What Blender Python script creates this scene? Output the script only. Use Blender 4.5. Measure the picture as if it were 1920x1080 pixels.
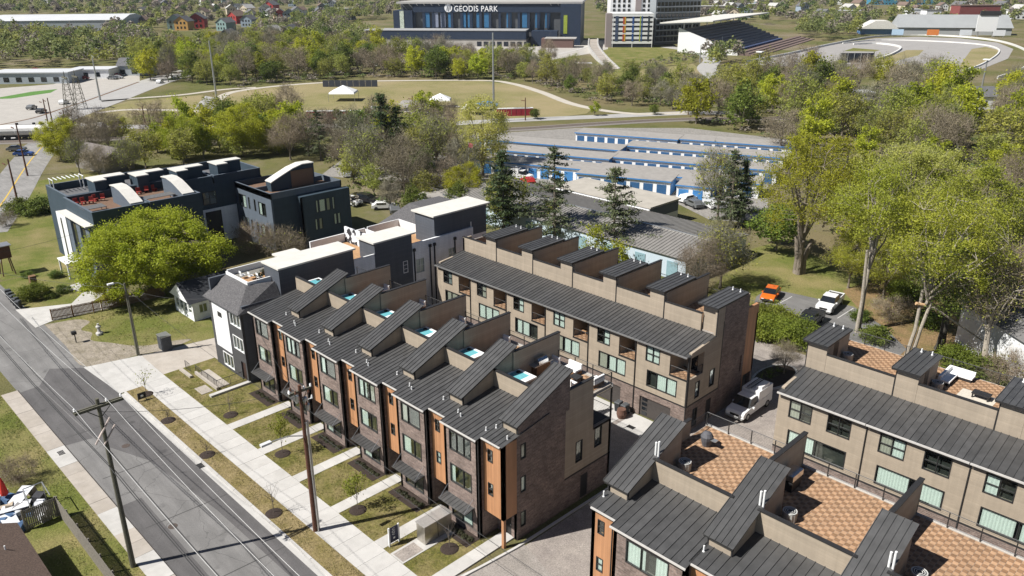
import bpy, math, random
import numpy as np
from mathutils import Matrix, Vector
random.seed(7); RNG = np.random.default_rng(7)
for o in list(bpy.data.objects): bpy.data.objects.remove(o)
S = bpy.context.scene; COL = S.collection
# ------------------------------------------------------------- camera, sky, sun, exposure
CAMH = 40.0; FPX = 1497.86; YAW, PITCH, ROLL = 0.79348, 0.370857, -0.004352     # pixels of the 1920x1080 photograph
_f = np.array([-math.sin(YAW)*math.cos(PITCH), math.cos(YAW)*math.cos(PITCH), -math.sin(PITCH)])
_r = np.array([math.cos(YAW), math.sin(YAW), 0.0]); _u = np.cross(_r, _f)
_r2 = math.cos(ROLL)*_r + math.sin(ROLL)*_u; _u2 = -math.sin(ROLL)*_r + math.cos(ROLL)*_u
cam_d = bpy.data.cameras.new('camera'); cam = bpy.data.objects.new('camera', cam_d); COL.objects.link(cam)
cam_d.sensor_width = 36.0; cam_d.lens = FPX/1920*36.0; cam_d.clip_start = 0.5; cam_d.clip_end = 9000
cam.matrix_world = Matrix(((_r2[0], _u2[0], -_f[0], 0), (_r2[1], _u2[1], -_f[1], 0), (_r2[2], _u2[2], -_f[2], CAMH), (0, 0, 0, 1)))
S.camera = cam
SUN_EL, SUN_AZ = math.radians(48), math.radians(65)     # shadows fall towards SUN_AZ (from +X towards +Y)
sd = np.array([-math.cos(SUN_AZ)*math.cos(SUN_EL), -math.sin(SUN_AZ)*math.cos(SUN_EL), math.sin(SUN_EL)])   # towards the sun
W = bpy.data.worlds.new('World'); S.world = W; W.use_nodes = True
nt = W.node_tree; bg = nt.nodes['Background']; sky = nt.nodes.new('ShaderNodeTexSky'); sky.sky_type = 'NISHITA'
sky.sun_disc = False; sky.sun_elevation = SUN_EL; sky.sun_rotation = math.atan2(sd[0], sd[1]); sky.air_density = 0.55; sky.dust_density = 0.3
nt.links.new(sky.outputs[0], bg.inputs[0]); bg.inputs[1].default_value = 0.052
sl = bpy.data.lights.new('sun', 'SUN'); sl.energy = 5.0; sl.angle = math.radians(0.53); sl.color = (1.0, 0.97, 0.92)
sun = bpy.data.objects.new('sun', sl); COL.objects.link(sun); sun.location = (-60, -100, 120)
sun.rotation_euler = Vector(sd).to_track_quat('Z', 'Y').to_euler()
S.view_settings.view_transform = 'Standard'; S.view_settings.look = 'None'; S.view_settings.gamma = 1
S.view_settings.use_curve_mapping = False; S.view_settings.exposure = 0.58
S.render.resolution_x = 1024; S.render.resolution_y = 576
S.render.engine = 'CYCLES'; S.cycles.max_bounces = 6; S.cycles.transparent_max_bounces = 12
# ------------------------------------------------------------- pixel to ground
def G(px, py, z=0.0):
    d = _r2*((px-960)/FPX) - _u2*((py-540)/FPX) + _f
    t = (z-CAMH)/d[2]; return np.array([d[0]*t, d[1]*t, z])
def PPM(p):    # photo pixels for one metre at a point
    q = np.array(p, float) - np.array([0, 0, CAMH]); return FPX/float(q @ _f)
# ------------------------------------------------------------- materials
MATS = {}
def nodes_of(m):
    m.use_nodes = True; n = m.node_tree; b = n.nodes['Principled BSDF']; return n, b
def N(n, t, **kw):
    x = n.nodes.new(t)
    for k, v in kw.items():
        if k.startswith('i'): x.inputs[int(k[1:])].default_value = v
        else: setattr(x, k, v)
    return x
def mixrgb(n, fac, a, b, mode='MIX'):
    x = n.nodes.new('ShaderNodeMix'); x.data_type = 'RGBA'; x.blend_type = mode
    for sck, v in ((0, fac), (6, a), (7, b)):
        if hasattr(v, 'is_linked') or hasattr(v, 'links'): n.links.new(v, x.inputs[sck])
        elif sck == 0: x.inputs[0].default_value = v
        else: x.inputs[sck].default_value = (*v, 1)
    return x.outputs[2]
def noise(n, vec, scale, detail=4, rough=.6):
    x = n.nodes.new('ShaderNodeTexNoise'); x.inputs['Scale'].default_value = scale; x.inputs['Detail'].default_value = detail; x.inputs['Roughness'].default_value = rough
    n.links.new(vec, x.inputs['Vector']); return x.outputs[0]
def ramp(n, fac, a, b):
    x = n.nodes.new('ShaderNodeMapRange'); x.inputs[1].default_value = a; x.inputs[2].default_value = b; n.links.new(fac, x.inputs[0]); return x.outputs[0]
def M(name, c, rough=.8, var=.2, scale=1.2, metal=0.0, spec=.3, c2=None, lo=.4, hi=.65, bump=0, fine=0, rnd=0):
    """plain procedural surface: base colour, soft mottling (var) and optional second colour in patches"""
    if name in MATS: return MATS[name]
    m = bpy.data.materials.new(name); n, b = nodes_of(m); MATS[name] = m
    pos = n.nodes.new('ShaderNodeNewGeometry').outputs['Position']
    b.inputs['Roughness'].default_value = rough; b.inputs['Metallic'].default_value = metal; b.inputs['Specular IOR Level'].default_value = spec
    col = None
    nz = noise(n, pos, scale, 6)
    if c2 is not None: col = mixrgb(n, ramp(n, nz, lo, hi), c, c2)
    if var:
        f2 = ramp(n, noise(n, pos, scale*3.1, 5), .3, .7)
        d = tuple(x*(1-var) for x in c); l = tuple(min(1, x*(1+var*.7)) for x in c)
        if col is None: col = mixrgb(n, f2, d, l)
        else:
            g = mixrgb(n, f2, (1-var,)*3, (1+var*.7,)*3); col = mixrgb(n, 1.0, col, g, 'MULTIPLY')
    if fine:
        f3 = ramp(n, noise(n, pos, fine, 3), .3, .7); g = mixrgb(n, f3, (.7,)*3, (1.28,)*3); col = mixrgb(n, 1.0, col if col is not None else c, g, 'MULTIPLY')
    if rnd:
        oi = n.nodes.new('ShaderNodeObjectInfo'); col = mixrgb(n, 1.0, col if col is not None else c, mixrgb(n, oi.outputs['Random'], (1-rnd,)*3, (1+rnd,)*3), 'MULTIPLY')
    if col is None: b.inputs['Base Color'].default_value = (*c, 1)
    else: n.links.new(col, b.inputs['Base Color'])
    if bump:
        bp = n.nodes.new('ShaderNodeBump'); bp.inputs['Strength'].default_value = bump; bp.inputs['Distance'].default_value = .05
        n.links.new(noise(n, pos, scale*8, 4), bp.inputs['Height']); n.links.new(bp.outputs[0], b.inputs['Normal'])
    return m
def wallcoord(n):
    s = n.nodes.new('ShaderNodeSeparateXYZ'); g = n.nodes.new('ShaderNodeNewGeometry'); n.links.new(g.outputs['Position'], s.inputs[0])
    ad = N(n, 'ShaderNodeMath', operation='ADD'); n.links.new(s.outputs[0], ad.inputs[0]); n.links.new(s.outputs[1], ad.inputs[1])
    c = n.nodes.new('ShaderNodeCombineXYZ'); n.links.new(ad.outputs[0], c.inputs[0]); n.links.new(s.outputs[2], c.inputs[1]); return c.outputs[0], s, ad.outputs[0], g.outputs['Position']
def M_brick(name, c1, c2, mortar, scale=1.0):
    m = bpy.data.materials.new(name); n, b = nodes_of(m); v, s, a, p = wallcoord(n)
    t = n.nodes.new('ShaderNodeTexBrick'); n.links.new(v, t.inputs[0]); t.inputs['Scale'].default_value = scale
    for k, val in (('Color1', c1), ('Color2', c2), ('Mortar', mortar)): t.inputs[k].default_value = (*val, 1)
    t.inputs['Brick Width'].default_value = .46; t.inputs['Row Height'].default_value = .15; t.inputs['Mortar Size'].default_value = .012; t.inputs['Bias'].default_value = -.1
    f = ramp(n, noise(n, p, .9, 5), .3, .7); g = mixrgb(n, f, (.72,)*3, (1.25,)*3); f2 = ramp(n, noise(n, v, 6, 4), .3, .7); g2 = mixrgb(n, f2, (.7,)*3, (1.3,)*3)
    n.links.new(mixrgb(n, 1.0, mixrgb(n, 1.0, t.outputs[0], g, 'MULTIPLY'), g2, 'MULTIPLY'), b.inputs['Base Color']); b.inputs['Roughness'].default_value = .85
    bp = n.nodes.new('ShaderNodeBump'); bp.inputs['Strength'].default_value = .4; bp.inputs['Distance'].default_value = .02; n.links.new(t.outputs[1], bp.inputs['Height']); bp.invert = True; n.links.new(bp.outputs[0], b.inputs['Normal'])
    return m
def M_lap(name, c, step=.19, vertical=False, dark=.72, rough=.75, var=.07, frac=.16):
    """board siding: fine joint lines with their own relief"""
    m = bpy.data.materials.new(name); n, b = nodes_of(m); v, s, a, p = wallcoord(n)
    dv = N(n, 'ShaderNodeMath', operation='DIVIDE'); dv.inputs[1].default_value = step; n.links.new(a if vertical else s.outputs[2], dv.inputs[0])
    fr = N(n, 'ShaderNodeMath', operation='FRACT'); n.links.new(dv.outputs[0], fr.inputs[0])
    fl = N(n, 'ShaderNodeMath', operation='FLOOR'); n.links.new(dv.outputs[0], fl.inputs[0])
    wn = n.nodes.new('ShaderNodeTexWhiteNoise'); wn.noise_dimensions = '1D'; n.links.new(fl.outputs[0], wn.inputs['W'])
    lt = N(n, 'ShaderNodeMath', operation='LESS_THAN'); lt.inputs[1].default_value = frac; n.links.new(fr.outputs[0], lt.inputs[0])
    base = mixrgb(n, wn.outputs[0], tuple(x*(1-var) for x in c), tuple(x*(1+var) for x in c))
    base = mixrgb(n, 1.0, base, mixrgb(n, ramp(n, noise(n, p, .6, 5), .3, .7), (.9,)*3, (1.08,)*3), 'MULTIPLY')
    cb = n.nodes.new('ShaderNodeCombineXYZ'); n.links.new(a, cb.inputs[0]); sz = N(n, 'ShaderNodeMath', operation='MULTIPLY'); sz.inputs[1].default_value = .07; n.links.new(s.outputs[2], sz.inputs[0]); n.links.new(sz.outputs[0], cb.inputs[1])
    base = mixrgb(n, 1.0, base, mixrgb(n, ramp(n, noise(n, cb.outputs[0], 2.6, 4, .6), .3, .7), (.90,)*3, (1.07,)*3), 'MULTIPLY')
    n.links.new(mixrgb(n, lt.outputs[0], base, tuple(x*dark for x in c)), b.inputs['Base Color']); b.inputs['Roughness'].default_value = rough
    bp = n.nodes.new('ShaderNodeBump'); bp.inputs['Strength'].default_value = .5; bp.inputs['Distance'].default_value = .02; n.links.new(fr.outputs[0], bp.inputs['Height']); n.links.new(bp.outputs[0], b.inputs['Normal'])
    return m
def M_leaf(name, c, c2, trans=.35, hue=.12):
    m = bpy.data.materials.new(name); m.use_nodes = True; n = m.node_tree; b = n.nodes['Principled BSDF']; out = n.nodes['Material Output']
    oi = n.nodes.new('ShaderNodeObjectInfo'); tc = n.nodes.new('ShaderNodeTexCoord')
    nz = noise(n, tc.outputs['Object'], .45, 4); col = mixrgb(n, ramp(n, nz, .35, .65), c, c2)
    sm = noise(n, tc.outputs['Object'], 6.0, 2); col = mixrgb(n, 1.0, col, mixrgb(n, ramp(n, sm, .3, .7), (.72,)*3, (1.25,)*3), 'MULTIPLY')
    hv = n.nodes.new('ShaderNodeHueSaturation'); n.links.new(col, hv.inputs['Color'])
    mr = n.nodes.new('ShaderNodeMapRange'); mr.inputs[3].default_value = .5-hue*.16; mr.inputs[4].default_value = .5+hue*.1; n.links.new(oi.outputs['Random'], mr.inputs[0]); n.links.new(mr.outputs[0], hv.inputs['Hue'])
    ml = N(n, 'ShaderNodeMath', operation='MULTIPLY'); ml.inputs[1].default_value = 7.31; n.links.new(oi.outputs['Random'], ml.inputs[0]); fr = N(n, 'ShaderNodeMath', operation='FRACT'); n.links.new(ml.outputs[0], fr.inputs[0])
    mv = n.nodes.new('ShaderNodeMapRange'); mv.inputs[3].default_value = .78; mv.inputs[4].default_value = 1.22; n.links.new(fr.outputs[0], mv.inputs[0]); n.links.new(mv.outputs[0], hv.inputs['Value'])
    n.links.new(hv.outputs[0], b.inputs['Base Color']); b.inputs['Roughness'].default_value = .6; b.inputs['Specular IOR Level'].default_value = .25
    tr = n.nodes.new('ShaderNodeBsdfTranslucent'); n.links.new(hv.outputs[0], tr.inputs[0]); mx = n.nodes.new('ShaderNodeMixShader'); mx.inputs[0].default_value = trans
    n.links.new(b.outputs[0], mx.inputs[1]); n.links.new(tr.outputs[0], mx.inputs[2]); n.links.new(mx.outputs[0], out.inputs[0]); return m
def M_glass(name, tint=(.91, .95, .93)):
    m = bpy.data.materials.new(name); m.use_nodes = True; n = m.node_tree; out = n.nodes['Material Output']; n.nodes.remove(n.nodes['Principled BSDF'])
    t = n.nodes.new('ShaderNodeBsdfTransparent'); t.inputs[0].default_value = (*tint, 1); g = n.nodes.new('ShaderNodeBsdfGlossy'); g.inputs['Roughness'].default_value = .03; g.inputs[0].default_value = (.9, .95, .93, 1)
    lw = n.nodes.new('ShaderNodeLayerWeight'); lw.inputs[0].default_value = .45; r = ramp(n, lw.outputs['Facing'], .25, 1); r.node.inputs[3].default_value = .09; r.node.inputs[4].default_value = .45
    mx = n.nodes.new('ShaderNodeMixShader'); n.links.new(r, mx.inputs[0]); n.links.new(t.outputs[0], mx.inputs[1]); n.links.new(g.outputs[0], mx.inputs[2]); n.links.new(mx.outputs[0], out.inputs[0]); return m
BRICK = M_brick('dark_brick', (.155, .110, .092), (.245, .180, .152), (.20, .175, .155))
TAN = M_lap('tan_siding', (.360, .298, .226), dark=.86, frac=.12)
WOOD = M_lap('orange_wood', (.43, .215, .105), .17, True, .8, .55, .10, .07)
METAL = M('roof_metal', (.080, .079, .078), .42, .22, .5, .2, .5, rnd=.13)
TRIM = M('dark_trim', (.028, .027, .027), .5, .1)
FASCIA = M('pale_gutter', (.50, .48, .45), .45, .08)
WHITE = M('white_paint', (.74, .74, .73), .6, .06)
GLASS = M_glass('window_glass')
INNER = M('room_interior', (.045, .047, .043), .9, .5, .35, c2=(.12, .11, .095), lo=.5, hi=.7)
CURT2 = M('beige_blind', (.50, .46, .40), .9, .08, 3); CURT3 = M('grey_blind', (.30, .31, .31), .9, .08, 3)
CURTAIN = M('curtain_cloth', (.78, .81, .78), .9, .08, 3)
TILE_A = M('deck_tile_light', (.455, .280, .165), .8, .20, .7, c2=(.395, .25, .15)); TILE_B = M('deck_tile_dark', (.275, .160, .088), .8, .25, .7, c2=(.235, .142, .082))
CONC = M('concrete', (.475, .46, .435), .85, .09, .35, c2=(.425, .41, .385), rnd=.05)
CONC_OLD = M('weathered_concrete', (.36, .32, .275), .9, .10, .4, c2=(.41, .37, .325), rnd=.07)
GALV = M('galvanised_steel', (.5, .5, .49), .35, .12, 2, .7, .5)
POLEWOOD = M('weathered_pole', (.12, .115, .085), .9, .25, 3); POLERED = M('brown_pole', (.12, .055, .035), .85, .3, 3)
MULCH = M('mulch', (.045, .032, .026), .95, .35, 6, fine=18, bump=.6)
TWIG = M('twig_bark', (.155, .128, .105), .9, .25, 4)
BARK = M('tree_bark', (.19, .160, .125), .9, .3, 3)
PALEBARK = M('pale_bark', (.34, .30, .245), .9, .3, 2)
RUBBER = M('rubber', (.02, .02, .02), .8, 0); CHROME = M('bright_metal', (.6, .6, .6), .2, 0, 1, 1)
CARGLASS = M('car_glass', (.012, .015, .018), .06, 0, 1, 0, .7)
# ------------------------------------------------------------- mesh helpers
BASE = {}
class MB:
    def __init__(s): s.v = []; s.f = []; s.m = []
    def poly(s, pts, m=0):
        i = len(s.v); s.v += [tuple(map(float, p)) for p in pts]; s.f.append(tuple(range(i, i+len(pts)))); s.m.append(m); return s
    def box(s, x0, x1, y0, y1, z0, z1, m=0, top=None):
        i = len(s.v); s.v += [(x0, y0, z0), (x1, y0, z0), (x1, y1, z0), (x0, y1, z0), (x0, y0, z1), (x1, y0, z1), (x1, y1, z1), (x0, y1, z1)]
        for k, q in enumerate(((3, 2, 1, 0), (4, 5, 6, 7), (0, 1, 5, 4), (1, 2, 6, 5), (2, 3, 7, 6), (3, 0, 4, 7))):
            s.f.append(tuple(i+a for a in q)); s.m.append(top if (k == 1 and top is not None) else m)
        return s
    def hexa(s, bot, topp, m=0, mt=None):
        i = len(s.v); n = len(bot); s.v += [tuple(map(float, p)) for p in bot]+[tuple(map(float, p)) for p in topp]
        s.f.append(tuple(i+a for a in reversed(range(n)))); s.m.append(m); s.f.append(tuple(i+n+a for a in range(n))); s.m.append(m if mt is None else mt)
        for a in range(n): b = (a+1) % n; s.f.append((i+a, i+b, i+n+b, i+n+a)); s.m.append(m)
        return s
    def prism(s, pts, z0, z1, m=0, mt=None): return s.hexa([(p[0], p[1], z0) for p in pts], [(p[0], p[1], z1) for p in pts], m, mt)
    def tube(s, p0, p1, r0, r1=None, n=6, m=0, caps=True):
        r1 = r0 if r1 is None else r1; p0 = np.array(p0, float); p1 = np.array(p1, float); d = p1-p0; L = np.linalg.norm(d)
        if L < 1e-6: return s
        d /= L; a = np.cross(d, (0, 0, 1) if abs(d[2]) < .9 else (1, 0, 0)); a /= np.linalg.norm(a); b = np.cross(d, a); i = len(s.v)
        for p, r in ((p0, r0), (p1, r1)):
            for k in range(n): t = 2*math.pi*k/n; s.v.append(tuple(p+(a*math.cos(t)+b*math.sin(t))*r))
        for k in range(n): j = (k+1) % n; s.f.append((i+k, i+n+k, i+n+j, i+j)); s.m.append(m)
        if caps: s.f.append(tuple(i+k for k in range(n))); s.m.append(m); s.f.append(tuple(i+n+k for k in reversed(range(n)))); s.m.append(m)
        return s
    def path(s, pts, r, n=5, m=0):
        for a, b in zip(pts[:-1], pts[1:]): s.tube(a, b, r, r, n, m, False)
        return s
    def lathe(s, c, prof, n=12, m=0):
        i = len(s.v)
        for r, z in prof:
            for k in range(n): t = 2*math.pi*k/n; s.v.append((c[0]+r*math.cos(t), c[1]+r*math.sin(t), c[2]+z))
        for j in range(len(prof)-1):
            for k in range(n): l = (k+1) % n; s.f.append((i+j*n+k, i+j*n+l, i+(j+1)*n+l, i+(j+1)*n+k)); s.m.append(m)
        s.f.append(tuple(i+(len(prof)-1)*n+k for k in range(n))); s.m.append(m); return s
    def wall(s, o, d, L, z0, z1, holes=(), m=0, th=.28):
        """vertical wall from o along unit d, outward side = right of d; holes (s0, s1, za, zb) get real reveals"""
        d = np.array(d, float); nrm = np.array((d[1], -d[0])); o = np.array(o[:2], float)
        ss = sorted({0.0, float(L), *[float(h[0]) for h in holes], *[float(h[1]) for h in holes]}); zs = sorted({float(z0), float(z1), *[float(h[2]) for h in holes], *[float(h[3]) for h in holes]})
        ss = [a for a in ss if 0 <= a <= L]; zs = [a for a in zs if z0 <= a <= z1]
        def hole(a, z): return any(h[0] < a < h[1] and h[2] < z < h[3] for h in holes)
        def P(a, z, k): q = o+d*a-nrm*(th*k); return (q[0], q[1], z)
        nS, nZ = len(ss)-1, len(zs)-1; g = [[not hole((ss[i]+ss[i+1])/2, (zs[j]+zs[j+1])/2) for j in range(nZ)] for i in range(nS)]
        for i in range(nS):
            for j in range(nZ):
                if not g[i][j]: continue
                a, b, c, e = ss[i], ss[i+1], zs[j], zs[j+1]
                s.poly((P(a, c, 0), P(b, c, 0), P(b, e, 0), P(a, e, 0)), m); s.poly((P(b, c, 1), P(a, c, 1), P(a, e, 1), P(b, e, 1)), m)
                if i == 0 or not g[i-1][j]: s.poly((P(a, c, 1), P(a, c, 0), P(a, e, 0), P(a, e, 1)), m)
                if i == nS-1 or not g[i+1][j]: s.poly((P(b, c, 0), P(b, c, 1), P(b, e, 1), P(b, e, 0)), m)
                if j == 0 or not g[i][j-1]: s.poly((P(a, c, 1), P(b, c, 1), P(b, c, 0), P(a, c, 0)), m)
                if j == nZ-1 or not g[i][j+1]: s.poly((P(a, e, 0), P(b, e, 0), P(b, e, 1), P(a, e, 1)), m)
        return s
    def xf(s, o, a):
        c, k = math.cos(a), math.sin(a); s.v = [(o[0]+x*c-y*k, o[1]+x*k+y*c, (o[2] if len(o) > 2 else 0)+z) for x, y, z in s.v]; return s
    def mesh(s, name, mats, off=(0, 0, 0)):
        me = bpy.data.meshes.new(name); me.from_pydata([(x-off[0], y-off[1], z-off[2]) for x, y, z in s.v], [], s.f)
        for k in (mats if isinstance(mats, (list, tuple)) else [mats]): me.materials.append(k)
        if any(s.m): me.polygons.foreach_set('material_index', s.m)
        me.update(); return me
    def build(s, name, mats, parent=None, smooth=False, base=None):
        b = BASE.get(parent.name, (0, 0, 0)) if parent is not None else (base if base is not None else (0, 0, 0))
        me = s.mesh(name, mats, b); o = bpy.data.objects.new(name, me); COL.objects.link(o); BASE[o.name] = b
        if parent is not None: o.parent = parent
        else: o.location = b
        if smooth: me.polygons.foreach_set('use_smooth', [True]*len(me.polygons))
        return o
def tag(o, label=None, cat=None, group=None, kind=None):
    for k, v in (('label', label), ('category', cat), ('group', group), ('kind', kind)):
        if v: o[k] = v
    return o
def thing(name, loc, label, cat, group=None, rz=0):
    o = bpy.data.objects.new(name, None); o.empty_display_size = .3; COL.objects.link(o); o.location = loc; o.rotation_euler = (0, 0, rz); BASE[o.name] = tuple(map(float, loc)); return tag(o, label, cat, group)
def inst(me, name, parent=None, loc=(0, 0, 0), rz=0, sc=1, local=False, rot=None):
    o = bpy.data.objects.new(name, me); COL.objects.link(o)
    if parent is not None:
        o.parent = parent
        if not local: b = BASE.get(parent.name, (0, 0, 0)); loc = (loc[0]-b[0], loc[1]-b[1], loc[2]-b[2])
    o.location = loc; o.rotation_euler = rot if rot is not None else (0, 0, rz)
    o.scale = sc if isinstance(sc, (tuple, list)) else (sc, sc, sc); BASE[o.name] = BASE.get(parent.name, (0, 0, 0)) if parent is not None and not local else (0, 0, 0); return o
def kids(o): return list(o.children)
def copy_tree(o, loc=None, rz=None, parent=None, sc=None):
    c = o.copy(); COL.objects.link(c)
    if parent is not None: c.parent = parent
    if loc is not None: c.location = loc; BASE[c.name] = tuple(map(float, loc))
    if rz is not None: c.rotation_euler = (0, 0, rz)
    if sc is not None: c.scale = sc if isinstance(sc, (tuple, list)) else (sc, sc, sc)
    for ch in o.children: copy_tree(ch, parent=c)
    return c
def struct(name, mb, mats, base=(0, 0, 0)): return tag(mb.build(name, mats, None, base=base), kind='structure')
def sheet(name, pts, z, mats): return struct(name, MB().poly([(p[0], p[1], z) for p in pts]), mats)
def strip_pts(c, w):
    c = [np.array(p[:2], float) for p in c]; L, R = [], []
    for i, p in enumerate(c):
        t = c[min(i+1, len(c)-1)]-c[max(i-1, 0)]; t /= np.linalg.norm(t); n = np.array((-t[1], t[0])); ww = (w[i] if isinstance(w, (list, tuple)) else w)/2; L.append(p+n*ww); R.append(p-n*ww)
    return L, R
def strip(name, c, w, z, mats):
    L, R = strip_pts(c, w); m = MB()
    for i in range(len(L)-1): m.poly([(*R[i], z), (*R[i+1], z), (*L[i+1], z), (*L[i], z)])
    return struct(name, m, mats)
def smooth_curve(pts, n=8):
    P = [np.array(p[:2], float) for p in pts]; P = [2*P[0]-P[1]]+P+[2*P[-1]-P[-2]]; out = []
    for i in range(1, len(P)-2):
        for k in range(n):
            t = k/n; a, b, c, d = P[i-1], P[i], P[i+1], P[i+2]; out.append(.5*((2*b)+(c-a)*t+(2*a-5*b+4*c-d)*t*t+(3*b-a-3*c+d)*t**3))
    out.append(P[-2]); return out
# ------------------------------------------------------------- windows (frame > panes, curtain)
WC = {}
def window(parent, o, d, s0, s1, za, zb, mull=(), bars=(), frame=TRIM, curtain=None, fw=.07, name='window', depth=.10):
    """sits in a wall opening: frame bars, one pane for each light, optional drawn cloth behind"""
    w, h = s1-s0, zb-za; key = (round(w, 2), round(h, 2), tuple(mull), tuple(bars), frame.name, fw)
    if key not in WC:
        m = MB(); y0, y1 = -.035, depth
        m.box(0, w, y0, y1, 0, fw); m.box(0, w, y0, y1, h-fw, h); m.box(0, fw, y0, y1, fw, h-fw); m.box(w-fw, w, y0, y1, fw, h-fw)
        for q in mull: m.box(w*q-fw*.4, w*q+fw*.4, y0+.01, y1, fw, h-fw)
        for q in bars: m.box(fw, w-fw, y0+.015, y1-.01, h*q-fw*.3, h*q+fw*.3)
        xs = [0, *[w*q for q in mull], w]; panes = []
        for a, b in zip(xs[:-1], xs[1:]):
            p = MB().box(a+fw*.3, b-fw*.3, .055, .067, fw*.6, h-fw*.6); panes.append(p.mesh('pane', GLASS))
        WC[key] = (m.mesh('window', frame), panes)
    fm, panes = WC[key]; d = np.array(d, float); ang = math.atan2(d[1], d[0]); q = np.array(o[:2], float)+d*s0
    win = inst(fm, name, parent, (q[0], q[1], za), ang)
    for p in panes: inst(p, 'pane', win, local=True)
    if curtain:
        for c0, c1 in curtain:
            cm = random.choices((CURTAIN, CURT2, CURT3), (8, 2, 1))[0]; ck = ('c', round((c1-c0)*w, 2), round(h, 2), cm.name)
            if ck not in WC:
                m = MB(); n = max(6, int((c1-c0)*w/.11)); W_ = (c1-c0)*w
                for i in range(n):
                    ya, yb = .09+.03*(i % 2), .09+.03*((i+1) % 2); m.poly([(W_*i/n, ya, 0), (W_*(i+1)/n, yb, 0), (W_*(i+1)/n, yb, h-.06), (W_*i/n, ya, h-.06)])
                WC[ck] = m.mesh('curtain', cm)
            inst(WC[ck], 'curtain', win, (c0*w, 0, .03), local=True)
    return win
# ============================================================= GROUND, ROADS, PAVEMENTS
def M_grass(name, a, b, dry, s=.25, lo=.42, hi=.62, dirt=None):
    m = bpy.data.materials.new(name); n, bs = nodes_of(m); p = n.nodes.new('ShaderNodeNewGeometry').outputs['Position']
    c = mixrgb(n, ramp(n, noise(n, p, s*6, 6, .7), .35, .65), a, b)
    c = mixrgb(n, ramp(n, noise(n, p, s, 6, .6), lo, hi), c, dry)
    if dirt: c = mixrgb(n, ramp(n, noise(n, p, s*.6, 6, .65), .56, .66), c, dirt)
    f = mixrgb(n, ramp(n, noise(n, p, 5.5, 4, .7), .25, .75), (.55,)*3, (1.45,)*3); c = mixrgb(n, 1.0, c, f, 'MULTIPLY')
    n.links.new(c, bs.inputs['Base Color']); bs.inputs['Roughness'].default_value = .95; bs.inputs['Specular IOR Level'].default_value = .1
    bp = n.nodes.new('ShaderNodeBump'); bp.inputs['Strength'].default_value = .8; bp.inputs['Distance'].default_value = .12; n.links.new(noise(n, p, 7, 4, .7), bp.inputs['Height']); n.links.new(bp.outputs[0], bs.inputs['Normal']); return m
EARTH = M_grass('rough_ground', (.085, .095, .03), (.13, .13, .045), (.17, .14, .075), .03, .4, .62, (.20, .165, .115))
LAWN = M_grass('front_lawn_grass', (.085, .088, .022), (.165, .150, .045), (.215, .175, .080), .55, .42, .64)
VERGE = M_grass('dry_verge_grass', (.150, .125, .045), (.200, .160, .065), (.250, .195, .100), .55, .35, .6)
GREEN = M_grass('green_grass', (.105, .125, .028), (.145, .155, .040), (.23, .195, .085), .14, .42, .66)
FIELD = M_grass('dry_field_grass', (.185, .175, .070), (.235, .210, .095), (.285, .235, .130), .03, .4, .62)
def M_asphalt(name, c, seam=.6):
    m = bpy.data.materials.new(name); n, bs = nodes_of(m); g = n.nodes.new('ShaderNodeNewGeometry'); p = g.outputs['Position']
    mp = n.nodes.new('ShaderNodeMapping'); mp.inputs['Scale'].default_value = (.10, .9, 1); n.links.new(p, mp.inputs[0])
    f = mixrgb(n, ramp(n, noise(n, mp.outputs[0], 1.1, 6, .65), .3, .7), tuple(x*.80 for x in c), tuple(x*1.18 for x in c))
    f = mixrgb(n, 1.0, f, mixrgb(n, ramp(n, noise(n, p, .35, 6), .3, .7), (.86,)*3, (1.12,)*3), 'MULTIPLY')
    f = mixrgb(n, 1.0, f, mixrgb(n, ramp(n, noise(n, p, 16, 3), .3, .7), (.82,)*3, (1.2,)*3), 'MULTIPLY')
    vo = n.nodes.new('ShaderNodeTexVoronoi'); vo.feature = 'DISTANCE_TO_EDGE'; vo.inputs['Scale'].default_value = .16
    wv = noise(n, p, .8, 4); ad = n.nodes.new('ShaderNodeVectorMath'); ad.operation = 'ADD'; n.links.new(p, ad.inputs[0]); n.links.new(wv, ad.inputs[1]); n.links.new(ad.outputs[0], vo.inputs['Vector'])
    cr = N(n, 'ShaderNodeMath', operation='LESS_THAN'); cr.inputs[1].default_value = .0045; n.links.new(vo.outputs['Distance'], cr.inputs[0])
    ms = N(n, 'ShaderNodeMath', operation='MULTIPLY'); n.links.new(cr.outputs[0], ms.inputs[0]); ms.inputs[1].default_value = seam
    f = mixrgb(n, ramp(n, noise(n, p, .55, 3, .4), .66, .74), f, tuple(x*.62 for x in c)); f = mixrgb(n, ms.outputs[0], f, tuple(x*.45 for x in c)); n.links.new(f, bs.inputs['Base Color']); bs.inputs['Roughness'].default_value = .9; return m
ASPH = M_asphalt('street_asphalt', (.172, .166, .160)); ASPH_NEW = M_asphalt('patched_asphalt', (.098, .093, .092), .3); ASPH_OLD = M_asphalt('bleached_asphalt', (.235, .226, .215), .8)
ALLEY = M('alley_pavers', (.30, .265, .235), .9, .15, .5, c2=(.24, .21, .19), fine=9)
struct('ground', MB().poly([(-3500, -1500, 0), (2500, -1500, 0), (2500, 4500, 0), (-3500, 4500, 0)]), EARTH)
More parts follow.
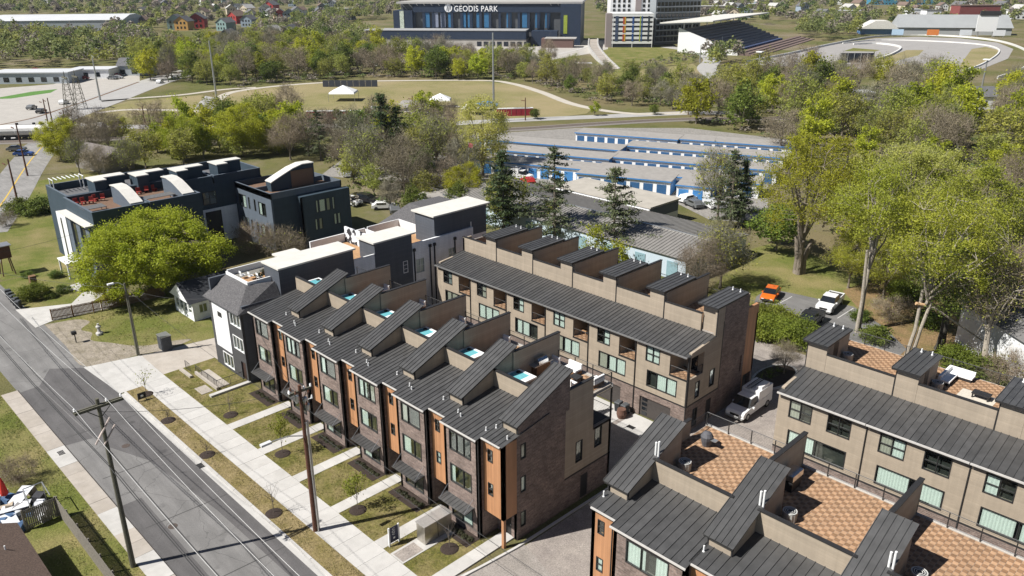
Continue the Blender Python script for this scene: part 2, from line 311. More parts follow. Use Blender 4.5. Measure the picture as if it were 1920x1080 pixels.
# --- the street in front of the terraces (runs along X)
road = struct('street', MB().poly([(-260, 14.95, .012), (30, 14.95, .012), (30, 22.35, .012), (-260, 22.35, .012)]), ASPH)
sheet('street_patch', [(-88.3, 16.9), (-74.2, 17.4), (-71.5, 17.6), (-66, 19.6), (-55, 20.6), (-40, 20.9), (-40, 22.33), (-89, 22.33), (-92, 19)], .018, ASPH_NEW)
sheet('street_patch', [(-88.2, 15.05), (-74.0, 15.05), (-73.6, 17.35), (-88.4, 16.8)], .017, ASPH_NEW)
sheet('street_patch', [(-61, 15.1), (-42, 15.1), (-42, 16.6), (-61, 16.9)], .016, ASPH_NEW)
m = MB()
for k in range(4): m.poly([(-47.5-k*9.3, 15.6, .0215), (-47.42-k*9.3, 15.6, .0215), (-47.1-k*9.3, 22.2, .0215), (-47.18-k*9.3, 22.2, .0215)])
struct('street_crack', m, M('tar_seam', (.07, .068, .066), .7, .2))
# gutter and kerb on the terrace side
m = MB(); m.box(-80.4, 30, 22.25, 22.72, -.1, .022); struct('gutter', m, CONC)
g = tag(bpy.data.objects.new('kerb', None), kind='structure'); COL.objects.link(g)
ks = MB().box(0, 2.96, 0, .2, -.1, .15).mesh('kerb_stone', CONC)
for i in range(27): inst(ks, 'kerb_stone', g, (-80.4+3*i, 22.725, 0))
# opposite side: weathered concrete walk flush with the road, some new slabs
sw = tag(bpy.data.objects.new('old_sidewalk', None), kind='structure'); COL.objects.link(sw)
so = MB().box(0, 1.83, 0, 1.5, -.1, .055).mesh('slab', CONC_OLD); sn = MB().box(0, 1.83, 0, 1.5, -.1, .055).mesh('slab', CONC)
for i in range(36):
    u = -88.9+1.85*i; inst(sn if i in (8, 9, 15, 16, 19, 20, 23, 24, 29) else so, 'slab', sw, (u, 13.5, random.uniform(-.012, .012)))
struct('gutter_edge', MB().box(-88.9, -22, 15.003, 15.07, -.1, .045), M('dirty_edge', (.06, .055, .05), .9, .3))
# grass behind it
sheet('grass_bank', [(-260, -40), (30, -40), (30, 13.49), (-260, 13.49)], .006, GREEN)
# raised front yards, verge strip
m = MB(); m.box(-80.5, -36.0, 22.93, 24.63, -.1, .10); struct('verge', m, VERGE)
m = MB(); m.box(-81.6, -36.0, 27.27, 33.1, -.1, .09); struct('front_lawn', m, LAWN)
# sidewalk of large slabs
sw = tag(bpy.data.objects.new('sidewalk', None), kind='structure'); COL.objects.link(sw)
for i in range(31):
    sz = 1.5; u = -82.3+1.52*i; k = i % 3
    if i == 0: SLB = [MB().box(0, 1.502, 0, 2.6, -.1, .115).mesh('slab', q) for q in (CONC, M('concrete_b', (.455, .44, .415), .85, .07, .5), M('concrete_c', (.485, .47, .445), .85, .06, .5))]
    inst(SLB[(i*7+i//4) % 3], 'slab', sw, (u, 24.65, random.uniform(-.006, .006)))
# lead walks to the six doors
lw = tag(bpy.data.objects.new('lead_walk', None), kind='structure'); COL.objects.link(lw)
ls = MB().box(0, 1.16, 0, 1.3, -.1, .118).mesh('slab', CONC)
for k in range(6):
    for j in range(5 if k < 5 else 6): inst(ls, 'slab', lw, (-67.0+6*k+.25, 27.27+1.312*j, 0))
# driveway apron and grey-house court
m = MB(); m.prism([(-89.6, 21.75), (-80.6, 22.4), (-80.6, 24.6), (-82.32, 24.63), (-82.32, 27.3), (-88.2, 27.45)], -.05, .05); struct('driveway_apron', m, CONC)
m = MB(); m.prism([(-88.2, 27.46), (-81.65, 27.3), (-80.35, 32.9), (-80.5, 46), (-87.5, 46), (-86.8, 35.4)], -.05, .045); struct('driveway', m, CONC_OLD)
# vacant lot: grass, worn gravel path
sheet('vacant_lot', [(-105.5, 22.6), (-89.9, 22.5), (-88.3, 27.6), (-86.9, 36), (-87.6, 46), (-112, 46), (-106, 34)], .008, GREEN)
sheet('gravel_track', smooth_curve([(-105.6, 22.4), (-97, 22.2), (-89.7, 22.0), (-88.6, 27.3), (-87.8, 30.2), (-88.4, 33.4), (-89.6, 31.6), (-90.3, 29.2), (-92.0, 27.5), (-94.2, 26.3), (-96.6, 24.9), (-98.8, 25.7), (-100.8, 25.1), (-102.6, 26.7), (-104.6, 25.6), (-105.6, 22.4)], 5), .014, M('gravel', (.30, .26, .21), .95, .2, .8, c2=(.22, .19, .14), fine=7))
# court and gardens in front of the navy building
m = MB(); m.prism([(-113.5, 21.2), (-105.3, 21.3), (-106.2, 23.6), (-105.4, 29.2), (-104.8, 35), (-107.6, 35.4), (-108.5, 29.2), (-109.6, 29.0)], -.05, .04); struct('driveway', m, CONC)
m = MB(); m.prism([(-117.5, 27.4), (-114.2, 29.8), (-110.5, 27.0), (-109.2, 29.1), (-112, 32.5), (-118.5, 31.2)], -.05, .035); struct('garden_path', m, CONC)
sheet('garden', [(-126.5, 21.3), (-113.6, 21.3), (-108.6, 29.2), (-112, 32.6), (-127, 31.6)], .009, GREEN)
m = MB(); m.prism([(-143, 21.2), (-128.2, 20.9), (-127, 22.6), (-140, 26)], -.05, .04); struct('garden_path', m, CONC)
sheet('yard_grass', [(-190, 23), (-127, 23), (-126.8, 34), (-141, 36), (-150, 60), (-190, 60)], .007, GREEN)
# --- alley between the rows, court between the pairs of rows
sheet('alley', [(-72, 46.2), (-34.4, 46.2), (-34.4, 29), (-26.8, 25.5), (-26.5, 46.3), (40, 46.3), (40, 56.7), (-26.3, 56.7), (-26.3, 69), (-20, 80.8), (-44, 80.8), (-34.9, 69), (-34.9, 56.7), (-72, 56.7)], .010, ALLEY)
sheet('court', [(-39, 22.4), (-22, 22.4), (-22, 33), (-26.5, 33), (-34.6, 35.2), (-35.2, 31.0), (-36.0, 27.2), (-36, 24)], .011, M('court_pavers', (.30, .27, .245), .9, .12, .4, c2=(.25, .225, .2), fine=9))
m = MB(); L, R = strip_pts([(-35.4, 27.6), (-34.95, 31.5), (-34.65, 34.6), (-34.5, 46)], .2)
for i in range(3): m.prism([R[i], R[i+1], L[i+1], L[i]], -.05, .13)
struct('kerb', m, CONC)
for k in range(6):
    a = -70.4+5.93*k; struct('garage_apron', MB().box(a+.25, a+5.65, 53.6, 56.7, -.05, .03), CONC)
for k in range(4): struct('garage_apron', MB().box(-26.1+7.35*k, -26.1+7.35*k+6.9, 53.6, 56.7, -.05, .03), CONC)
# planting island at the far end of the second row and the low white retaining wall
m = MB(); pts = [(-34.6+1.9*math.cos(t), 73.4+3.6*math.sin(t)) for t in np.linspace(0, 2*math.pi, 24, endpoint=False)]; m.prism(pts, -.05, .14); struct('kerb_island', m, CONC)
m = MB(); pts = [(-34.6+1.65*math.cos(t), 73.4+3.3*math.sin(t)) for t in np.linspace(0, 2*math.pi, 24, endpoint=False)]; m.prism(pts, 0, .17); struct('island_bed', m, MULCH)
m = MB(); L, R = strip_pts([(-70, 82.8), (-44, 82.2), (-20, 81.6), (20, 81)], .35)
for i in range(3): m.prism([R[i], R[i+1], L[i+1], L[i]], 0, .55)
tag(struct('retaining_wall', m, CONC), kind=''); o = bpy.data.objects['retaining_wall']; del o['kind']; tag(o, 'low pale concrete retaining wall below the leafy hedge', 'wall')
# car park and lawn on the right
sheet('car_park', [G(*p) for p in ((1405, 600), (1418, 556), (1440, 541), (1500, 553), (1600, 575), (1660, 615), (1700, 655), (1660, 690), (1560, 650), (1480, 615))], .016, ASPH_OLD if False else M_asphalt('car_park_asphalt', (.15, .145, .14)))
sheet('lawn', [G(*p) for p in ((1290, 600), (1330, 545), (1400, 470), (1450, 455), (1530, 480), (1640, 540), (1700, 640), (1660, 615), (1600, 575), (1500, 553), (1440, 541), (1418, 556), (1400, 620))], .010, GREEN)
m = MB()
for px in ((1485, 556), (1600, 578)):
    p = G(*px); m.poly([(p[0]-.05, p[1], .021), (p[0]+.05, p[1], .021), (p[0]+.05, p[1]-4.6, .021), (p[0]-.05, p[1]-4.6, .021)])
struct('bay_line', m, M('worn_white_line', (.55, .54, .52), .8, .3, 3))
# ============================================================= TERRACES
def panel_mesh(w, L, rise):
    """one standing-seam pan: flat sheet with an upstand along one edge, running up the slope along +y"""
    m = MB(); t = .02
    m.hexa([(0, 0, 0), (w, 0, 0), (w, L, rise), (0, L, rise)], [(0, 0, t), (w, 0, t), (w, L, rise+t), (0, L, rise+t)])
    m.hexa([(0, -.01, t), (.035, -.01, t), (.035, L, rise+t), (0, L, rise+t)], [(0, -.01, t+.05), (.035, -.01, t+.05), (.035, L, rise+t+.05), (0, L, rise+t+.05)])
    return m.mesh('roof_panel', METAL)
PM = {}; PANW = [.46]
def panels(parent, u0, u1, v0, v1, z0, z1, target=None):
    target = target or PANW[0]
    n = max(1, round((u1-u0)/target)); w = (u1-u0)/n; key = (round(w, 3), round(v1-v0, 2), round(z1-z0, 2))
    if key not in PM: PM[key] = panel_mesh(w, v1-v0, z1-z0)
    for i in range(n): inst(PM[key], 'roof_panel', parent, (u0+w*i, v0, z0))
def tiles(parent, u0, u1, v0, v1, z):
    """rooftop deck of square wood tiles, alternating grain"""
    s = .305; m = MB(); nu, nv = int((u1-u0)/s), int((v1-v0)/s)
    for i in range(nu):
        for j in range(nv):
            a, b = u0+s*i, v0+s*j; k = (i+j) % 2; h = z+random.uniform(0, .006); g = .008
            m.poly([(a+g, b+g, h), (a+s-g, b+g, h), (a+s-g, b+s-g, h), (a+g, b+s-g, h)], k)
    return tag(m.build('deck_tile', [TILE_A, TILE_B], parent), kind='stuff')
def railing(parent, pts, z0, h=1.05, wires=9):
    m = MB()
    for a, b in zip(pts[:-1], pts[1:]):
        a = np.array(a, float); b = np.array(b, float); L = np.linalg.norm(b-a); n = max(1, round(L/1.8))
        for i in range(n+1): p = a+(b-a)*i/n; m.box(p[0]-.03, p[0]+.03, p[1]-.03, p[1]+.03, z0, z0+h)
        m.tube((*a, z0+h), (*b, z0+h), .03, n=4)
        for k in range(1, wires): m.tube((*a, z0+h*k/wires), (*b, z0+h*k/wires), .008, n=3, caps=False)
    return m.build('railing', TRIM, parent)
def curt(p=.6):
    r = random.random()
    return None if r > p else random.choice([[(.03, .35)], [(.03, .45), (.7, .97)], [(.03, .97)], [(.05, .5)], [(.5, .95)]])
def pipes(parent, pts):
    for x, y, z, h in pts:
        m = MB(); m.tube((x, y, z-.1), (x, y, z+h), .055, n=7); m.tube((x, y, z-.1), (x, y, z+.06), .13, .07, 7); m.build('vent_pipe', WHITE, parent)
def front_row(name, label, u0, n, pitch, mirror, sv, ow=2.12):
    """street-facing terrace: brick bays, raised timber entry bays, seam roof, stair dormers, party walls, rear decks; sv shifts it in Y"""
    U0, U1 = u0, u0+n*pitch; vf, vo, ve, vb = 33.24+sv, 33.72+sv, 35.1+sv, 46.1
    vp, vd = (38.5 if not mirror else 37.15), 35.25+sv; zt = lambda v: 8.86+.16*(v-(vf-.15))
    t = thing(name, ((U0+U1)/2, (vf+vb)/2, 0), label, 'townhouses')
    core = MB(); core.box(U0+.35, U1-.35, ve+.35, vb-2.6, .05, 8.6); core.box(U0+.35, U1-.35, vb-2.6, vb-.35, .05, 5.4)
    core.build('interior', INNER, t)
    cb = MB()
    roof = MB().poly([(U0, vo-.2, zt(vo-.2)-.03), (U1, vo-.2, zt(vo-.2)-.03), (U1, vp, zt(vp)-.03), (U0, vp, zt(vp)-.03)]).build('roof', METAL, t)
    gut = MB()
    doors = MB().box(0, .95, -.03, .05, 0, 2.1).mesh('door', M('front_door', (.03, .028, .027), .4, .05)); knob = MB().box(.82, .87, -.08, -.03, .95, 1.15).mesh('handle', CHROME)
    awn = None
    for k in range(n):
        a, b = U0+k*pitch, U0+(k+1)*pitch
        if mirror: o0, o1, b0, b1 = a, a+ow, a+ow, b
        else: b0, b1, o0, o1 = a, b-ow, b-ow, b
        bw = b1-b0; top = zt(vf)-.06
        c = b0+(.5 if not mirror else .6)*bw*(1.0); ww = 2.45 if not mirror else 3.1
        ws = b0+(.62 if not mirror else 1.0); we = ws+ww
        holes = [(ws-b0, we-b0, 6.6, 8.3), (ws-b0, we-b0, 3.72, 5.38), (ws-b0+.05, we-b0+.05, .62, 2.3)]
        br = MB(); br.wall((b0, vf), (1, 0), bw, 0, top, holes)
        br.wall((b1, vf), (0, 1), ve-vf, 0, top); br.wall((b0, ve), (0, -1), ve-vf, 0, top); br.build('brick_bay', BRICK, t)
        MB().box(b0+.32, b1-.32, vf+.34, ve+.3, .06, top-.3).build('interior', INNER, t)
        mu = (.36,) if k % 2 == 0 else (.33, .66)
        window(t, (b0, vf), (1, 0), *holes[0], mu, frame=TRIM, curtain=curt(.6))
        window(t, (b0, vf), (1, 0), *holes[1], (.62,), frame=TRIM, curtain=[(.03, .38)] if k != 5 else [(.03, .2)])
        window(t, (b0, vf), (1, 0), *holes[2], (.5,), frame=TRIM, curtain=curt(.4))
        # timber bay, lifted over the entry
        oh = [(.5, 1.05, 7.03, 8.1), (.5, 1.05, 4.13, 5.2)]
        w = MB(); w.wall((o0, vo), (1, 0), o1-o0, 2.5, zt(vo)-.06, oh)
        end = (k == n-1 and not mirror) or (k == 0 and mirror)
        if end and not mirror: w.wall((o1, vo), (0, 1), ve-vo, 2.5, zt(vo)-.02)
        if end and mirror: w.wall((o0, ve), (0, -1), ve-vo, 2.5, zt(vo)-.02)
        w.poly([(o0, ve, 2.5), (o1, ve, 2.5), (o1, vo, 2.5), (o0, vo, 2.5)]); w.build('timber_bay', WOOD, t)
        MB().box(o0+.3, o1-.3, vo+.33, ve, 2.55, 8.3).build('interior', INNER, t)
        for h in oh: window(t, (o0, vo), (1, 0), *h, (), (.5,), curtain=[(.1, .9)] if random.random() < .3 else None, fw=.05)
        MB().wall((o0-.02, ve), (1, 0), o1-o0+.04, 0, 2.52, [((o1-o0)/2-.5, (o1-o0)/2+.5, 0, 2.15)]).build('entry_wall', BRICK, t)
        d = inst(doors, 'door', t, ((o0+o1)/2-.48, ve+.1, .02)); inst(knob, 'handle', d, local=True)
        if end: px = o1-.12 if not mirror else o0+.12; MB().box(px-.12, px+.12, vo, vo+.24, 0, 2.5).build('corner_post', WOOD, t)
        # roof pans, longer over the brick bay
        panels(roof, b0-.05, b1+.08, vf-.28, vp, zt(vf-.28), zt(vp)); panels(roof, o0+.08 if not mirror else o0-.1, o1-.05 if not end else o1+.1, vo-.22, vp, zt(vo-.22), zt(vp))
        gut.box(b0-.06, b1+.1, vf-.38, vf-.28, zt(vf-.28)-.08, zt(vf-.28)+.02); gut.box(o0+.1, o1-.06, vo-.32, vo-.22, zt(vo-.22)-.08, zt(vo-.22)+.02)
        x = b1+.05 if not mirror else b0-.05
        ds = MB(); ds.tube((x, vf-.05, .1), (x, vf-.05, zt(vf)-.1), .05, n=5); ds.build('downspout', TRIM, t)
        # awning over the ground-floor window
        if awn is None:
            q = MB(); q.hexa([(0, 0, .14), (0, -.95, 0), (ww+.75, -.95, 0), (ww+.75, 0, .14)], [(0, 0, .20), (0, -.95, .06), (ww+.75, -.95, .06), (ww+.75, 0, .20)])
            for s in range(9): x0 = (ww+.7)*s/8; q.hexa([(x0, 0, .20), (x0, -.95, .06), (x0+.04, -.95, .06), (x0+.04, 0, .20)], [(x0, 0, .23), (x0, -.95, .09), (x0+.04, -.95, .09), (x0+.04, 0, .23)])
            awn = q.mesh('awning', METAL); rods = [MB().tube((x_, -.9, .1), (x_, 0, .95), .02, n=4).mesh('tie_rod', GALV) for x_ in (.15, ww+.6)]
        aw = inst(awn, 'awning', t, (ws-.5, vf, 2.32)); [inst(r_, 'tie_rod', aw, local=True) for r_ in rods]
        # stair dormer
        dw = 1.62; d0, d1 = (b-dw, b) if not mirror else (a+.0, a+dw); vt = 41.0+sv*.9; z0, z1 = 10.02, 12.35
        D = MB(); zb = zt(vd)-.1
        for x in (d0, d1): D.poly([(x, vd, zb), (x, vt-.15, 9.2), (x, vt-.15, z1-.08), (x, vd, z0)] if x == d1 else [(x, vt-.15, 9.2), (x, vd, zb), (x, vd, z0), (x, vt-.15, z1-.08)])
        D.poly([(d0, vd, zb), (d1, vd, zb), (d1, vd, z0), (d0, vd, z0)]); D.poly([(d1, vt-.15, 9.2), (d0, vt-.15, 9.2), (d0, vt-.15, z1-.08), (d1, vt-.15, z1-.08)])
        dm = D.build('stair_dormer', TAN, t)
        D = MB(); D.hexa([(d0-.16, vd-.25, z0-.16), (d1+.12, vd-.25, z0-.16), (d1+.12, vt, z1-.06), (d0-.16, vt, z1-.06)], [(d0-.16, vd-.25, z0-.02), (d1+.12, vd-.25, z0-.02), (d1+.12, vt, z1+.08), (d0-.16, vt, z1+.08)]); D.build('dormer_fascia', TRIM, dm)
        panels(dm, d0-.2, d1+.16, vd-.3, vt+.02, z0-.02, z1+.09, .39)
        MB().box(d1-.09, d1+.01, vd-.02, vd+.08, zb, z0).box(d0-.01, d0+.09, vd-.02, vd+.08, zb, z0).build('corner_trim', TRIM, dm)
        MB().box(d0+.35, d1-.35, vt-.16, vt-.08, 9.35, 11.5).build('stair_door', TRIM, dm)
        # parapet in front of the deck, party wall behind the dormer
        p0, p1 = (a, d0) if not mirror else (d1, b)
        pw = MB().box(p0, p1, vp, vp+.18, zt(vp)-.15, 11.12).build('parapet', TAN, t); MB().box(p0-.03, p1+.03, vp-.05, vp+.23, 11.12, 11.2).build('coping', TRIM, pw)
        xw = b if not mirror else a
        if not mirror or k > 0:
            if not mirror and k < n-1:
                w = MB().box(xw-.12, xw+.12, vt-.4, vb+.05, 9.0, 11.95).build('party_wall', TAN, t); MB().box(xw-.16, xw+.16, vt-.2, vb+.09, 11.95, 12.03).build('coping', TRIM, w)
            elif mirror:
                w = MB().box(xw-.12, xw+.12, vt-.3, vb+.05, 9.0, 11.7).build('party_wall', TAN, t); MB().box(xw-.16, xw+.16, vt-.3, vb+.09, 11.7, 11.78).build('coping', TRIM, w)
        dk = MB().box(a+.1, b-.1, vp+.18, vb, 9.05, 9.26).build('roof_deck', CONC_OLD, t); tiles(dk, a+.15, b-.15, vp+.22, vb-.08, 9.275)
        MB().box(a, b, vb-.06, vb+.06, 9.0, 9.34).build('deck_edge', FASCIA, t)
        railing(t, [(a+.1, vb-.12), (b-.1, vb-.12)], 9.3)
        if not mirror: pipes(t, [(d0-.3, vd-.35, zt(vd-.4), .3), (d1+.35 if k < n-1 else d1-.3, vd-.8, zt(vd-.8), .32), (d1+.85 if k < n-1 else d0-.7, vd-1.0, zt(vd-1.0), .3)])
        else:
            pipes(t, [(d0+.15, vd-.6, zt(vd-.6), .42)])
            for q in range(2): MB().tube((d1-.1+.22*q, vp+.35, 11.0), (d1-.1+.22*q, vp+.35, 12.2+.15*q), .07, n=8).build('flue', WHITE, t)
    gut.build('gutter', FASCIA, roof)
    # end walls
    for side in (0, 1):
        x = U1 if side else U0; full = (side == 1 and not mirror) or (side == 0 and mirror)
        def W(s0, s1, z0, z1, holes=(), mat=BRICK, nm='end_wall'):
            m = MB()
            if side: m.wall((x, s0), (0, 1), s1-s0, z0, z1, [(h[0]-s0, h[1]-s0, h[2], h[3]) for h in holes])
            else: m.wall((x, s1), (0, -1), s1-s0, z0, z1, [(s1-h[1], s1-h[0], h[2], h[3]) for h in holes])
            o = m.build(nm, mat, t)
            return o
        def win(h, mu=(), cur=None):
            if side: window(t, (x, 0), (0, 1), *h, mu, curtain=cur, fw=.06)
            else: window(t, (x, 0), (0, -1), -h[1], -h[0], h[2], h[3], mu, curtain=cur, fw=.06)
        vs = 40.43+sv*.5
        hb = [(35.5+sv, 36.05+sv, 7.0, 8.3), (35.5+sv, 36.05+sv, 4.1, 5.5), (35.5+sv, 36.05+sv, 1.0, 2.35)]
        W(ve, vs, 0, 9.05, hb)
        for h in hb: win(h, cur=[(.1, .9)])
        hs = [(41.7, 42.5, 3.8, 5.72), (44.0, 44.9, 4.2, 6.0), (43.75, vb, 6.15, 8.95)]
        W(vs, vb, 2.87, 9.05, hs, TAN); win(hs[0]); win(hs[1])
        W(vs, vb, 0, 2.87, [(42.4, 43.3, .1, 2.3)]); MB().box(x-.2 if side else x+.06, x-.06 if side else x+.2, 42.4, 43.3, .1, 2.3).build('side_door', TRIM, t)
        MB().box(x-.02, x+.03 if side else x+.02, vs, vb, 2.80, 2.93).build('band', TRIM, t)
        if full:   # wall carried up beside the dormer, then the deck parapet
            m = MB(); s = 1 if side else -1; xi = x-.2*s; vt = 41.0+sv*.9
            pts = [(vd, 9.04), (vt-.2, 9.04), (vt-.2, 12.2), (vd, 9.95)]; A = [(x+.012*s, p[0], p[1]) for p in pts]; B = [(xi, p[0], p[1]) for p in pts]
            m.hexa(A if side else B, B if side else A); m.build('end_wall', BRICK if not mirror else TAN, t)
            w = MB().box(min(x, xi), max(x, xi), vt-.2, 43.65, 9.05, 10.72).build('parapet', TAN, t); MB().box(min(x, xi)-.04, max(x, xi)+.04, vt-.2, 43.7, 10.72, 10.8).build('coping', TRIM, w)
            railing(t, [(x-.08*s, 43.7), (x-.08*s, vb-.1)], 9.3)
        # open corner balcony on the first floor at the back
        xi = x-2.4 if side else x+2.4
        MB().box(min(x, xi), max(x, xi), 43.75, vb, 5.98, 6.14).build('balcony_floor', TRIM, t)
        MB().box(x-.1 if side else x, x if side else x+.1, vb-.12, vb+.02, 6.14, 9.04).build('balcony_post', TRIM, t)
        railing(t, [(x-.05 if side else x+.05, 43.8), (x-.05 if side else x+.05, vb-.1), (xi, vb-.1)], 6.14, wires=8)
    m = MB(); hs = []
    m.wall((U1-2.4, vb), (-1, 0), U1-U0-4.8, 0, 9.05, [(.8+pitch*k, 3.9+pitch*k, .05, 2.2) for k in range(n) if .8+pitch*k+3.2 < U1-U0-4.8]); m.build('rear_wall', TAN, t)
    for k in range(n):
        if .8+pitch*k+3.2 < U1-U0-4.8: MB().box(U1-2.4-3.9-pitch*k, U1-3.2-pitch*k, vb-.2, vb-.12, .05, 2.2).build('garage_door', M('garage_door', (.06, .052, .048), .6, .1), t)
    m = MB(); m.wall((U1, vb), (-1, 0), 2.4, 0, 6.0); m.wall((U0+2.4, vb), (-1, 0), 2.4, 0, 6.0); m.wall((U1-2.4, vb-2.35), (0, 1), 2.3, 6.0, 9.05); m.build('rear_wall', TAN, t)
    return t
def rear_row(name, label, u0, n, pitch, kind):
    """terrace seen from its garage side: tan lap siding over a brick base, low seam roof, tall parapet, stair boxes and decks behind"""
    U0, U1 = u0, u0+n*pitch; vf, vp, vb = 56.82, 61.0, 68.7; zt = lambda v: 8.08+.165*(v-(vf-.1)); A = kind == 'A'
    t = thing(name, ((U0+U1)/2, (vf+vb)/2, 0), label, 'townhouses')
    rb = 2.45 if A else .35
    core = MB(); core.box(U0+.35, U1-.35, vf+.36, vb-.35, .05, 5.45); core.box(U0+.35, U1-.35, vf+rb, vb-.35, 5.45, 7.9); core.build('interior', INNER, t)
    roof = MB().poly([(U0, vf-.15, zt(vf-.15)-.03), (U1, vf-.15, zt(vf-.15)-.03), (U1, vp, zt(vp)-.03), (U0, vp, zt(vp)-.03)]).build('roof', METAL, t); gut = MB()
    gd = M('garage_door', (.06, .052, .048), .6, .1)
    for k in range(n):
        a, b = U0+k*pitch, U0+(k+1)*pitch; L = pitch
        if A: H = [(1.12, 2.72, 6.1, 7.72), (3.85, L-.12, 5.62, 7.86), (1.38, 4.78, 3.5, 5.22)]
        else: H = [(1.0, 2.95, 6.0, 7.62), (4.25, 6.15, 6.0, 7.62), (1.15, 6.1, 3.2, 4.86)]
        m = MB(); m.wall((a, vf), (1, 0), L, 2.87, zt(vf)-.04, H); m.build('siding_wall', TAN, t)
        m = MB(); m.wall((a, vf), (1, 0), L, 0, 2.87, [(.7, 4.3, 0, 2.15)]); m.build('brick_base', BRICK, t)
        g = MB(); g.box(a+.7, a+4.3, vf+.14, vf+.2, 0, 2.15)
        for q in range(1, 4): g.box(a+.7, a+4.3, vf+.128, vf+.139, .53*q-.012, .53*q+.012)
        g = g.build('garage_door', gd, t)
        for q in range(4): MB().box(a+.95, a+1.55, vf+.11, vf+.127, .2+.5*q, .5+.5*q).build('door_light', CARGLASS, g)
        MB().box(a, b, vf-.03, vf+.02, 2.8, 2.93).build('band', TRIM, t)
        window(t, (a, vf), (1, 0), *H[0], (.5,), (.5,), curtain=random.choice([None, [(.06, .45)], [(.06, .46), (.54, .94)], [(.54, .94)]]))
        if not A: window(t, (a, vf), (1, 0), *H[1], (.5,), (.5,), curtain=random.choice([None, [(.06, .46), (.54, .94)], [(.06, .3), (.7, .94)]]))
        window(t, (a, vf), (1, 0), *H[2], (.33, .66) if A else (.5,), curtain=(random.choice([[(.03, .97)], [(.03, .3), (.4, .97)], [(.1, .6)]]) if A and k < n-1 else ([(.03, .45)], [(.03, .5), (.62, .97)], [(.03, .46), (.54, .8)])[k] if not A and k < 3 else [(.3, .95)]))
        if A:   # loggia: floor, side cheeks, back wall, rail
            q = MB(); x0, x1 = a+3.85, b-.12; q.poly([(x0, vf+2.44, 5.6), (x1, vf+2.44, 5.6), (x1, vf+2.44, 7.9), (x0, vf+2.44, 7.9)]); q.poly([(x0, vf+.28, 5.6), (x0, vf+2.44, 5.6), (x0, vf+2.44, 7.9), (x0, vf+.28, 7.9)])
            if k < n-1: q.poly([(x1, vf+2.44, 5.6), (x1, vf+.28, 5.6), (x1, vf+.28, 7.9), (x1, vf+2.44, 7.9)])
            lg = q.build('loggia_wall', TAN, t); tiles(lg, x0+.02, x1-.02, vf+.05, vf+2.4, 5.645)
            MB().box(x0+.5, x1-.5, vf+2.36, vf+2.43, 5.62, 7.6).build('balcony_door', CARGLASS, t)
            MB().box(x0, x1, vf-.04, vf+.06, 5.5, 5.62).build('balcony_sill', TRIM, t); railing(t, [(x0+.05, vf+.1), (x1-.05, vf+.1)], 5.62, .9, 7)
        panels(roof, a-.03, b-.06, vf-.32, vp, zt(vf-.32), zt(vp))
        gut.box(a-.02, b-.07, vf-.43, vf-.31, zt(vf-.32)-.09, zt(vf-.32)+.035)
        m = MB(); x = b-.02; m.tube((x, vf-.06, .1), (x, vf-.06, zt(vf)-.1), .055, n=5); m.build('downspout', TRIM, t)
        # parapet, stair box, party wall, deck
        dw = 1.72; d0, d1 = (b-dw, b) if A else (a, a+dw); p0, p1 = (a, d0) if A else (d1, b); hp = 10.55 if A else 10.42; hd = 11.55 if A else 11.2; vt = 66.1 if A else 65.4
        pw = MB().box(a, p1 if A else b, vp, vp+.2, zt(vp)-.1, hp).build('parapet', TAN, t) if A else MB().box(p0, p1, vp, vp+.2, zt(vp)-.1, hp).build('parapet', TAN, t)
        MB().box(p0-.02, p1+.02, vp-.04, vp+.24, hp, hp+.08).build('coping', TRIM, pw)
        MB().box(d0-.035 if A else d1-.035, d0+.035 if A else d1+.035, vp-.03, vp+.03, zt(vp)-.05, hp).build('corner_trim', TRIM, pw) if False else None
        MB().box(b-.05, b+.05, vp-.035, vp+.02, zt(vp)-.05, hp).build('corner_trim', TRIM, pw)
        D = MB().box(d0, d1-(.32 if A and k == n-1 else 0), vp-.02+(.3 if A and k == n-1 else 0), vt-.1, 8.6, hd).build('stair_box', TAN, t)
        R = MB(); R.hexa([(d0-.3, vp-.35, hd-.02), (d1+.15, vp-.35, hd-.02), (d1+.15, vt, hd+.05), (d0-.3, vt, hd+.05)], [(d0-.3, vp-.35, hd+.14), (d1+.15, vp-.35, hd+.14), (d1+.15, vt, hd+.22), (d0-.3, vt, hd+.22)]); R.build('dormer_fascia', TRIM, D)
        panels(D, d0-.32, d1+.17, vp-.37, vt+.02, hd+.145, hd+.23, .42)
        MB().box(d1-.06 if A else d0-.01, d1+.01 if A else d0+.06, vp-.04, vp+.05, zt(vp)-.05, hd).build('corner_trim', TRIM, D)
        pipes(t, [(d0+.4, vt-.5, hd+.25, .3), (d1-.5, vt-.5, hd+.25, .3)])
        MB().box(d1-.02, d1+.015, vp+1.3, vp+2.2, 9.05, 11.0).build('stair_door', TRIM, D) if not A else None
        if A and k < n-1:
            w = MB().box(b-.1, b+.1, vp+.2, vb, 8.7, hd-.1).build('party_wall', TAN, t); MB().box(b-.14, b+.14, vt-.1, vb+.04, hd-.1, hd-.02).build('coping', TRIM, w)
        if not A and k > 0:
            w = MB().box(a-.1, a+.1, vt, vb, 8.7, 10.0).build('party_wall', TAN, t); MB().box(a-.14, a+.14, vt, vb+.04, 10, 10.08).build('coping', TRIM, w)
        dk = MB().box(a+.05, b-.05, vp+.2, vb, 8.75, 8.92).build('roof_deck', CONC_OLD, t); tiles(dk, a+.12, b-.12, vp+.25, vb-.08, 8.935)
        railing(t, [(a+.1, vb-.1), (b-.1, vb-.1)], 8.93)
    gut.build('gutter', FASCIA if not A else GALV, roof)
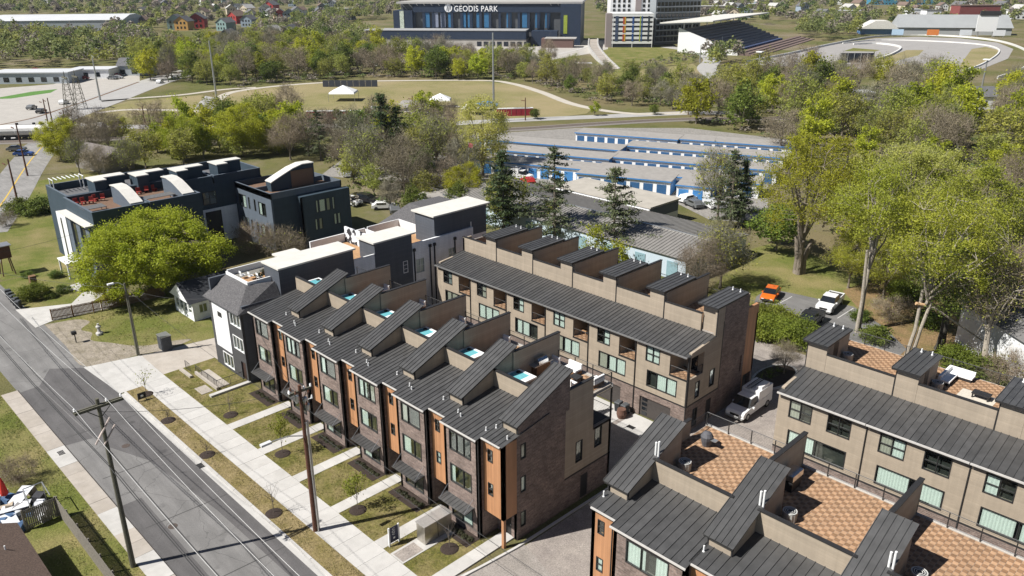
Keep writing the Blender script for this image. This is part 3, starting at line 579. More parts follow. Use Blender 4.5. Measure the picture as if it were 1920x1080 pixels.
    for side in (0, 1):
        x = U1 if side else U0; s = 1 if side else -1
        def W(s0, s1, z0, z1, holes=(), mat=TAN, nm='end_wall'):
            m = MB()
            if side: m.wall((x, s0), (0, 1), s1-s0, z0, z1, [(h[0]-s0, h[1]-s0, h[2], h[3]) for h in holes])
            else: m.wall((x, s1), (0, -1), s1-s0, z0, z1, [(s1-h[1], s1-h[0], h[2], h[3]) for h in holes])
            return m.build(nm, mat, t)
        hs = [(58.1, 58.85, 3.3, 5.0), (60.5, 61.35, 3.6, 5.4)]
        if A and side: hs.append((vf+.28, 59.25, 5.62, 7.82))
        W(vf+.28, 62.25, 2.87, 8.3, hs)
        for h in hs[:2]: window(t, (x, 0), (0, 1 if side else -1), *((h[0], h[1]) if side else (-h[1], -h[0])), h[2], h[3], (), fw=.06)
        m = MB(); pts = [(vf+.28, 8.3), (62.25, 8.3), (62.25, zt(vp)-.1), (vp, zt(vp)-.1)]; X = [(x, *p) for p in pts]; Y = [(x-.25*s, *p) for p in pts]; m.hexa(X if side else Y, Y if side else X); m.build('gable_infill', TAN, t)
        W(vp, 62.25, zt(vp)-.1, 10.45 if not (A and side) else 11.5)
        W(62.25, 66.7, 0, 11.45 if (A and side) else 9.9, [(66.0, 66.35, 3.2, 5.0)], BRICK); W(66.7, vb, 2.5, 9.9, (), WOOD, 'timber_bay')
        W(vf+.28, 62.25, 0, 2.87, [(58.0, 58.8, .3, 2.2), (60.3, 61.2, .1, 2.3)], BRICK)
        MB().box(min(x-.2*s, x-.06*s), max(x-.2*s, x-.06*s), 60.3, 61.2, .1, 2.3).build('side_door', TRIM, t); window(t, (x, 0), (0, 1 if side else -1), *((58.0, 58.8) if side else (-58.8, -58.0)), .3, 2.2, fw=.06)
        MB().box(min(x, x+.03*s), max(x, x+.03*s), vf, 62.25, 2.8, 2.93).build('band', TRIM, t); MB().box(min(x-.1*s, x+.02*s), max(x-.1*s, x+.02*s), 62.2, 62.3, 2.87, 9.9).build('corner_trim', TRIM, t)
        if A and side: MB().box(x-.16, x+.02, vf-.02, vf+.16, 2.87, 8.0).build('corner_post', TRIM, t); railing(t, [(x-.08, vf+.15), (x-.08, 59.2)], 5.62, .9, 7)
        MB().box(x-.16*s if side else x, x if side else x+.16, 66.75, 66.95, 0, 2.5).build('corner_post', WOOD, t)
    m = MB(); m.wall((U1, vb), (-1, 0), U1-U0, 0, 8.9, [(1.2+pitch*k, 3.4+pitch*k, z, z+1.7) for k in range(n) for z in (3.4, 6.3)]); m.build('rear_wall', BRICK, t)
    return t
front_row('townhouse_row', 'dark brick townhouse terrace with orange timber bays and hot tubs on its roof decks', -71.2, 6, 5.99, False, 0)
PANW[0] = .55
front_row('townhouse_row', 'townhouse terrace with wide checkered roof decks facing the tan rear terrace', -26.5, 4, 7.4, True, -.6)
PANW[0] = .46
rear_row('townhouse_row', 'tan terrace with open loggias beneath its roof and orange timber at its far corner', -70.5, 6, 5.93, 'A')
PANW[0] = .52
rear_row('townhouse_row', 'tan lap-sided terrace without loggias, its windows in pairs under a dark seam roof', -26.2, 4, 7.35, 'B')
# ============================================================= NEIGHBOURING HOUSES
CHAR = M_lap('charcoal_siding', (.060, .060, .063), .16); CHARB = M_lap('blue_charcoal_siding', (.080, .090, .108), .16); WSID = M_lap('white_siding', (.82, .83, .84), .2, var=.03, dark=.85); WBAT = M_lap('white_batten', (.74, .74, .74), .32, True, .82, var=.03, frac=.08)
SHING = M('grey_shingles', (.085, .082, .085), .9, .3, 5, c2=(.125, .12, .12), fine=9); WROOF = M('white_membrane', (.60, .58, .53), .7, .08, .4); DECK = M('deck_boards', (.40, .235, .12), .8, .25, 1.2)
NAVY = M_lap('navy_siding', (.030, .052, .072), .17, var=.04, dark=.85); SLATE = M_lap('slate_blue_siding', (.100, .125, .155), .17, var=.04, dark=.88); BLACK = M('black_pipe', (.02, .02, .022), .5, 0)
def mat_box(t, nm, mat, *b): return MB().box(*b).build(nm, mat, t)
UL, UR = -80.35, -73.15
# --- charcoal house with hipped shingle roof (first of three)
t = thing('modern_house', (-76.7, 40, 0), 'charcoal house with grey hipped shingle roof and a white boarded front panel', 'house')
fh = [(4.7, 7.05, 6.2, 7.7), (4.85, 7.1, 3.45, 5.05), (1.8, 4.15, .45, 2.1), (5.9, 6.9, .05, 2.25)]
MB().wall((UL, 32.9), (1, 0), UR-UL, 0, 8.05, fh).build('front_wall', CHAR, t)
for h in fh[:3]: window(t, (UL, 32.9), (1, 0), *h, (.33, .66), frame=WHITE, fw=.09)
d = mat_box(t, 'front_door', M('brown_door', (.05, .03, .025), .5, .1), UL+5.9, UL+6.9, 33.05, 33.12, .05, 2.25); MB().box(UL+6.72, UL+6.78, 32.98, 33.05, 1.0, 1.25).build('handle', CHROME, d)
m = MB()
m.box(UL+.75, UL+4.25, 32.83, 32.897, 2.5, 7.95)
wp = m.build('white_panel', WBAT, t); mat_box(wp, 'house_number_plate', TRIM, UL+2.0, UL+2.9, 32.79, 32.828, 6.3, 6.85)
MB().box(UL+.3, UR-.3, 33.3, 46.6, .05, 8.0).build('interior', INNER, t)
MB().wall((UR, 33.18), (0, 1), 13.75, 0, 8.7).build('side_wall', CHARB, t); MB().wall((UL, 46.9), (0, -1), 13.72, 0, 10.0).build('side_wall', CHARB, t)
e0, e1, ef, z0, z1 = UL-.45, UR+.35, 32.45, 8.0, 10.15
m = MB(); A, B, C, D = (e0, ef, z0), (e1, ef, z0), (e1, 37.6, z0), (e0, 37.6, z0); a, b, c, dd = (-79.75, 35.0, z1), (-75.0, 34.9, z1), (-74.0, 37.6, z1), (-79.75, 37.6, z1)
m.poly([A, B, b, a]); m.poly([B, C, c, b]); m.poly([D, A, a, dd]); m.poly([A, D, C, B]); ro = m.build('hip_roof', SHING, t)
MB().tube(A, B, .06, n=4).tube(B, C, .06, n=4).build('gutter', TRIM, ro)
pipes(t, [(-74.2, 35.3, 9.0, .35), (-73.7, 36.0, 8.8, .35)])
m = MB(); m.box(-79.75, -74.9, 34.95, 35.1, 10.0, 10.45); m.box(-79.75, -79.6, 35.1, 46.9, 9.6, 10.6); m.box(-75.0, -74.85, 35.1, 37.6, 9.6, 10.45); m.build('parapet', WHITE, t)
dk = mat_box(t, 'roof_deck', M('grey_deck', (.20, .19, .17), .9, .2), -79.6, -75.0, 35.1, 46.8, 9.7, 9.95); MB().box(-77.9, -75.02, 35.6, 39.5, 9.955, 9.99).build('deck_boards', DECK, dk)
mat_box(t, 'penthouse', CHARB, -76.3, UR+.01, 37.7, 46.95, 8.4, 11.6); mat_box(t, 'penthouse', WHITE, -77.6, -76.302, 39.75, 42.2, 9.9, 11.6)
m = MB(); m.prism([(-76.5, 37.5), (-72.85, 37.5), (-72.95, 47.2), (-76.5, 47.2), (-76.5, 42.4), (-77.9, 42.4), (-77.9, 39.6), (-76.5, 39.6)], 11.6, 11.78); m.build('flat_roof', WROOF, t)
# --- second house: white deck walls with black-and-white mural, charcoal stair tower
t = thing('modern_house', (-77, 51, 0), 'white and charcoal house with a black and white mural on its roof deck wall', 'house')
MB().box(-82.6, UR, 47.0, 55.1, 0, 9.3).build('lower_storeys', CHARB, t); MB().box(UR, UR+.02, 47.0, 49.8, 0, 10.2).build('white_bay', WSID, t)
m = MB(); m.box(UR-.2, UR, 47.0, 49.8, 9.3, 10.4); m.box(-82.6, -82.4, 47, 55, 9.3, 10.4); m.box(-82.4, -76.3, 54.9, 55.1, 9.3, 10.3); m.build('parapet', WHITE, t)
mu = mat_box(t, 'mural_wall', M('mural', (.72, .74, .76), .7, .05, 1.1, c2=(.03, .03, .035), lo=.50, hi=.53), -82.4, -76.4, 51.9, 52.1, 9.3, 11.3)
mat_box(t, 'roof_deck', DECK, -82.4, UR-.2, 47.0, 54.9, 9.3, 9.36)
MB().wall((UR+.03, 49.85), (0, 1), 5.35, 0, 11.6, [(3.9, 4.6, 7.0, 8.5)]).box(-76.2, UR-.25, 49.85, 55.2, 9.3, 11.6).build('stair_tower', CHARB, t); window(t, (UR+.03, 49.85), (0, 1), 3.9, 4.6, 7.0, 8.5, (), (.33, .66), frame=WHITE)
m = MB(); m.box(-76.5, -72.95, 49.6, 55.75, 11.6, 11.78); m.build('flat_roof', WROOF, t)
# --- third house: tall white wall with black downpipes, charcoal tower, small shingle roof
t = thing('modern_house', (-78, 62, 0), 'tall white house with black downpipes and a charcoal stair tower on its roof', 'house')
hw = [(.45, 1.8, 6.4, 8.3), (5.6, 6.9, 7.0, 8.5)]
MB().wall((UR, 55.2), (0, 1), 9.85, 0, 10.35, hw).build('side_wall', WSID, t)
for h in hw: window(t, (UR, 55.2), (0, 1), *h, (.5,), (.5,), frame=WHITE, fw=.08)
MB().box(-82.5, UR-.3, 55.2, 67.6, 0, 9.2).build('lower_storeys', WSID, t)
MB().box(-82.5, -75.8, 60.2, 60.35, 9.2, 10.5).box(-82.5, -82.35, 55.3, 60.2, 9.2, 10.5).build('parapet', WHITE, t); MB().box(-76.2, UR-.28, 64.9, 65.05, 9.2, 11.0).build('parapet', WHITE, t)
mat_box(t, 'roof_deck', DECK, -82.3, UR-.3, 55.3, 60.2, 9.2, 9.26)
mat_box(t, 'stair_tower', CHARB, -77.2, UR-.32, 59.0, 67.65, 9.2, 12.85); m = MB(); m.box(-77.6, UR-.05, 58.7, 68.1, 12.85, 13.03); m.build('flat_roof', WROOF, t)
m = MB(); m.hexa([(-87.5, 60.6, 8.8), (-77.3, 60.6, 8.8), (-77.3, 70.5, 8.8), (-87.5, 70.5, 8.8)], [(-86.3, 65, 11), (-80, 65, 11), (-80, 70.4, 11), (-86.3, 70.4, 11)]); m.build('shingle_roof', SHING, t)
MB().box(-87, -77.4, 61, 70.2, 0, 8.8).build('rear_wing', WSID, t)
for v in (55.45, 57.9, 58.6, 61.9): MB().tube((UR+.08, v, .3 if v < 61 else 7.6), (UR+.08, v, 9.6), .09, n=6).box(UR+.0, UR+.22, v-.16, v+.16, 9.4, 9.75).build('downpipe', BLACK, t)
m = MB()
for k in range(18): q = 2*math.pi*k/18; m.tube((-77.4+.6*math.cos(q), 60.17, 10.0+.6*math.sin(q)), (-77.4+.6*math.cos(q+.35), 60.17, 10.0+.6*math.sin(q+.35)), .06, n=5)
m.build('ring_ornament', TRIM, t)
# --- white bungalow under the big tree
t = thing('bungalow', (-97, 41, 0), 'small white bungalow with dark roof half hidden under the big round tree', 'house')
x0, x1, y0, y1 = -98.6, -93.2, 36.0, 46.0
hb = [(.4+1.25*k, 1.35+1.25*k, .9, 2.1) for k in range(4)]
MB().wall((x0, y0), (1, 0), x1-x0, 0, 2.6, hb).wall((x1, y0+.28), (0, 1), y1-y0-.28, 0, 2.6, [(.5, 1.6, .9, 2.1), (2.2, 3.3, .9, 2.1)]).wall((x0, y1), (0, -1), y1-y0-.28, 0, 2.6).build('wall', WSID, t); MB().box(x0+.3, x1-.3, y0+.3, y1, .02, 2.5).build('interior', INNER, t)
for h in hb: window(t, (x0, y0), (1, 0), *h, (), (.5,), frame=WHITE)
for h in ((.78, 1.88, .9, 2.1), (2.48, 3.58, .9, 2.1)): window(t, (x1, y0), (0, 1), *h, (.5,), frame=WHITE)
xm = (x0+x1)/2; m = MB(); m.hexa([(x0-.5, y0-.5, 2.55), (x1+.5, y0-.5, 2.55), (x1+.5, y1, 2.55), (x0-.5, y1, 2.55)], [(xm-.02, y0-.5, 4.6), (xm+.02, y0-.5, 4.6), (xm+.02, y1, 4.6), (xm-.02, y1, 4.6)]); m.build('gable_roof', M('dark_shingles', (.035, .037, .042), .9, .25, 5), t)
MB().poly([(x0+.05, y0-.52, 2.6), (x1-.05, y0-.52, 2.6), (xm, y0-.52, 4.45)]).build('gable_end', WSID, t)
# --- navy rowhouse block
t = thing('navy_rowhouses', (-124, 42, 0), 'navy rowhouse block with furnished roof decks, white stair roofs and a white front panel', 'building')
MB().box(-134.9, -125.1, 33.0, 48.0, 0, 9.7).box(-125.0, -113.4, 32.5, 47.6, 0, 9.7).box(-133.5, -122.3, 48.05, 62.0, 0, 9.5).build('body', NAVY, t)
def ring(u0, u1, v0, v1, za, zb, w=.22):
    m = MB(); m.box(u0, u1, v0, v0+w, za, zb); m.box(u0, u1, v1-w, v1, za, zb); m.box(u0, u0+w, v0+w, v1-w, za, zb); m.box(u1-w, u1, v0+w, v1-w, za, zb); p = m.build('parapet', NAVY, t)
    m = MB(); k = .03; z = zb
    for b in ((u0-k, u1+k, v0-k, v0+w+k), (u0-k, u1+k, v1-w-k, v1+k), (u0-k, u0+w+k, v0+w+k, v1-w-k), (u1-w-k, u1+k, v0+w+k, v1-w-k)): m.box(*b, z, z+.06)
    m.build('coping', SLATE, p); return p
for r in ((-124.98, -113.42, 32.52, 40.0), (-124.98, -113.42, 40.25, 47.58), (-134.88, -125.3, 33.02, 41.6), (-134.88, -125.3, 41.9, 47.98), (-133.4, -122.35, 48.2, 53.6), (-133.4, -122.35, 53.9, 61.9)): ring(*r, 9.5, 10.75)
m = MB(); m.box(-124.7, -113.7, 32.8, 39.7, 9.7, 9.73); m.box(-124.7, -113.7, 40.5, 47.3, 9.7, 9.73); m.build('deck_boards', M('brown_deck', (.17, .105, .07), .85, .2), t)
m = MB(); m.box(-134.6, -125.6, 33.3, 41.3, 9.7, 9.73); m.box(-134.6, -125.6, 42.2, 47.7, 9.7, 9.73); m.box(-133.1, -122.6, 48.5, 53.3, 9.5, 9.53); m.box(-133.1, -122.6, 54.2, 61.6, 9.5, 9.53); m.build('roof_membrane', M('grey_membrane', (.13, .13, .135), .9, .2), t)
for vv in (37.8, 45.2):    # curved white roofs over the front stairs
    m = MB(); k = [(-121.2, 12.35), (-119.4, 12.45), (-117.6, 12.2), (-116.0, 11.7), (-113.9, 10.95)]
    for a, b in zip(k[:-1], k[1:]): m.hexa([(a[0], vv, a[1]-.12), (b[0], vv, b[1]-.12), (b[0], vv+1.75, b[1]-.12), (a[0], vv+1.75, a[1]-.12)], [(a[0], vv, a[1]), (b[0], vv, b[1]), (b[0], vv+1.75, b[1]), (a[0], vv+1.75, a[1])])
    m.build('stair_roof', WROOF, t); m = MB()
    for a, b in zip(k[:-1], k[1:]): m.hexa([(a[0], vv+.15, 9.7), (b[0], vv+.15, 9.7), (b[0], vv+1.6, 9.7), (a[0], vv+1.6, 9.7)], [(a[0], vv+.15, a[1]-.13), (b[0], vv+.15, b[1]-.13), (b[0], vv+1.6, b[1]-.13), (a[0], vv+1.6, a[1]-.13)])
    m.build('stair_house', SLATE, t)
for (u0, u1, v0, v1) in ((-128.6, -126.6, 36.9, 42.0), (-127.2, -125.4, 42.6, 47.4), (-126.0, -124.2, 48.2, 53.2), (-126.2, -124.4, 54.8, 59.8)):
    mat_box(t, 'stair_house', NAVY, u0+.15, u1-.15, v0+.15, v1-.15, 9.5, 12.2); m = MB(); m.box(u0, u1, v0, v1, 12.2, 12.35); m.box(u1, u1+1.6, v0, v0+1.9, 12.2, 12.35); m.build('stair_roof', WROOF, t); mat_box(t, 'stair_house', NAVY, u1-.1, u1+1.5, v0+.15, v0+1.75, 9.5, 12.19)
m = MB(); m.box(-131.5, -127.2, 32.78, 32.99, .2, 7.4); m.build('white_panel', WBAT, t); mat_box(t, 'tall_window', CARGLASS, -129.6, -129.2, 32.7, 32.775, 1, 6.8)
for k in range(3): mat_box(t, 'pilaster', SLATE, -124.6+3.9*k, -123.0+3.9*k, 32.25, 32.49, 0, 8.9); mat_box(t, 'tall_window', CARGLASS, -122.7+3.9*k, -121.3+3.9*k, 32.4, 32.49, 1, 7.5)
mat_box(t, 'porch_roof', WROOF, -124.8, -113.3, 31.3, 32.49, 8.9, 9.05); mat_box(t, 'entrance_canopy', WHITE, -124.5, -120.5, 29.9, 32.24, 2.2, 2.35); MB().box(-124.4, -124.2, 30.0, 30.2, 0, 2.2).box(-120.8, -120.6, 30.0, 30.2, 0, 2.2).build('canopy_post', WHITE, t)
# recess between the two navy masses
mat_box(t, 'white_lower_wall', WSID, -122.29, -122.12, 48.1, 57.0, 0, 5.6); mat_box(t, 'portal', TRIM, -122.1, -122.03, 51.6, 54.2, 0, 5.2); window(t, (-122.24, 48), (0, 1), 3.6, 5.8, 6.3, 8.4, (.5,), (.5,), frame=TRIM, curtain=[(.05, .95)])
# --- slate-blue corner house
t = thing('slate_house', (-116.5, 63.5, 0), 'slate blue corner house with curved white roof over its stair', 'building')
hB = [(.9, 3.3, 5.5, 7.6), (4.0, 4.5, 5.6, 7.5), (5.9, 6.4, 5.6, 7.5), (7.3, 9.6, 5.3, 7.4), (1.1, 3.4, 1.9, 3.9), (4.2, 4.7, 2, 3.8), (6.0, 6.5, 2, 3.8), (7.4, 9.6, 1.7, 3.7)]
MB().wall((-122.1, 57.1), (1, 0), 11.5, 0, 9.3, hB).build('front_wall', SLATE, t)
for h in hB: window(t, (-122.1, 57.1), (1, 0), *h, (.5,) if h[1]-h[0] > 1 else (), frame=TRIM, curtain=curt(.8))
MB().wall((-110.6, 57.38), (0, 1), 12.4, 0, 9.3).build('side_wall', NAVY, t); MB().wall((-122.1, 69.8), (0, -1), 12.4, 0, 9.3).build('side_wall', NAVY, t); MB().box(-121.7, -110.95, 57.45, 69.7, .05, 8.4).build('interior', INNER, t)
hS = [(2.6, 3.0, 5.2, 7.2), (3.2, 4.3, 5.2, 7.2), (4.5, 5.2, 5.2, 7.2), (5.6, 6.0, 5.2, 7.2), (2.2, 2.6, 2.4, 4.2), (2.9, 3.5, 2.4, 4.2), (5.7, 6.2, 2.6, 4.4), (6.4, 6.9, 2.6, 4.4)]
m = MB(); m.wall((-109.4, 61.5), (0, 1), 9.0, 0, 8.1, hS); m.wall((-110.58, 61.5), (1, 0), 1.18, 0, 8.1); m.box(-110.6, -109.4, 61.5, 70.5, 8.1, 8.2); m.build('side_bay', NAVY, t)
for h in hS: window(t, (-109.4, 61.5), (0, 1), *h, frame=TRIM, curtain=[(.05, .95)], fw=.05)
m = MB(); m.box(-122.1, -110.6, 57.1, 57.3, 8.4, 9.35); m.box(-122.1, -110.6, 69.6, 69.82, 8.4, 9.35); m.box(-122.12, -121.9, 57.3, 69.6, 8.4, 9.35); m.box(-110.8, -110.58, 57.3, 69.6, 8.4, 9.35); m.box(-116.4, -116.2, 57.3, 69.6, 8.4, 9.2); m.build('parapet', SLATE, t)
mat_box(t, 'roof_deck', M('brown_deck', (.17, .105, .07), .85, .2), -121.9, -110.8, 57.3, 69.6, 8.4, 8.44)
m = MB(); k = [(59.6, 9.9), (61.5, 10.7), (63.5, 11.5), (65.3, 11.95), (67.5, 11.9)]
for a, b in zip(k[:-1], k[1:]): m.hexa([(-116.6, a[0], a[1]), (-114.6, a[0], a[1]), (-114.6, b[0], b[1]), (-116.6, b[0], b[1])], [(-116.6, a[0], a[1]+.14), (-114.6, a[0], a[1]+.14), (-114.6, b[0], b[1]+.14), (-116.6, b[0], b[1]+.14)])
m.build('curved_stair_roof', WROOF, t); m = MB()
for a, b in zip(k[:-1], k[1:]): m.hexa([(-116.4, a[0], 8.44), (-114.8, a[0], 8.44), (-114.8, b[0], 8.44), (-116.4, b[0], 8.44)], [(-116.4, a[0], a[1]-.01), (-114.8, a[0], a[1]-.01), (-114.8, b[0], b[1]-.01), (-116.4, b[0], b[1]-.01)])
m.build('stair_house', NAVY, t); mat_box(t, 'timber_screen', M('brown_screen', (.19, .12, .075), .8, .3, 5), -114.78, -114.7, 63.2, 67.2, 8.5, 11.2)
# ============================================================= STREET THINGS
# --- utility poles and wires
def pole(px, py, h, r, mat, label, arms=(), rz=0, extra=None, name='utility_pole'):
    b = G(px, py); t = thing(name, b, label, 'pole'); MB().tube((*b[:2], 0), (*b[:2], h), r, r*.62, 10).build('pole', mat, t)
    for z, half in arms:
        m = MB(); m.box(b[0]-.06, b[0]+.06, b[1]-half, b[1]+half, z-.09, z+.09); m.box(b[0]+.18, b[0]+.30, b[1]-half, b[1]+half, z-.09, z+.09) if half > 1.4 else None
        m.tube((b[0]+.1, b[1], z-.9), (b[0]+.1, b[1]+half*.6, z), .03, n=4); m.tube((b[0]+.1, b[1], z-.9), (b[0]+.1, b[1]-half*.6, z), .03, n=4); a = m.build('crossarm', POLEWOOD, t)
        for s in (-.95, .35, .95): MB().lathe((b[0]+.05, b[1]+half*s, z+.09), [(.04, 0), (.09, .06), (.05, .12), (.09, .18), (.03, .26)], 8).build('insulator', WHITE, a)
    if extra: extra(t, b)
    return b
def brackets(t, b):
    for dx, dy, z in ((-.2, .15, 11.4), (.15, -.2, 11.2), (.1, .3, 10.9)): MB().tube((b[0]+dx, b[1]+dy-.5, z-.5), (b[0]+dx, b[1]+dy+.45, z+.75), .06, n=6).build('standoff_bracket', M('pinkish_fibreglass', (.50, .42, .38), .6, .1), t)
P1 = pole(250, 1062, 13.9, .20, POLEWOOD, 'weathered grey utility pole with long crossarm beside the old concrete walk', [(13.4, 1.55)], extra=brackets)
def lamp_arm(t, b):
    MB().path([(b[0], b[1], 8.6), (b[0]-.2, b[1]-1.2, 9.0), (b[0]-.35, b[1]-2.6, 9.05)], .05, 5).build('lamp_arm', GALV, t); m = MB(); m.box(b[0]-.52, b[0]-.2, b[1]-3.3, b[1]-2.5, 8.95, 9.12); m.build('lamp_head', M('lamp_grey', (.6, .6, .6), .4, .05), t)
    for dx, dy in ((.26, .1), (.1, .3)): MB().tube((b[0]+dx, b[1]+dy, 0), (b[0]+dx, b[1]+dy, 9.8), .055, n=6).build('conduit', GALV, t)
    for z, s in ((11.2, .3), (11.6, -.35), (10.6, .45)): MB().lathe((b[0]+.1, b[1]+s, z), [(.1, 0), (.16, .05), (.16, .5), (.08, .6)], 8).build('cutout_switch', GALV, t)
    for k in range(7): a = k*.9; MB().tube((b[0], b[1], 11.3+.18*k), (b[0]+.8*math.cos(a), b[1]+.8*math.sin(a), 11.55+.16*k), .03, n=4).lathe((b[0]+.8*math.cos(a), b[1]+.8*math.sin(a), 11.5+.16*k), [(.05, 0), (.09, .08), (.04, .3)], 6).build('insulator', WHITE if k % 2 else POLERED, t)
P2 = pole(592, 997, 12.8, .19, POLERED, 'reddish brown utility pole with street lamp arm and conduits on the verge', [(12.3, .9)], extra=lamp_arm)
def lampc(t, b): MB().path([(b[0], b[1], 8.5), (b[0]-.3, b[1]-.5, 8.9), (b[0]-.5, b[1]-1.0, 8.9)], .04, 5).build('lamp_arm', GALV, t); MB().box(b[0]-.65, b[0]-.35, b[1]-1.6, b[1]-.95, 8.82, 8.98).build('lamp_head', WHITE, t); MB().tube((b[0]+.35, b[1]+.05, 0), (b[0]+.2, b[1]+.05, 7.4), .06, n=6).build('guy_strut', POLEWOOD, t)
pole(259, 666, 8.8, .17, POLEWOOD, 'short weathered pole with small lamp at the edge of the vacant lot', extra=lampc)
PF = (-113.0, 14.0, 13.4); PN = (-4.0, 13.2, 13.2)
def wire(a, b, sag, r, label, mat, n=26):
    a = np.array(a, float); b = np.array(b, float); pts = [a+(b-a)*k/n-np.array((0, 0, sag*4*(k/n)*(1-k/n))) for k in range(n+1)]
    o = MB().path(pts, r, 4).build('power_line', mat, None, base=tuple(a)); return tag(o, label, 'wire', 'wires strung along the street')
WIREL = M('bright_conductor', (.50, .49, .47), .4, .05, 1, .3); WIRED = M('dark_cable', (.03, .03, .03), .6, 0)
LB = 'bare bright conductor strung from the long crossarm above the street'
for s in (-1.45, .55, 1.45):
    wire((P1[0], P1[1]+s, 13.72), (PF[0], PF[1]+s*1.0, 13.6), 1.3, .017, LB, WIREL); wire((P1[0], P1[1]+s, 13.72), (PN[0], PN[1]+s, 13.4), 1.1, .017, LB, WIREL)
for z, o in ((9.6, .2), (8.8, -.2), (8.1, .2)):
    wire((P1[0], P1[1]+o, z), (PF[0], PF[1]+o, z), 1.0, .03, 'dark telephone cable hung below the crossarm along the street', WIRED); wire((P1[0], P1[1]+o, z), (PN[0], PN[1]+o, z), .9, .03, 'dark telephone cable hung below the crossarm along the street', WIRED)
wire((P2[0], P2[1], 12.4), (P1[0], P1[1], 12.9), .5, .016, 'thin dark cable crossing the street between the two utility poles', WIRED)
for a_, b_ in (((PF[0], PF[1], 9.2), (-88.55, 27.25, 8.2)), ((-88.55, 27.25, 8.2), (-80.2, 34, 7.6)), ((PF[0], PF[1], 8.6), (-113.5, 32.4, 8.8)), ((P2[0], P2[1], 11.9), (-71, 33.2, 8.2)), ((P2[0], P2[1], 11.2), (-4, 25, 11.0)), ((P2[0], P2[1], 10.4), (-88.55, 27.25, 8.3)), ((P2[0], P2[1], 9.8), (-4, 25, 9.8))):
    wire(a_, b_, .7, .016, 'thin dark service cable running from a pole to a house or the next pole', WIRED)
# --- mulch rings, saplings, shrubs
def sapling(u, v, h, seed, leafy, lab, z=.1):
    r = random.Random(seed); t = thing('sapling', (u, v, z), lab, 'sapling'); m = MB(); m.tube((u, v, z), (u, v, z+h*.45), .035, .025, 6); tips = []
    for k in range(9):
        a = r.uniform(0, 6.28); z0 = z+h*r.uniform(.28, .6); e = (u+math.cos(a)*h*r.uniform(.12, .25), v+math.sin(a)*h*r.uniform(.12, .25), z0+h*r.uniform(.15, .4)); m.tube((u, v, z0), e, .018, .006, 4, 0, False); tips.append(e)
        for q in range(3): e2 = (e[0]+r.uniform(-.25, .25), e[1]+r.uniform(-.25, .25), e[2]+r.uniform(0, .35)); m.tube(e, e2, .007, .004, 3, 0, False); tips.append(e2)
    m.tube((u, v, z+h*.45), (u, v, z+h*.95), .025, .006, 5); m.build('stem', TWIG, t)
    if leafy:
        q = MB()
        for e in tips:
            for _ in range(leafy): c = np.array(e)+np.array([r.gauss(0, .2), r.gauss(0, .2), r.gauss(0, .22)]); d1 = np.array([r.gauss(0, 1) for _ in range(3)]); d1 /= np.linalg.norm(d1); d2 = np.cross(d1, (r.gauss(0, 1), r.gauss(0, 1), 1)); d2 /= np.linalg.norm(d2); s = r.uniform(.05, .1); q.poly([c-d1*s, c+d2*s*.7, c+d1*s, c-d2*s*.7])
        q.build('foliage', LEAF_Y, t)
    m = MB(); n = 16; prof = [(.75, -.03), (.62, .06), (.35, .12), (.1, .12)]; m.lathe((u, v, z), prof, n); w = m.build('mulch_ring', MULCH, t)
    return t
LEAF_Y = M_leaf('sapling_leaf', (.20, .24, .025), (.26, .28, .04))
sapling(-68.3, 28.4, 2.6, 1, 0, 'bare sapling in a mulch ring beside the ramp of the charcoal house')
sapling(-58.5, 28.5, 3.6, 2, 22, 'yellow-green leafy sapling on the lawn behind the brown utility pole')
sapling(-46.86, 28.6, 3.3, 3, 20, 'leafy sapling on the lawn crossed by the long pole shadow')
sapling(-38.1, 30.8, 2.2, 4, 0, 'bare sapling beside the steel box on the last lawn')
sapling(-63.15, 23.6, 1.6, 5, 0, 'low bare sapling in a mulch ring midway along the verge'); sapling(-51.26, 23.6, 2.9, 6, 0, 'tall bare sapling on the verge close to the brown pole'); sapling(-71.6, 23.6, 1.2, 7, 0, 'stunted bare sapling on the verge near the driveway apron'); sapling(-78.4, 24.2, 3.0, 8, 2, 'bare budding sapling at the driveway corner of the verge')
bush = M_leaf('shrub_leaf', (.055, .060, .030), (.085, .085, .045))
def blob(m, c, r, n, s, rr):
    for _ in range(n):
        d = np.array([rr.gauss(0, 1) for _ in range(3)]); d /= np.linalg.norm(d); d[2] = abs(d[2]); p = np.array(c)+d*np.array((r, r, r*.8))*rr.uniform(.6, 1.0); a = np.array([rr.gauss(0, 1) for _ in range(3)]); a /= np.linalg.norm(a); b = np.cross(a, d); b /= (np.linalg.norm(b)+1e-6); q = s*rr.uniform(.6, 1.3); m.poly([p-a*q, p+b*q*.7, p+a*q, p-b*q*.7])
rr = random.Random(5); q = MB(); blob(q, (0, 0, 0), .3, 170, .06, rr); SHR = q.mesh('shrub', bush)
for k in range(6):
    b0 = -71.2+5.99*k; bed = MB().box(b0+.1, b0+3.95, 31.75, 33.15, .0, .11); o = struct('planting_bed', bed, MULCH)
    for j in range(6): tag(inst(SHR, 'shrub', None, (b0+.75+.55*j, 32.45+.1*(j % 2), .11), rr.uniform(0, 6), rr.uniform(.8, 1.15)), 'small clipped grey-green shrub in the mulch bed under a brick bay', 'shrub', 'foundation shrubs of the brick terrace')
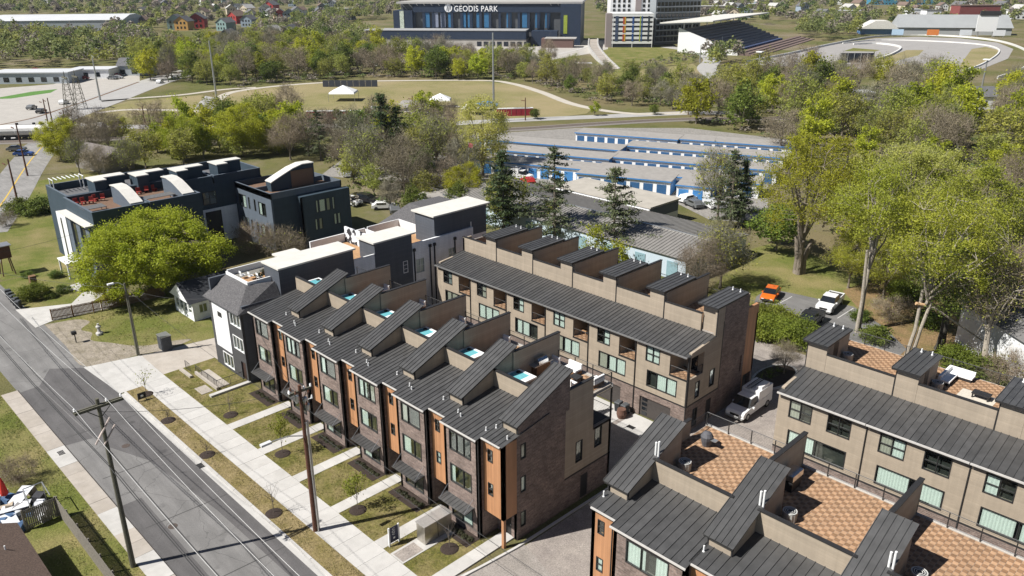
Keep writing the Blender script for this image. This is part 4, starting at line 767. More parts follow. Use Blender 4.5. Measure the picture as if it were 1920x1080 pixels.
# --- stainless cabinet, estate sign, small signs, kiosk cabinet
t = thing('metal_cabinet', (-40.1, 31, 0), 'large brushed steel cabinet on a pad in front of the brick terrace', 'cabinet')
o = MB().box(-40.62, -39.62, 29.72, 32.35, .16, 1.72).build('body', M('brushed_steel', (.50, .47, .42), .32, .12, 1.5, .85), t); MB().box(-40.68, -39.56, 29.66, 32.41, 1.72, 1.79).build('lid', M('steel_lid', (.55, .53, .5), .4, .1, 2, .6), t); MB().box(-39.62, -39.605, 30.95, 31.0, .3, 1.6).build('seam', TRIM, o)
struct('concrete_pad', MB().box(-40.75, -39.2, 27.28, 32.5, 0, .13), CONC); sheet('paver_inset', [(-40.55, 27.4), (-39.35, 27.4), (-39.35, 29.3), (-40.55, 29.3)], .136, ALLEY)
t = thing('estate_sign', (-41.45, 28.2, 0), 'navy sale sign between two white posts beside the sidewalk', 'sign')
MB().box(-41.5, -41.4, 27.7, 27.82, .05, 1.75).build('post', WHITE, t); MB().box(-41.5, -41.4, 28.58, 28.7, .05, 1.75).build('post', WHITE, t); p = MB().box(-41.47, -41.43, 27.83, 28.57, .35, 1.7).build('panel', M('sign_navy', (.03, .035, .07), .5, .05), t)
m = MB()
for k, (z, w) in enumerate(((1.5, .16), (1.28, .2), (1.06, .16))):
    c = 28.2
    for j in range(7):
        a0, a1 = .9+.75*j, .9+.75*(j+1)
        if a1 > 5.8: break
        m.poly([(-41.425, c+w*math.cos(a0), z+.09*math.sin(a0)), (-41.425, c+w*math.cos(a1), z+.09*math.sin(a1)), (-41.425, c+w*.7*math.cos(a1), z+.055*math.sin(a1)), (-41.425, c+w*.7*math.cos(a0), z+.055*math.sin(a0))])
m.box(-41.428, -41.42, 28.12, 28.28, .62, .78); m.build('lettering', WHITE, p)
t = thing('yard_sign', (-77.35, 23.4, 0), 'small black yard sign with pale logo on the verge by the driveway', 'sign'); MB().box(-77.4, -77.3, 23.0, 23.06, .1, 1.0).build('post', TRIM, t); MB().box(-77.4, -77.3, 23.74, 23.8, .1, 1.0).build('post', TRIM, t); p = MB().box(-77.37, -77.33, 23.06, 23.74, .3, 1.0).build('panel', TRIM, t); MB().lathe((-77.32, 23.4, .58), [(.16, 0), (.16, .18), (.1, .2)], 10).build('logo', GALV, p)
t = thing('utility_cabinet', (-87.8, 30.2, 0), 'grey louvred utility enclosure beside the short pole', 'cabinet'); sl_ = M('slate_slats', (.10, .105, .115), .7, .15); MB().box(-88.6, -87.2, 29.7, 30.7, 0, 1.7).build('body', TRIM, t)
for k in range(11): MB().box(-88.63+.13*k, -88.55+.13*k, 29.64, 29.69, .05, 1.78).build('slat', sl_, t); MB().box(-87.19, -87.14, 29.68+.092*k, 29.74+.092*k, .05, 1.78).build('slat', sl_, t)
MB().box(-88.66, -87.1, 29.6, 30.75, 1.79, 1.85).build('cap', GALV, t)
t = thing('lawn_ornament', (-98, 26.3, 0), 'pale stone garden ornament standing in the vacant lot', 'ornament'); MB().lathe((-98, 26.3, 0), [(.45, 0), (.4, .15), (.2, .2), (.17, .7), (.3, .8), (.3, .95), (.12, 1.1), (.12, 1.3)], 12).build('pedestal', CONC, t); MB().lathe((-97.5, 26.1, 0), [(.3, 0), (.28, .25), (.15, .35)], 10).build('bowl', CONC, t)
t = thing('mailbox', (-97.2, 23.4, 0), 'black mailbox on a post beside the gravel track', 'mailbox'); MB().box(-97.25, -97.15, 23.35, 23.45, 0, 1.1).build('post', TRIM, t); MB().box(-97.45, -96.95, 23.1, 23.6, 1.1, 1.45).build('box', TRIM, t)
# --- ramp rails and low walls in front of the charcoal house
t = thing('ramp_railing', (-77, 30.5, 0), 'black metal railing round the ramp of the charcoal house', 'railing')
def rail_line(pts, z=0.1, h=1.0):
    for a, b in zip(pts[:-1], pts[1:]):
        a = np.array(a, float); b = np.array(b, float); L = np.linalg.norm(b-a); m = MB(); m.tube((*a, z+h), (*b, z+h), .03, n=4); m.tube((*a, z+.15), (*b, z+.15), .02, n=4); n = int(L/.16)
        for k in range(n+1): p = a+(b-a)*k/max(n, 1); m.tube((*p, z), (*p, z+h), .013 if k % 9 else .03, n=3, caps=False)
        m.build('rail_panel', TRIM, t)
rail_line([(-81.2, 29.6), (-80.0, 29.6)]); rail_line([(-79.3, 29.9), (-74.2, 29.9), (-74.2, 32.8)])
struct('ramp', MB().box(-79.2, -74.3, 30.0, 31.3, 0, .16), CONC_OLD); struct('ramp_wall', MB().box(-79.2, -74.0, 29.7, 29.95, 0, .42), CONC_OLD); struct('step_slab', MB().box(-76.0, -74.2, 28.2, 29.4, 0, .14), CONC_OLD); struct('kerb_wall', MB().box(-81.3, -78.6, 28.9, 29.2, 0, .35), CONC_OLD); struct('kerb_wall', MB().box(-73.4, -72.9, 28.6, 33.0, 0, .3), CONC)
# --- wooden fence by the court, its pickets
FENCEW = M('fence_timber', (.20, .115, .06), .85, .3, 2); FENCEG = M('grey_fence_timber', (.22, .20, .17), .9, .25, 2)
def picket_fence(pts, h, mat, label, w=.14):
    a0 = pts[0]; t = thing('fence', (*a0, 0), label, 'fence'); pk = MB().box(0, w-.03, -.012, .012, .05, h).mesh('picket', mat)
    for a, b in zip(pts[:-1], pts[1:]):
        a = np.array(a, float); b = np.array(b, float); L = np.linalg.norm(b-a); an = math.atan2(*(b-a)[::-1]); n = int(L/w)
        for k in range(n): p = a+(b-a)*k*w/L; inst(pk, 'picket', t, (p[0], p[1], random.uniform(-.02, .02)), an)
        nn = np.array((-(b-a)[1], (b-a)[0]))/L*.04
        for z in (.3, h-.3): m = MB(); m.box(0, L, .014, .05, z, z+.09); m.xf((*a, 0), an); m.build('rail', mat, t)
        for k in range(int(L/2.4)+1): p = a+(b-a)*min(1, k*2.4/L)+nn*1.9; MB().box(p[0]-.05, p[0]+.05, p[1]-.05, p[1]+.05, 0, h+.05).build('post', mat, t)
picket_fence([(-106.3, 23.5), (-105.2, 29.1), (-104.4, 37)], 1.5, FENCEW, 'brown picket fence between the concrete court and the vacant lot')
picket_fence([(-63.05, 8.9), (-63.18, 11.34), (-45, 11.34)], 1.8, FENCEG, 'weathered grey picket fence round the yard beside the old walk')
# --- house roof corner and cluttered yard at the lower left
t = thing('bungalow', (-55, 4, 0), 'low house with brown shingle roof beside the grey picket fence', 'house'); BSH = M('brown_shingles', (.135, .095, .075), .95, .25, 4, fine=8)
MB().box(-60.0, -36, -3, 7.6, 0, 2.7).build('wall', WSID, t); MB().hexa([(-60.4, -3.5, 2.65), (-35.5, -3.5, 2.65), (-35.5, 8.1, 2.65), (-60.4, 8.1, 2.65)], [(-60.4, 2.3, 5.2), (-35.5, 2.3, 5.2), (-35.5, 2.6, 5.2), (-60.4, 2.6, 5.2)]).build('gable_roof', BSH, t); pipes(t, [(-56.5, 6.5, 3.3, .4)])
rj = random.Random(11); jm = [M('junk_white', (.65, .66, .68), .5, .15), M('junk_blue', (.08, .14, .25), .6, .2), M('junk_grey', (.25, .24, .24), .7, .2), M('junk_dark', (.05, .05, .055), .7, .2), M('junk_tan', (.4, .33, .25), .8, .2)]
for k in range(46):
    u, v = -65.6+rj.uniform(-3.6, 2.4), 8.6+rj.uniform(-2.6, 2.2); h = rj.uniform(.25, .9); a, b = rj.uniform(.25, .7), rj.uniform(.2, .6); r = [(rj.uniform(.7, 1), rj.uniform(.7, 1)) for _ in range(4)]
    m = MB(); bot = [(-a*r[0][0], -b*r[0][1], 0), (a*r[1][0], -b*r[1][1], 0), (a*r[2][0], b*r[2][1], 0), (-a*r[3][0], b*r[3][1], 0)]; m.hexa(bot, [(p[0]*.8, p[1]*.85, h*rj.uniform(.7, 1)) for p in bot]); m.xf((0, 0, 0), rj.uniform(0, 3))
    o = m.build('discarded_crate', rj.choice(jm), None); o.location = (u, v, .01); tag(o, 'discarded crate or bag in the cluttered yard behind the grey fence', 'clutter', 'clutter heaped in the fenced yard')
for k in range(3):
    m = MB(); m.hexa([(-1.1, -.5, .5), (1.0, -.55, .7), (1.1, .5, .65), (-1.0, .6, .45)], [(-1.1, -.5, .55), (1.0, -.55, .75), (1.1, .5, .7), (-1.0, .6, .5)]); m.tube((-.9, -.4, 0), (-.9, -.4, .5), .04, n=5); m.tube((.9, .4, 0), (.9, .4, .66), .04, n=5); o = m.xf((0, 0, 0), k*1.2).build('tarpaulin', jm[0], None); o.location = (-64.6-1.3*k, 8.2+.8*k, .1*k); tag(o, 'white tarpaulin propped over the cluttered yard', 'tarpaulin', 'tarpaulins in the cluttered yard')
t = thing('parasol', (-68.0, 8.8, 0), 'folded red parasol standing in the cluttered yard', 'parasol'); MB().tube((-68.0, 8.8, 0), (-68.0, 8.8, 2.7), .03, n=6).build('pole', WHITE, t); MB().lathe((-68.0, 8.8, .9), [(.28, 0), (.3, .2), (.2, .9), (.05, 1.6)], 8).build('canopy', M('red_cloth', (.45, .03, .02), .8, .15), t)
t = thing('frame_rack', (-63.9, 9.6, 0), 'bare metal frame leaning at the corner of the grey fence', 'frame'); MB().path([(-66, 9.8, 0), (-66, 9.8, 1.9), (-63.6, 9.6, 1.9), (-63.6, 9.6, 0)], .04, 5).path([(-66, 11.2, 0), (-66, 11.2, 1.9), (-63.6, 11.1, 1.9)], .04, 5).tube((-66, 9.8, 1.9), (-66, 11.2, 1.9), .04).build('frame', GALV, t)
# --- bins, garden tower, sheds near the navy block
bn = MB(); bn.hexa([(-.25, -.3, .08), (.25, -.3, .08), (.25, .3, .08), (-.25, .3, .08)], [(-.3, -.36, 1.0), (.3, -.36, 1.0), (.3, .36, 1.0), (-.3, .36, 1.0)]); BINB = bn.mesh('body', M('bin_black', (.03, .032, .035), .6, .1)); BINL = MB().hexa([(-.32, -.4, 1.0), (.32, -.4, 1.0), (.32, .38, 1.0), (-.32, .38, 1.0)], [(-.26, -.34, 1.1), (.26, -.34, 1.1), (.26, .32, 1.1), (-.26, .32, 1.1)]).mesh('lid', M('bin_lid', (.075, .08, .085), .45, .1))
BINW = MB().tube((-.3, .3, .1), (.3, .3, .1), .1, n=10).mesh('wheel', RUBBER)
def wheelie(u, v, rz, lab, grp):
    t = thing('wheelie_bin', (u, v, 0), lab, 'bin', grp, rz); inst(BINB, 'body', t, local=True); inst(BINL, 'lid', t, local=True); inst(BINW, 'wheel', t, local=True)
for k in range(5): wheelie(-119.2+1.35*k, 21.9-.05*k, .2*k, 'black wheeled bin lined up on the kerb before the garden', 'bins along the kerb')
for k in range(2): wheelie(-41.2-.8*k, 56.0, .1*k, 'black wheeled bin beside a garage door in the alley', 'bins in the alley')
t = thing('planter_barrel', (-41.0, 55.2, 0), 'brown barrel planter at the garage corner in the alley', 'planter'); MB().lathe((-41.0, 55.2, 0), [(.38, 0), (.5, .45), (.42, .95)], 14).build('barrel', M('barrel_brown', (.13, .07, .05), .8, .2), t)
t = thing('garden_tower', (-119.6, 25.2, 0), 'brown slatted garden tower on the lawn before the navy block', 'tower')
for k in range(8): MB().box(-120.0, -119.2, 24.8, 25.6, .05+.26*k, .27+.26*k).build('board', FENCEW, t)
t = thing('timber_kiosk', (-129.5, 24.4, 0), 'weathered timber kiosk on splayed legs by the garden path', 'kiosk'); m = MB()
for dx, dy in ((-1, -1), (1, -1), (1, 1), (-1, 1)): MB().tube((-129.5+dx*.8, 24.4+dy*.8, 0), (-129.5+dx*.55, 24.4+dy*.55, 2.6), .08, n=6).build('leg', POLERED, t)
MB().box(-130.4, -128.6, 23.6, 25.2, 2.6, 4.4).build('cabin', POLERED, t); MB().box(-130.6, -128.4, 23.4, 25.4, 4.4, 4.5).build('roof', GALV, t)
# --- roof-deck things: hot tubs, grill, sofa set, air conditioners
ACRY = M('tub_acrylic', (.80, .81, .80), .3, .03); WATER = M('tub_water', (.15, .45, .50), .08, .15, 2.5, 0, .6); COVER = M('tub_skirt', (.20, .19, .18), .7, .1)
q = MB(); q.box(-1.0, 1.0, -1.0, 1.0, 0, .86); TUBS = q.mesh('skirt', COVER)
q = MB()
for b in ((-1.08, 1.08, -1.08, -.86), (-1.08, 1.08, .86, 1.08), (-1.08, -.86, -.86, .86), (.55, 1.08, -.86, .86)): q.box(*b, .861, 1.0)
TUBR = q.mesh('rim', ACRY); q = MB(); q.poly([(-.86, -.86, .955), (.55, -.86, .955), (.55, .86, .955), (-.86, .86, .955)]); TUBW = q.mesh('water', WATER); q = MB(); q.lathe((-.55, .65, .955), [(.2, 0), (.17, .1), (.08, .12)], 10); TUBP = q.mesh('headrest', TRIM)
for k in range(6):
    t = thing('hot_tub', (-70.2+5.99*k, 40.2, 9.29), 'white hot tub with turquoise water on a walled roof deck', 'hot tub', 'hot tubs on the brick terrace decks')
    for me, nm in ((TUBS, 'skirt'), (TUBR, 'rim'), (TUBW, 'water'), (TUBP, 'headrest')): inst(me, nm, t, local=True)
t = thing('barbecue_grill', (-40.9, 43.3, 9.29), 'steel barbecue grill on timber stand beside the hot tub deck wall', 'grill'); b = (-40.9, 43.6, 9.29)
MB().box(-41.3, -40.5, 42.7, 44.3, 9.29, 10.15).build('cart', FENCEW, t); MB().box(-41.35, -40.45, 42.4, 44.6, 10.15, 10.22).build('shelf', GALV, t); m = MB(); pr = [(0, 0), (.03, .3), (.22, .48), (.6, .48), (.8, .3), (.84, 0)]; m.hexa([(-41.32+p[0], 42.95, 10.22+p[1]) for p in pr][::-1], [(-41.32+p[0], 44.05, 10.22+p[1]) for p in pr][::-1]); m.build('hood', CHROME, t)
CUSH = M('white_cushion', (.78, .78, .77), .9, .05)
def sofa(u, v, rz, w, z, lab, grp=None):
    t = thing('outdoor_sofa', (u, v, z), lab, 'sofa', grp, rz)
    for nm, bx, mt in (('base', (-w/2, w/2, -.4, .4, .05, .3), FENCEW), ('seat_cushion', (-w/2+.04, w/2-.04, -.4, .28, .3, .46), CUSH), ('backrest', (-w/2, w/2, .28, .44, .3, .85), CUSH)): inst(MB().box(*bx).mesh(nm, mt), nm, t, local=True)
sofa(-38.9, 45.3, 0, 1.4, 9.3, 'white cushioned sofa against the railing of the end deck'); sofa(-36.2, 45.0, -1.57, 1.3, 9.3, 'white cushioned armchair at the open corner of the end deck'); sofa(-37.6, 43.2, 3.14, 1.5, 9.3, 'low white sofa behind the brick stair dormer of the end deck')
t = thing('fire_table', (-37.8, 44.4, 9.3), 'dark square table between white sofas on the end deck', 'table'); MB().box(-38.2, -37.3, 44.0, 44.8, 9.62, 9.7).build('top', TRIM, t)
for dx in (0, .72):
    for dy in (0, .62): MB().box(-38.14+dx, -38.04+dx, 44.06+dy, 44.16+dy, 9.3, 9.62).build('leg', TRIM, t)
for k in range(5):
    sofa(-64.9+5.99*k, 44.9, 0, 1.3, 9.3, 'white deck chair at the rear railing of a walled roof deck', 'deck chairs on the brick terrace')
def acunit(u, v, z, lab, grp):
    t = thing('air_conditioner', (u, v, z), lab, 'air conditioner', grp); t.scale = (1.15, 1.15, 1.0)
    for me, nm in AC: inst(me, nm, t, local=True)
q = MB(); q.lathe((0, 0, 0), [(.36, 0), (.36, .62), (.33, .66)], 16); q2 = MB()
for k in range(16): a = 2*math.pi*k/16; q2.box(.37*math.cos(a)-.012, .37*math.cos(a)+.012, .37*math.sin(a)-.012, .37*math.sin(a)+.012, .03, .6)
q3 = MB()
for rad in (.14, .24, .36): 
    for k in range(14): a, b_ = 2*math.pi*k/14, 2*math.pi*(k+1)/14; q3.tube((rad*math.cos(a), rad*math.sin(a), .67), (rad*math.cos(b_), rad*math.sin(b_), .67), .018, n=4, caps=False)
q4 = MB(); q4.lathe((0, 0, .665), [(.30, 0), (.29, .004)], 16)
AC = [(q.mesh('casing', M('ac_casing', (.45, .46, .44), .5, .08)), 'casing'), (q2.mesh('louvre', GALV), 'louvre'), (q3.mesh('fan_guard', M('ac_guard', (.62, .62, .6), .4, .05)), 'fan_guard'), (q4.mesh('fan', TRIM), 'fan')]
for k in range(3): acunit(-24.3+7.5*k, 40.0, 9.28, 'round grey air conditioner behind the parapet of a checkered deck', 'air conditioners on the checkered decks')
for k in range(3): acunit(-24.0+7.35*k, 64.3, 8.94, 'pale air conditioner beside a stair box of the tan lap-sided terrace', 'air conditioners on the tan rear terrace')
for k in range(3):
    m = MB().box(-21.3+7.4*k, -19.4+7.4*k, 38.1, 39.7, 9.29, 9.33); o = m.build('deck_hatch', M('grey_mat', (.13, .12, .11), .9, .1), None, base=(-20.3+7.4*k, 39, 9.29)); tag(o, 'flat grey roof hatch in the checkered deck floor', 'hatch', 'hatches in the checkered decks')
t = thing('barbecue_grill', (-24.9, 43.6, 9.29), 'covered round grill by the outer railing of the first checkered deck', 'grill'); MB().lathe((-24.9, 43.6, 9.29), [(.3, 0), (.42, .5), (.45, .75), (.3, 1.0), (.1, 1.1)], 12).build('cover', M('grill_cover', (.10, .10, .11), .6, .2), t); MB().box(-24.5, -24.1, 43.4, 43.8, 9.9, 9.95).build('side_shelf', GALV, t)
t = thing('barbecue_grill', (-18.3, 43.2, 9.29), 'bright steel grill beside the second stair dormer of the checkered decks', 'grill'); MB().box(-18.7, -18.0, 42.6, 43.8, 9.29, 10.1).build('cart', TRIM, t); MB().box(-18.75, -17.95, 42.5, 43.9, 10.1, 10.5).build('hood', CHROME, t)
m = MB(); m.box(-17.0, -15.0, 67.3, 68.2, 9.2, 9.34); m.box(-17.0, -15.0, 68.0, 68.2, 9.34, 9.62); m.box(-17.0, -16.1, 65.4, 67.3, 9.2, 9.34); m.box(-17.0, -16.8, 65.4, 68.0, 9.34, 9.66)
t = thing('outdoor_sofa', (-15, 67, 8.94), 'long white corner sofa on the tan rear terrace deck', 'sofa'); m.build('cushions', CUSH, t); MB().box(-16.95, -15.05, 67.35, 68.15, 8.95, 9.2).box(-16.95, -16.15, 65.45, 67.35, 8.95, 9.2).build('base', TRIM, t)
t = thing('fire_table', (-13.5, 65.2, 8.94), 'black outdoor table on a pale rug before the corner sofa', 'table'); MB().box(-14.3, -13.0, 64.8, 65.6, 9.3, 9.4).build('top', TRIM, t)
for dx in (0, 1.1):
    for dy in (0, .6): MB().box(-14.25+dx, -14.15+dx, 64.85+dy, 64.95+dy, 8.94, 9.3).build('leg', TRIM, t)
tag(MB().box(-15.2, -12.6, 64.0, 66.0, 8.945, 8.955).build('outdoor_rug', M('pale_rug', (.55, .50, .42), .9, .15, 2), None, base=(-14, 65, 8.945)), 'pale outdoor rug beneath the black deck table', 'rug')
t = thing('side_table', (-48.2, 58.0, 5.65), 'small timber side table in a loggia of the tan terrace', 'table'); MB().box(-48.6, -47.9, 57.7, 58.3, 6.1, 6.16).build('top', DECK, t)
for dx in (0, .58):
    for dy in (0, .48): MB().box(-48.57+dx, -48.51+dx, 57.73+dy, 57.79+dy, 5.65, 6.1).build('leg', DECK, t)
rd = random.Random(3); red = M('red_seat', (.30, .045, .035), .7, .2)
for k in range(9):   # garden seats on the navy decks
    u, v = (-123.6+rd.uniform(0, 1.5), 33.6+.9*k) if k < 5 else (-124.0+rd.uniform(0, 1.0), 41.2+.75*(k-5)*1.6)
    t = thing('deck_chair', (u, v, 9.73), 'dark red deck chair on a brown deck of the navy rowhouse block', 'chair', 'deck chairs on the navy block', rd.uniform(-.6, .6))
    for nm, bx in (('seat', (-.3, .3, -.3, .3, .38, .46)), ('backrest', (-.3, -.22, -.3, .3, .46, 1.0)), ('leg', (-.28, .28, -.28, -.22, 0, .38)), ('leg', (-.28, .28, .22, .28, 0, .38))): inst(MB().box(*bx).mesh(nm, red), nm, t, local=True)
for (u, v, w, l) in ((-117.5, 34.0, 2.2, 3.0), (-117.2, 43.0, 2.0, 4.2)):
    t = thing('sun_canopy', (u, v, 9.73), 'flat dark deck canopy on the navy rowhouse block', 'canopy', 'canopies on the navy block'); MB().box(u-w/2, u+w/2, v-l/2, v+l/2, 10.5, 10.56).build('cover', M('canopy_grey', (.12, .12, .12), .8, .2), t)
    for a in (-1, 1):
        for b in (-1, 1): MB().box(u+a*(w/2-.1)-.03, u+a*(w/2-.1)+.03, v+b*(l/2-.1)-.03, v+b*(l/2-.1)+.03, 9.73, 10.5).build('post', TRIM, t)
t = thing('pergola', (-133, 35.5, 9.73), 'white slatted pergola on the rear deck of the navy block', 'pergola')
for k in range(8): MB().box(-134.7, -132.6, 33.5+.62*k, 33.6+.62*k, 11.7, 11.8).build('slat', WHITE, t)
for a in (-134.5, -132.8):
    for b in (33.6, 37.8): MB().box(a-.06, a+.06, b-.06, b+.06, 9.73, 11.7).build('post', WHITE, t)
t = thing('patio_set', (-77, 37.2, 9.99), 'cluster of plants and wire chairs on the charcoal house deck', 'furniture'); rp = random.Random(8)
for k in range(6):
    u, v = -77.4+rp.uniform(0, 2), 36+rp.uniform(0, 2.6); MB().lathe((u, v, 9.99), [(.18, 0), (.24, .35)], 8).build('pot', MULCH, t); q = MB(); blob(q, (u, v, 10.35), .4, 70, .09, rp); q.build('plant', bush, t)
for k in range(3): u, v = -77.6+.9*k, 35.8+.5*k; MB().box(u-.25, u+.25, v-.25, v+.25, 10.35, 10.4).tube((u-.22, v-.22, 9.99), (u-.22, v-.22, 10.85), .02, n=4).tube((u+.22, v-.22, 9.99), (u+.22, v-.22, 10.85), .02, n=4).box(u-.25, u+.25, v-.25, v-.22, 10.6, 10.85).build('chair', WHITE, t)

# --- ironwork and small fittings of the street
for k, (u, v, nm, lb) in enumerate(((-70, 19.0, 'manhole_cover', 'round iron manhole cover in the middle of the street'), (-55.5, 17.2, 'manhole_cover', 'worn manhole cover near the long-armed pole'), (-31.2, 28.6, 'manhole_cover', 'rusty round cover in the paved court'))):
    tag(MB().lathe((u, v, .019), [(.36, 0), (.36, .006), (.3, .009)], 18).build(nm, M('iron_cover', (.09, .07, .06), .7, .3, 8), None, base=(u, v, .019)), lb, 'manhole')
for k, (u, v, lb) in enumerate(((-72.9, 14.4, 'dark drain grate set in a pale slab of the old walk'), (-39.2, 54.4, 'square drain grate in the garage apron'), (-62, 22.45, 'slotted drain grate in the gutter'))):
    m = MB(); [m.box(u-.35, u+.35, v-.25+.1*j, v-.19+.1*j, .03, .07) for j in range(5)]; m.box(u-.38, u-.35, v-.28, v+.25, .03, .072); m.box(u+.35, u+.38, v-.28, v+.25, .03, .072); tag(m.build('drain_grate', TRIM, None, base=(u, v, .03)), lb, 'drain')

# --- short grass standing on the lawns and verges
def turf(nm, rects, dens, hmin, hmax, cols, lab):
    R = np.random.default_rng(44)
    for mt, fr in cols:
        P = []
        for (x0, x1, y0, y1, z) in rects:
            k = int((x1-x0)*(y1-y0)*dens*fr); c = np.stack([R.uniform(x0, x1, k), R.uniform(y0, y1, k), np.full(k, z)], 1); keep = (np.sin(c[:, 0]*1.7+np.cos(c[:, 1]*2.3)*1.4)+np.cos(c[:, 1]*1.3+c[:, 0]*.9)+R.normal(size=k)*.9) > (-.4 if fr > .4 else .2); P.append(c[keep])
        P = np.concatenate(P); n = len(P); D = unit(R.normal(size=(n, 3))*np.array((.8, .8, .2))+np.array((0, 0, .75))); o_ = bpy.data.objects.new(nm, fast_quads(nm, twigs(R, P, D, (hmin+hmax)/2, .022), mt)); COL.objects.link(o_); tag(o_, lab, 'grass', kind='stuff')
def make_turf():
    g1, g2, g3 = M_leaf('lawn_blade_green', (.090, .095, .022), (.150, .145, .035), .3), M_leaf('lawn_blade_dry', (.25, .205, .095), (.30, .25, .125), .3), M_leaf('bank_blade_green', (.10, .135, .022), (.145, .17, .032), .3)
    lots = [(-80.9+.0, -67.1, 27.3, 29.4, .09)]+[(-65.6+6*k, -61.0+6*k, 27.35, 31.7, .09) for k in range(4)]+[(-72.6, -67.0, 29.4, 31.7, .09), (-41.7, -40.8, 27.4, 31.7, .09), (-39.1, -38.0, 27.4, 31.7, .09)]
    turf('lawn_grass', lots, 75, .08, .14, [(g1, .6), (g2, .3)], 'short patchy grass on the front lawns of the brick terrace'); turf('verge_grass', [(-80.3, -36.1, 23.0, 24.6, .1)], 75, .08, .14, [(g2, .6), (g1, .25)], 'dry grass on the kerbside verge'); turf('bank_grass', [(-92, -46, 11.5, 13.45, .01), (-90, -70, 6, 13.4, .01), (-59.5, -46, 8.6, 11.2, .01)], 45, .1, .2, [(g3, .6), (g2, .2)], 'green grass beside the old concrete walk'); turf('lot_grass', [(-105, -90, 26.5, 36, .01)], 30, .12, .25, [(g3, .7), (g2, .25)], 'green grass of the vacant lot')
# ============================================================= VEHICLES
def wheel_mesh(r=.34, w=.22):
    a = MB().tube((0, -w/2, 0), (0, w/2, 0), r, r, 16).mesh('tyre', RUBBER); b = MB().tube((0, -w/2-.012, 0), (0, w/2+.012, 0), r*.6, r*.6, 12).mesh('rim', GALV); return a, b
WT, WR = wheel_mesh()
CARS = {}
def profile_body(m, prof, w, tumble=0.0, m0=0):
    """loft a side outline (x, z) across the width with rounded shoulders"""
    n = len(prof); ring = []
    for y, k in ((-w/2, .0), (-w/2+.10, 1), (w/2-.10, 1), (w/2, .0)):
        ring.append([(x*(1 if k else .985), y, z if k else (z*.97+.01)) for x, z in prof])
    i = len(m.v)
    for r in ring: m.v += r
    for a in range(3):
        for k in range(n): j = (k+1) % n; m.f.append((i+a*n+k, i+a*n+j, i+(a+1)*n+j, i+(a+1)*n+k)); m.m.append(m0)
    m.f.append(tuple(i+k for k in reversed(range(n)))); m.m.append(m0); m.f.append(tuple(i+3*n+k for k in range(n))); m.m.append(m0)
def cab(m, lo, hi, w, zt, zb, mt, inset=.14):
    (x0, x1), (X0, X1) = lo, hi; W2 = w/2-.06; w2 = W2-inset
    m.hexa([(x0, -W2, zb), (x1, -W2, zb), (x1, W2, zb), (x0, W2, zb)], [(X0, -w2, zt), (X1, -w2, zt), (X1, w2, zt), (X0, w2, zt)], mt)
